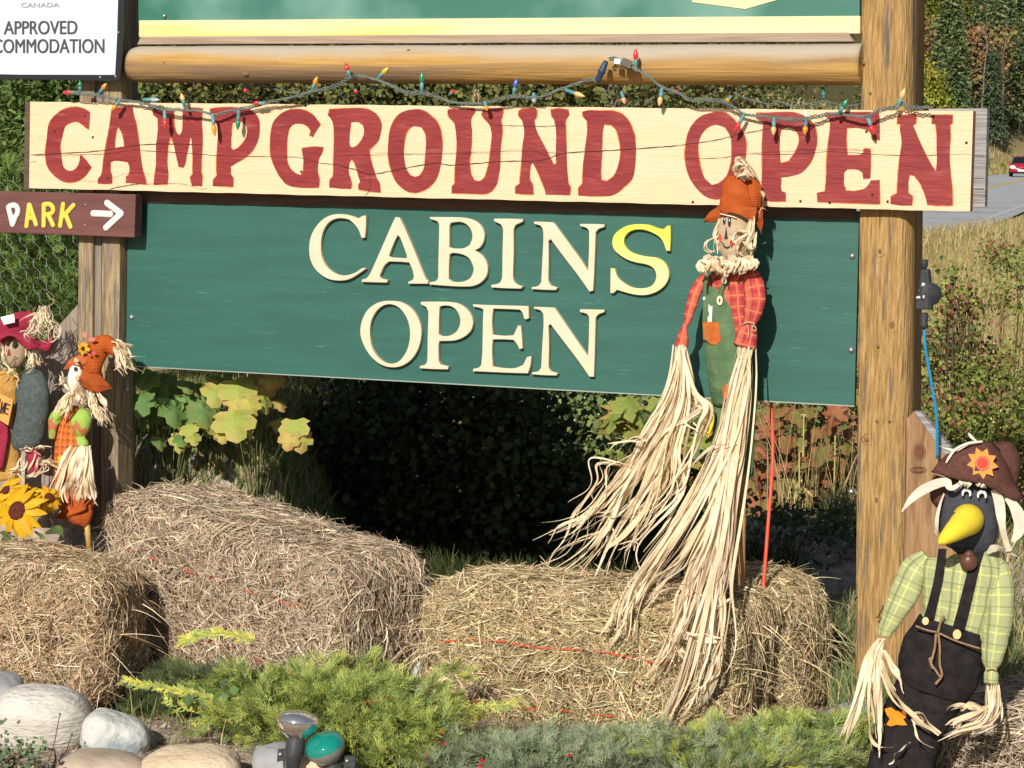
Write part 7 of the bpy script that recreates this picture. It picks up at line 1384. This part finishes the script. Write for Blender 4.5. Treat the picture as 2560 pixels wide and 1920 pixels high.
# red hat scarecrow
rs = thing('scarecrow', 'plump scarecrow with crimson hat, dark grey sleeve and wooden board at the left edge', 'scarecrow', LP.at(50, 1300, -.02))
m_crim = mat('crimson_cloth', C(156, 36, 64, .66), C(178, 48, 76, .66), .85, 40, bump=.5); m_sack = weave('sack_face', C(178, 152, 122, .66), C(210, 186, 156, .66), 700, .3); m_gold = mat('gold_cloth', C(190, 142, 70, .66), C(210, 162, 84, .66), .9, 50, bump=.4); m_gslv = mat('dark_grey_wool', C(72, 80, 80), C(88, 96, 96), .95, 70, bump=.6)
ellips(LP.at(*z5(195, 740, -.01)), (.034, .030, .044), None, 0, 28, 20, axes=(LP.u, -LP.n, Z), wr=.02, wf=40).build('head', m_sack, rs)
for x, y, rx, ry, rot in ((182, 632, 4.6, 8, 12), (98, 605, 3.2, 9, 10)): ell2(LP, *z5(x, y), .022, rx, ry, m_ink, rs, 'eye', .006, rot)
patch(LP, [z5(112, 685), z5(130, 768), z5(85, 768)], .024, m_crim, rs, 'nose', th=.008); line(LP, [z5(130, 885), z5(165, 850), z5(175, 810), z5(205, 775)], .024, .0011, m_ink, rs, 'mouth')
loft(LP, [z5(-60, 560, -.02, 26), z5(60, 460, -.015, 30), z5(180, 390, -.01, 30), z5(330, 320, -.01, 26), z5(440, 250, -.01, 14)], 26, 24, .8, .08, 40, 3).build('hat', m_crim, rs)
flap(LP, [[z5(-40, 480, .01), z5(150, 440, .03), z5(350, 480, .02), z5(520, 580, 0), z5(670, 510, -.01)], [z5(-40, 560, .03), z5(150, 500, .05), z5(360, 590, .04), z5(540, 660, .02), z5(700, 600, 0)], [z5(-40, 610, .03), z5(130, 520, .045), z5(350, 680, .035), z5(520, 700, .02), z5(650, 715, 0)]], m_crim, rs, 'hat_brim', .005, 2, 50)
o = slab(LP, [z5(5, 275), z5(180, 232), z5(192, 340), z5(50, 372)], .042, .001).build('tag', mat('white_card', C(242, 242, 244), rough=.6), rs)
a = NM(); raffia(a, LP, [[z5(560, 130, .01), z5(520, 250, .02), z5(440, 380, .03), z5(400, 500, .03), z5(480, 580, .03)], [z5(580, 150, .01), z5(600, 300, .03), z5(650, 420, .03), z5(560, 560, .03)], [z5(540, 150, .01), z5(560, 320, .03), z5(520, 450, .04), z5(500, 600, .03)], [z5(600, 140, .01), z5(520, 200, .02), z5(420, 260, .03), z5(260, 330, .03)], [z5(520, 220, .02), z5(450, 400, .04), z5(350, 520, .04), z5(340, 570, .03)], [z5(640, 380, .02), z5(690, 430, .02), z5(640, 560, .02), z5(530, 640, .02)]], [12, 11, 12, 6, 8, 8], 9, 14, .0032, 61, 10, 16, .02)
raffia(a, LP, [[z5(400, 700, .0), z5(420, 850, .01), z5(350, 980, .01)], [z5(480, 680, 0), z5(440, 850, .01), z5(420, 950, .01)], [z5(20, 620, .0), z5(30, 760, .02), z5(50, 900, .02)], [z5(440, 720, 0), z5(520, 860, 0), z5(590, 900, 0)], [z5(20, 860, .02), z5(130, 980, .03), z5(60, 1150, .03)], [z5(210, 940, .03), z5(150, 960, .04), z5(90, 1090, .03)], [z5(160, 960, .04), z5(260, 1080, .03), z5(240, 1240, .03)]], [12, 10, 12, 6, 4, 4, 2], 7, 9, .0034, 62, 5, 14, .012); a.build('raffia_hair', m_raff, rs, kind='stuff')
line(LP, [z5(620, 150), z5(705, 70), z5(650, 30), z5(600, -40)], .01, .0009, m_tw, rs, 'loose_strand')
loft(LP, [z5(60, 960, -.02, 30), z5(60, 1100, -.02, 44), z5(40, 1400, -.02, 50), z8(40, 100, -.02, 50), z8(60, 300, -.02, 46), z8(60, 500, -.02, 40), z8(90, 740, -.02, 38)], 28, 30, .55, .06, 40, 5).build('body', m_gold, rs)
loft(LP, [z5(330, 1030, -.01, 18), z5(400, 1120, .0, 42), z5(420, 1300, .01, 46), z5(410, 1500, .01, 44), z8(330, 150, .01, 44), z8(300, 300, .01, 40), z8(300, 390, .01, 30)], 28, 28, .65, .05, 40, 6).build('sleeve', m_gslv, rs)
loft(LP, [z8(10, 60, .02, 14), z8(40, 200, .02, 15), z8(15, 400, .02, 14), z8(-20, 600, .02, 12)], 16, 20, .6, .06, 50, 7).build('scarf', m_crim, rs)
loft(LP, [z8(385, 390, .01, 14), z8(390, 480, .02, 19), z8(395, 580, .02, 18), z8(375, 690, .02, 7)], 20, 16, .8, .08, 60, 8).build('cuff', m_crim, rs)
a = NM(); raffia(a, LP, [[z8(320, 420, .02), z8(260, 560, .03), z8(190, 650, .02), z8(210, 760, .02)], [z8(470, 520, .02), z8(540, 540, .03), z8(590, 600, .02)], [z8(360, 690, .03), z8(450, 650, .04), z8(520, 560, .03), z8(590, 440, .02)], [z8(380, 380, .03), z8(440, 360, .03), z8(520, 420, .02)], [z8(340, 400, .03), z8(250, 370, .03), z8(200, 380, .02)]], [12, 14, 12, 7, 7], 8, 12, .0036, 63, 7, 14, .014); a.build('raffia_hand', m_raff, rs, kind='stuff')
wb = slab(LP, [(-40, 965), (33, 1000), (20, 1064), (-52, 1020)], .06, .006).build('hanging_board', mat('orange_tan_board', C(206, 148, 76), C(216, 160, 88), .8, 20), rs); bevel(wb, .001)
def zg(px, py): return LP.loc(px, py, .061)
for poly, hole in (([(-5, 992), (2, 998), (-5, 1036), (-12, 1028)], None), ([(13, 1006), (26, 1012), (25.3, 1015.5), (17, 1011.5), (15.5, 1019), (22, 1022), (21.4, 1025.5), (14.8, 1022), (13, 1031), (21, 1035), (20.2, 1038.5), (8, 1032)], None), ([(-1, 1034), (4, 1003), (7, 1005), (5, 1022), (11, 1006), (13.5, 1007), (8, 1036), (5.5, 1035), (8.5, 1019), (3, 1034)], None)):
    me = flatshape(LP, [[zg(*p) for p in poly]], .0615, .0005, 0, sub=1); me.materials.append(m_ink); link('letter', me, rs)
# sunflower bouquet
sf = thing('sunflower_bouquet', 'bunch of cloth sunflowers with green leaves standing on the left bale', 'flowers', LP.at(40, 1370, .1))
m_lf = mat('cloth_leaf', C(104, 124, 72), C(86, 104, 60), .8, 30, trans=.15, bump=.3)
for i, (x, y, d, r_, sd, tl) in enumerate(((205, 1095, .17, 72, 11, (-.1, .35)), (80, 870, .10, 48, 12, (-.5, .9)), (560, 950, .10, 38, 13, (1.2, .8)), (350, 900, .09, 38, 14, (.2, 1.5)), (-80, 1010, .12, 50, 15, (-.4, .2)))):
    q = z8(x, y); dk = 24 if i == 0 else 13; fo, c0, nn_, s_ = petals(LP, q[0], q[1], d, r_, 15, .26, m_pet, sf, 'sunflower', sd, .35, tl, 2, .3, .45)
    ellips(c0 + nn_ * .006, (dk * s_, dk * s_, .008), None, 0, 20, 10, axes=(unit(np.cross([0, 0, 1.], nn_)), np.cross(nn_, unit(np.cross([0, 0, 1.], nn_))), nn_), wr=.05, wf=300).build('flower_disk', m_disk, fo)
    a = NM(); tube([Vector(tuple(c0 - nn_ * .005)), LP.at(60, 1330, .12), LP.at(60, 1385, .11)], .003, a, 6); a.build('stem', m_lf, sf)
for i, pts in enumerate(([(520, 1355), (620, 1325), (700, 1320), (735, 1430)], [(0, 1345), (60, 1360), (125, 1340)], [(20, 1440), (90, 1400), (180, 1385)], [(300, 1500), (340, 1450), (400, 1440)], [(100, 1550), (150, 1480), (200, 1400)], [(-40, 1500), (20, 1520), (80, 1530)], [(400, 1330), (480, 1400), (470, 1480)])):
    strip_(LP, [z8(x, y, .15 + .01 * j) for j, (x, y) in enumerate(pts)], [4, 15, 19, 14, 2] if i else [6, 18, 24, 20, 3], m_lf, sf, 'leaf', i, .2, .4)
# ================================================================== STRING LIGHTS
sl = thing('string_lights', 'string of coloured outdoor bulbs draped over the top of the cream board', 'string lights', SG.at(1200, 240, .08))
k2 = 2.572
def z1(x, y): return zm(x, y, k2, 0)
def z2(x, y): return zm(x, y, k2, 850)
def z3_(x, y): return zm(x, y, k2, 1700)
m_wire = mat('green_grey_wire', C(96, 106, 98), C(122, 130, 122), .55, 60); m_sock = mat('teal_socket', C(70, 128, 132), C(110, 160, 162), .4, 40)
A1 = [z1(*p) for p in ((470, 592), (520, 600), (640, 612), (760, 640), (880, 655), (960, 672), (1040, 697), (1180, 707), (1280, 712), (1380, 737), (1480, 712), (1600, 690), (1700, 662), (1800, 640), (1900, 620), (2000, 590), (2100, 570))] + [z2(*p) for p in ((0, 540), (60, 500), (120, 485), (230, 510), (330, 550), (430, 595), (530, 600), (620, 620), (720, 655), (860, 665), (960, 655), (1100, 620), (1280, 625), (1400, 580), (1500, 545), (1610, 510), (1650, 520))]
A2 = [z2(1730, 385), z2(1760, 375), z2(1800, 392), z2(1850, 400), z2(1900, 440), z2(1980, 490), z2(2050, 550), z2(2120, 580)] + [z3_(*p) for p in ((0, 600), (60, 640), (150, 640), (260, 650), (330, 680), (420, 735), (560, 750), (700, 765), (800, 765), (900, 745), (1010, 730), (1100, 745), (1200, 745), (1280, 710), (1380, 690), (1420, 665), (1500, 690), (1625, 690))]
def wire(pts, d, nm_, tw=.0034, rr_=.0017, n_=3, seed=0):
    q = crom(pts, len(pts) * 14); N_ = len(q); dd = np.full(N_, d) + .010 * np.sin(np.linspace(0, 30, N_) + seed); base = np.array([v3(SG.at(q[i][0], q[i][1], dd[i])) for i in range(N_)])
    ln = np.concatenate([[0], np.cumsum(np.linalg.norm(np.diff(base, axis=0), axis=1))]); T_ = unit(np.gradient(base, axis=0)); b1 = unit(np.cross(T_, v3(N))); b2 = np.cross(T_, b1); a = NM()
    for k in range(n_):
        ph = ln / .030 * 6.283 + k * 6.283 / n_ + .8 * np.sin(ln * 30 + seed); am = tw * (1 + .5 * np.sin(ln * 23 + k)); tube(base + b1 * (am * np.cos(ph))[:, None] + b2 * (am * np.sin(ph))[:, None], rr_, a, 6)
    a.build(nm_, m_wire, sl)
wire(A1, .075, 'wire', seed=1); wire(A2, .075, 'wire', seed=2)
wire([z3_(*p) for p in ((310, 560), (350, 590), (400, 630), (500, 650), (580, 672), (625, 648), (720, 680), (830, 672), (920, 650), (1000, 672), (1080, 680), (1160, 670))], -.04, 'wire', .002, .0014, 2, 4)
wire([z2(*p) for p in ((1180, 560), (1280, 575), (1330, 560))], -.03, 'wire', .002, .0014, 2, 5); wire([z1(*p) for p in ((1560, 545), (1700, 560), (1900, 600), (2000, 590))], -.03, 'wire', .002, .0014, 2, 6)
BC = {'r': ('red', C(222, 44, 50)), 'g': ('green', C(36, 132, 96)), 'a': ('amber', C(228, 150, 40)), 'b': ('blue', C(66, 96, 196)), 't': ('pale tan', C(226, 186, 128)), 'c': ('clear bluish', C(160, 176, 190)), 'y': ('yellow', C(220, 180, 60)), 'p': ('pink', C(226, 160, 140))}
def bulb(b, tip, c, d=.078, s=1.0):
    p0 = SG.at(b[0], b[1], d); p1 = SG.at(tip[0], tip[1], d + .004); ax = p1 - p0; L_ = ax.length; ax.normalize()
    a = NM(); sl_ = L_ * .46; lathe([(.0026, -.002), (.0046, 0), (.0048, sl_ * .5), (.0052, sl_ * .52), (.0052, sl_), (.004, sl_ + .001), (0, sl_ + .001)], p0, ax, a, 0, 12); so = a.build('socket', m_sock, sl)
    a = NM(); r_ = .0072 * s; bl_ = L_ - sl_; lathe([(.0035, 0), (r_ * .8, bl_ * .12), (r_, bl_ * .32), (r_ * .86, bl_ * .55), (r_ * .55, bl_ * .78), (r_ * .22, bl_ * .95), (0, bl_)], p0 + ax * sl_, ax, a, 0, 14)
    nm_, cc = BC[c]; m = mat('bulb_' + nm_.replace(' ', '_'), cc, rough=.22, spec=.6, coat=.5); a.build('bulb', m, so, label=nm_ + ' bulb')
for z_, lst in ((z1, [((510, 595), (400, 595), 'r'), ((515, 592), (515, 520), 'g'), ((636, 605), (685, 535), 'a'), ((768, 648), (720, 712), 'a'), ((920, 640), (1028, 643), 'c'), ((1190, 692), (1165, 598), 't'), ((1058, 712), (1065, 832), 'r'), ((1366, 735), (1382, 878), 'a'), ((1535, 712), (1528, 836), 'g'), ((1702, 665), (1625, 662), 'r'), ((2003, 590), (2042, 490), 'a')]),
                ((z2, [((68, 500), (34, 402), 'r'), ((240, 508), (312, 433), 'y'), ((525, 598), (528, 458), 'g'), ((930, 652), (946, 714), 'a'), ((1115, 618), (1137, 502), 'b'), ((1450, 578), (1576, 622), 't'), ((1902, 447), (1901, 312), 'r'), ((2070, 570), (2052, 684), 't')])),
                (z3_, [((412, 738), (348, 852), 'r'), ((605, 762), (600, 872), 't'), ((810, 762), (803, 868), 'a'), ((1018, 735), (1078, 636), 'g'), ((1205, 750), (1248, 868), 'r'), ((1400, 690), (1446, 566), 't')])):
    for b, tp, c in lst: bulb(z_(*b), z_(*tp), c)
for z_, b, tp, c in ((z2, (1810, 590), (1832, 672), 'p'), (z2, (705, 610), (735, 580), 'r'), (z2, (100, 560), (104, 605), 'r'), (z3_, (330, 620), (295, 655), 'a'), (z2, (1245, 600), (1250, 668), 'c'), (z1, (1580, 545), (1578, 600), 'r'), (z3_, (925, 625), (918, 560), 'g'), (z2, (2150, 590), (2170, 570), 'r')): bulb(z_(*b), z_(*tp), c, -.03)
# blue plug coupler and paper tags
a = NM(); p0, p1 = SG.at(*z2(1655, 525), .085), SG.at(*z2(1712, 392), .085); ax = (p1 - p0); Lc = ax.length; ax.normalize()
lathe([(0, 0), (.0065, 0), (.0085, .006), (.0085, Lc * .42), (.0105, Lc * .46), (.0105, Lc * .55), (.009, Lc * .58), (.0078, Lc - .008), (.006, Lc), (0, Lc)], p0, ax, a, 0, 12)
a.build('plug_coupler', mat('dark_blue_plastic', C(44, 66, 92), rough=.4), sl)
for pts, m in (([(1765, 375), (1805, 380), (1800, 415), (1762, 408)], m_white), ([(1820, 368), (1885, 395), (1860, 440), (1808, 412)], mat('grey_card', C(96, 90, 84), rough=.6))):
    prism(SG, [z2(*p) for p in pts], .088, .001).build('paper_tag', m, sl)
prism(SG, [z3_(*p) for p in ((797, 712), (812, 722), (820, 745), (800, 742))], .09, .001).build('paper_tag', m_white, sl)
# leafy twig behind the board
bush('leafy_twig', 'sprig of small leaves sticking up behind the top of the cream board', [(*tuple(SG.at(437, 240, -.12)), .022, .02, .012)], 26, .014, [C(120, 140, 76), C(140, 156, 90)], 501, 0, stems=0)

# ================================================================== ELECTRIC CONNECTOR AND BLUE CORD
EP = Plane(2312, 740, 6.02, 21)
def ze(x, y): return (x / 2.572 + 1700, y / 2.572 + 640)
ec = thing('power_connector', 'black weatherproof power connector hanging on the right side of the right post', 'connector', EP.at(2312, 825, 0)); m_rub = mat('black_rubber', C(44, 46, 50), C(56, 58, 62), .6, 60)
a = NM(); lathe([(0, 0), (.006, 0), (.0065, .006), (.0085, .008), (.0085, .012), (.0095, .014), (.0095, .026), (0, .026)], EP.at(*ze(1570, 90), 0), Vector((0, 0, 1)), a, 0, 14); a.build('cable_gland', m_rub, ec)
o = slab(EP, [ze(1545, 85), ze(1600, 85), ze(1618, 345), ze(1512, 345)], .014, .03).build('housing', m_rub, ec); bevel(o, .005, 3)
o = slab(EP, [ze(1520, 245), ze(1600, 245), ze(1600, 345), ze(1514, 345)], .020, .01).build('lower_block', m_rub, ec); bevel(o, .003, 2)
a = NM(); c_ = EP.at(*ze(1605, 245), 0); lathe([(0, -.012), (.026, -.012), (.0285, -.009), (.0285, .009), (.026, .012), (0, .012)], c_, EP.n + EP.u * .6, a, 0, 28); a.build('dial', m_rub, ec)
a = NM(); lathe([(0, 0), (.009, 0), (.0105, -.006), (.0098, -.026), (.0112, -.028), (.0112, -.038), (.006, -.040), (0, -.042)], EP.at(*ze(1570, 365), .002), Vector((0, 0, 1)), a, 0, 16); a.build('socket_end', m_rub, ec)
def moon(cx, cy, r_, t0, t1): return [(cx + r_ * math.cos(t), cy + r_ * math.sin(t) * 1.2) for t in np.linspace(t0, t1, 14)]
for poly in (moon(1560, 195, 20, -1.6, 1.9) + [(1553, 212), (1566, 200), (1552, 188)], moon(1555, 230, 17, 0, 6.28), [(1518, 262), (1572, 252), (1572, 270), (1520, 272)]):
    prism(EP, [ze(*p) for p in poly], .0215 if poly[0][1] > 250 else .0152, .001).build('white_mark', m_white, ec)
a = NM(); cp_ = [EP.at(*ze(x, y), d) for x, y, d in ((1570, 470, 0), (1574, 560, 0), (1592, 680, -.01), (1618, 830, -.02), (1640, 960, -.03), (1652, 1080, -.04), (1655, 1300, -.06))]
tube(crom([v3(p) for p in cp_], 40), .0038, a, 10); a.build('extension_cord', mat('blue_cord', C(38, 138, 190), rough=.45), None, cp_[0], label='bright blue cord running down from the black connector', cat='cord')

# ================================================================== FLOOD LAMPS
m_hold = mat('black_holder', C(52, 54, 58), C(66, 66, 68), .55, 40, bump=.2); m_sil = mat('silvered_glass', (.82, .80, .80, 1), rough=.04, metal=1.0); 
def glass(name, c, rough=.03):
    m = bpy.data.materials.new(name); m.use_nodes = True; b = m.node_tree.nodes['Principled BSDF']; b.inputs['Base Color'].default_value = c; b.inputs['Roughness'].default_value = rough; b.inputs['Transmission Weight'].default_value = .45; b.inputs['IOR'].default_value = 1.45; b.inputs['Coat Weight'].default_value = .6; b.inputs['Coat Roughness'].default_value = .02; return m
k9 = 2212 / 300
def zl(x, y): return (x / k9 + 640, y / k9 + 1740)
FP = Plane(745, 1830, 5.40, 0)
def lamp(label, base, top, rmax, mats_, tiltn, hold):
    t = thing('flood_lamp', label, 'lamp', FP.at(base[0], 1935, 0)); b = FP.at(base[0], base[1], 0); c = FP.at(top[0], top[1], tiltn); ax = c - b; Lx = ax.length; ax.normalize(); r_ = rmax * FP.m(745, 1830)
    a = NM(); lathe([(r_ * .34, 0), (r_ * .42, Lx * .06), (r_ * .66, Lx * .2), (r_ * .90, Lx * .38), (r_ * .99, Lx * .54), (r_, Lx * .62)], b, ax, a, 0, 40); a.build('reflector', mats_[0], t)
    a = NM(); lathe([(r_, Lx * .62), (r_ * .98, Lx * .70), (r_ * .88, Lx * .82), (r_ * .7, Lx * .92), (r_ * .4, Lx * .985), (0, Lx)], b, ax, a, 0, 40); a.build('lens', mats_[1], t)
    a = NM(); hr = hold * FP.m(745, 1830); lathe([(0, -.075), (hr * .72, -.075), (hr * .74, -.045), (hr * .9, -.040), (hr, -.034), (hr, .0), (hr * .82, .004), (hr * .6, .004)], b, ax, a, 0, 24); a.build('holder', m_hold, t)
    return t, b, ax
t1, b1, ax1 = lamp('clear silvered reflector flood lamp in a black holder at the bottom edge', zl(735, 810), zl(795, 265), 55, (m_sil, mat('silvered_lens', (.8, .78, .74, 1), rough=.06, metal=.9)), -.01, 24)
t2, b2, ax2 = lamp('flood lamp with green glass face tilted right beside the silver lamp', zl(1390, 1230), zl(1190, 740), 51, (mat('frosted_reflector', C(176, 176, 172), C(150, 152, 150), .28, 12, metal=.55), glass('green_glass', (.01, .32, .26, 1))), .02, 24)
for t_, x, y, dx in ((t1, 470, 1080, 1), (t2, 1700, 1200, 1)):
    a = NM(); q = zl(x, y); p = FP.at(q[0], q[1], .01); box8([tuple(p + Vector(v)) for v in ((-.010, .006, -.016), (.016, .006, -.010), (.016, .006, .012), (-.008, .006, .012), (-.010, -.006, -.016), (.016, -.006, -.010), (.016, -.006, .012), (-.008, -.006, .012))], a); a.build('bracket', m_hold, t_)
    a = NM(); lathe([(0, .004), (.0045, .003), (.005, 0)], p + Vector((-.002, -.006, .002)), Vector((0, -1, 0)), a, 0, 12); a.build('screw', m_steel, t_)
    a = NM(); tube([p + Vector((.01, 0, -.01)), p + Vector((.012, 0, -.05)), p + Vector((.0, .01, -.14))], .007, a, 8); a.build('stem', m_hold, t_)

# ================================================================== RED CAR
ca = thing('red_car', 'red car with headlights on approaching on the far road', 'car', (0, 0, 0))
m_cr = mat('red_car_paint', C(176, 28, 50), rough=.3, spec=.5, coat=.6); m_cgl = mat('car_glass', C(30, 34, 40), rough=.08, spec=.6); m_tyre = mat('tyre', C(28, 28, 30), rough=.9)
m_hl = bpy.data.materials.new('headlight_on'); m_hl.use_nodes = True; b_ = m_hl.node_tree.nodes['Principled BSDF']; b_.inputs['Base Color'].default_value = (.9, .9, .9, 1); b_.inputs['Emission Color'].default_value = (1, .98, .92, 1); b_.inputs['Emission Strength'].default_value = 2.5
def carmesh():
    a = NM(); sec = [(-2.1, .32, .62, .70, .80), (-2.0, .26, .74, .80, .80), (-1.1, .24, .92, .86, .82), (-.95, .24, .95, .87, .83), (0, .24, .97, .88, .84), (1.2, .24, .98, .88, .84), (2.0, .28, .96, .84, .8), (2.15, .36, .85, .78, .76)]
    rings = []
    for y, z0, z1_, w1, w0 in sec:
        rings.append([(-w0, y, z0), (-w1, y, (z0 + z1_) / 2), (-w1 * .97, y, z1_ - .06), (-w1 * .86, y, z1_), (0, y, z1_ + .03), (w1 * .86, y, z1_), (w1 * .97, y, z1_ - .06), (w1, y, (z0 + z1_) / 2), (w0, y, z0)])
    V = [p for r_ in rings for p in r_]; k = 9; F = [(i * k + j, i * k + (j + 1) % k, (i + 1) * k + (j + 1) % k, (i + 1) * k + j) for i in range(len(rings) - 1) for j in range(k)] + [tuple(range(k))[::-1], tuple((len(rings) - 1) * k + j for j in range(k))]
    a.add(V, F, 0, None, None, True); return a
def cabin(): 
    a = NM(); r = [[(-.76, -1.05, .93), (.76, -1.05, .93), (.80, 1.5, .96), (-.80, 1.5, .96)], [(-.58, -.35, 1.40), (.58, -.35, 1.40), (.58, .95, 1.42), (-.58, .95, 1.42)]]
    a.add(r[0] + r[1], [(0, 1, 5, 4), (1, 2, 6, 5), (2, 3, 7, 6), (3, 0, 4, 7)], 0); return a
def roof():
    a = NM(); a.add([(-.60, -.38, 1.39), (.60, -.38, 1.39), (.60, 1.0, 1.41), (-.60, 1.0, 1.41), (-.5, -.2, 1.46), (.5, -.2, 1.46), (.5, .85, 1.47), (-.5, .85, 1.47)], [(0, 1, 5, 4), (1, 2, 6, 5), (2, 3, 7, 6), (3, 0, 4, 7), (4, 5, 6, 7)], 0, None, None, True); return a
carmesh().build('body', m_cr, ca); cabin().build('windows', m_cgl, ca); roof().build('roof', m_cr, ca)
for x in (-.62, .62):
    ellips((x, -2.06, .66), (.17, .10, .10), None, 0, 14, 8).build('headlight', m_hl, ca)
    a = NM(); ellips((x * 1.52, -.75, 1.0), (.12, .08, .08), a, 0, 10, 8); a.build('mirror', m_cr, ca)
    for y in (-1.35, 1.35):
        a = NM(); lathe([(0, -.1), (.30, -.1), (.32, -.06), (.32, .06), (.30, .1), (0, .1)], (x * 1.25, y, .32), (1, 0, 0), a, 0, 20); w_ = a.build('wheel', m_tyre, ca)
for nm_, q, m in (('number_plate', (-.26, -2.15, .42, .26, .14), m_white), ('grille', (-.35, -2.13, .60, .35, .07), m_tyre), ('bumper', (-.8, -2.14, .30, .8, .10), m_tyre)):
    x0, y, z, hw, hh = q; a = NM(); box8([(-hw, y + .08, z - hh * .5), (hw, y + .08, z - hh * .5), (hw, y + .08, z + hh * .5), (-hw, y + .08, z + hh * .5), (-hw, y, z - hh * .5), (hw, y, z - hh * .5), (hw, y, z + hh * .5), (-hw, y, z + hh * .5)], a); a.build(nm_, m, ca)
for y in (): pass
Yc = 172; xc = float(road_x(Yc)) - 1.2; ca.location = (xc, Yc, float(road_z(Yc)) + .03); ca.rotation_euler = (0, 0, R(-13))
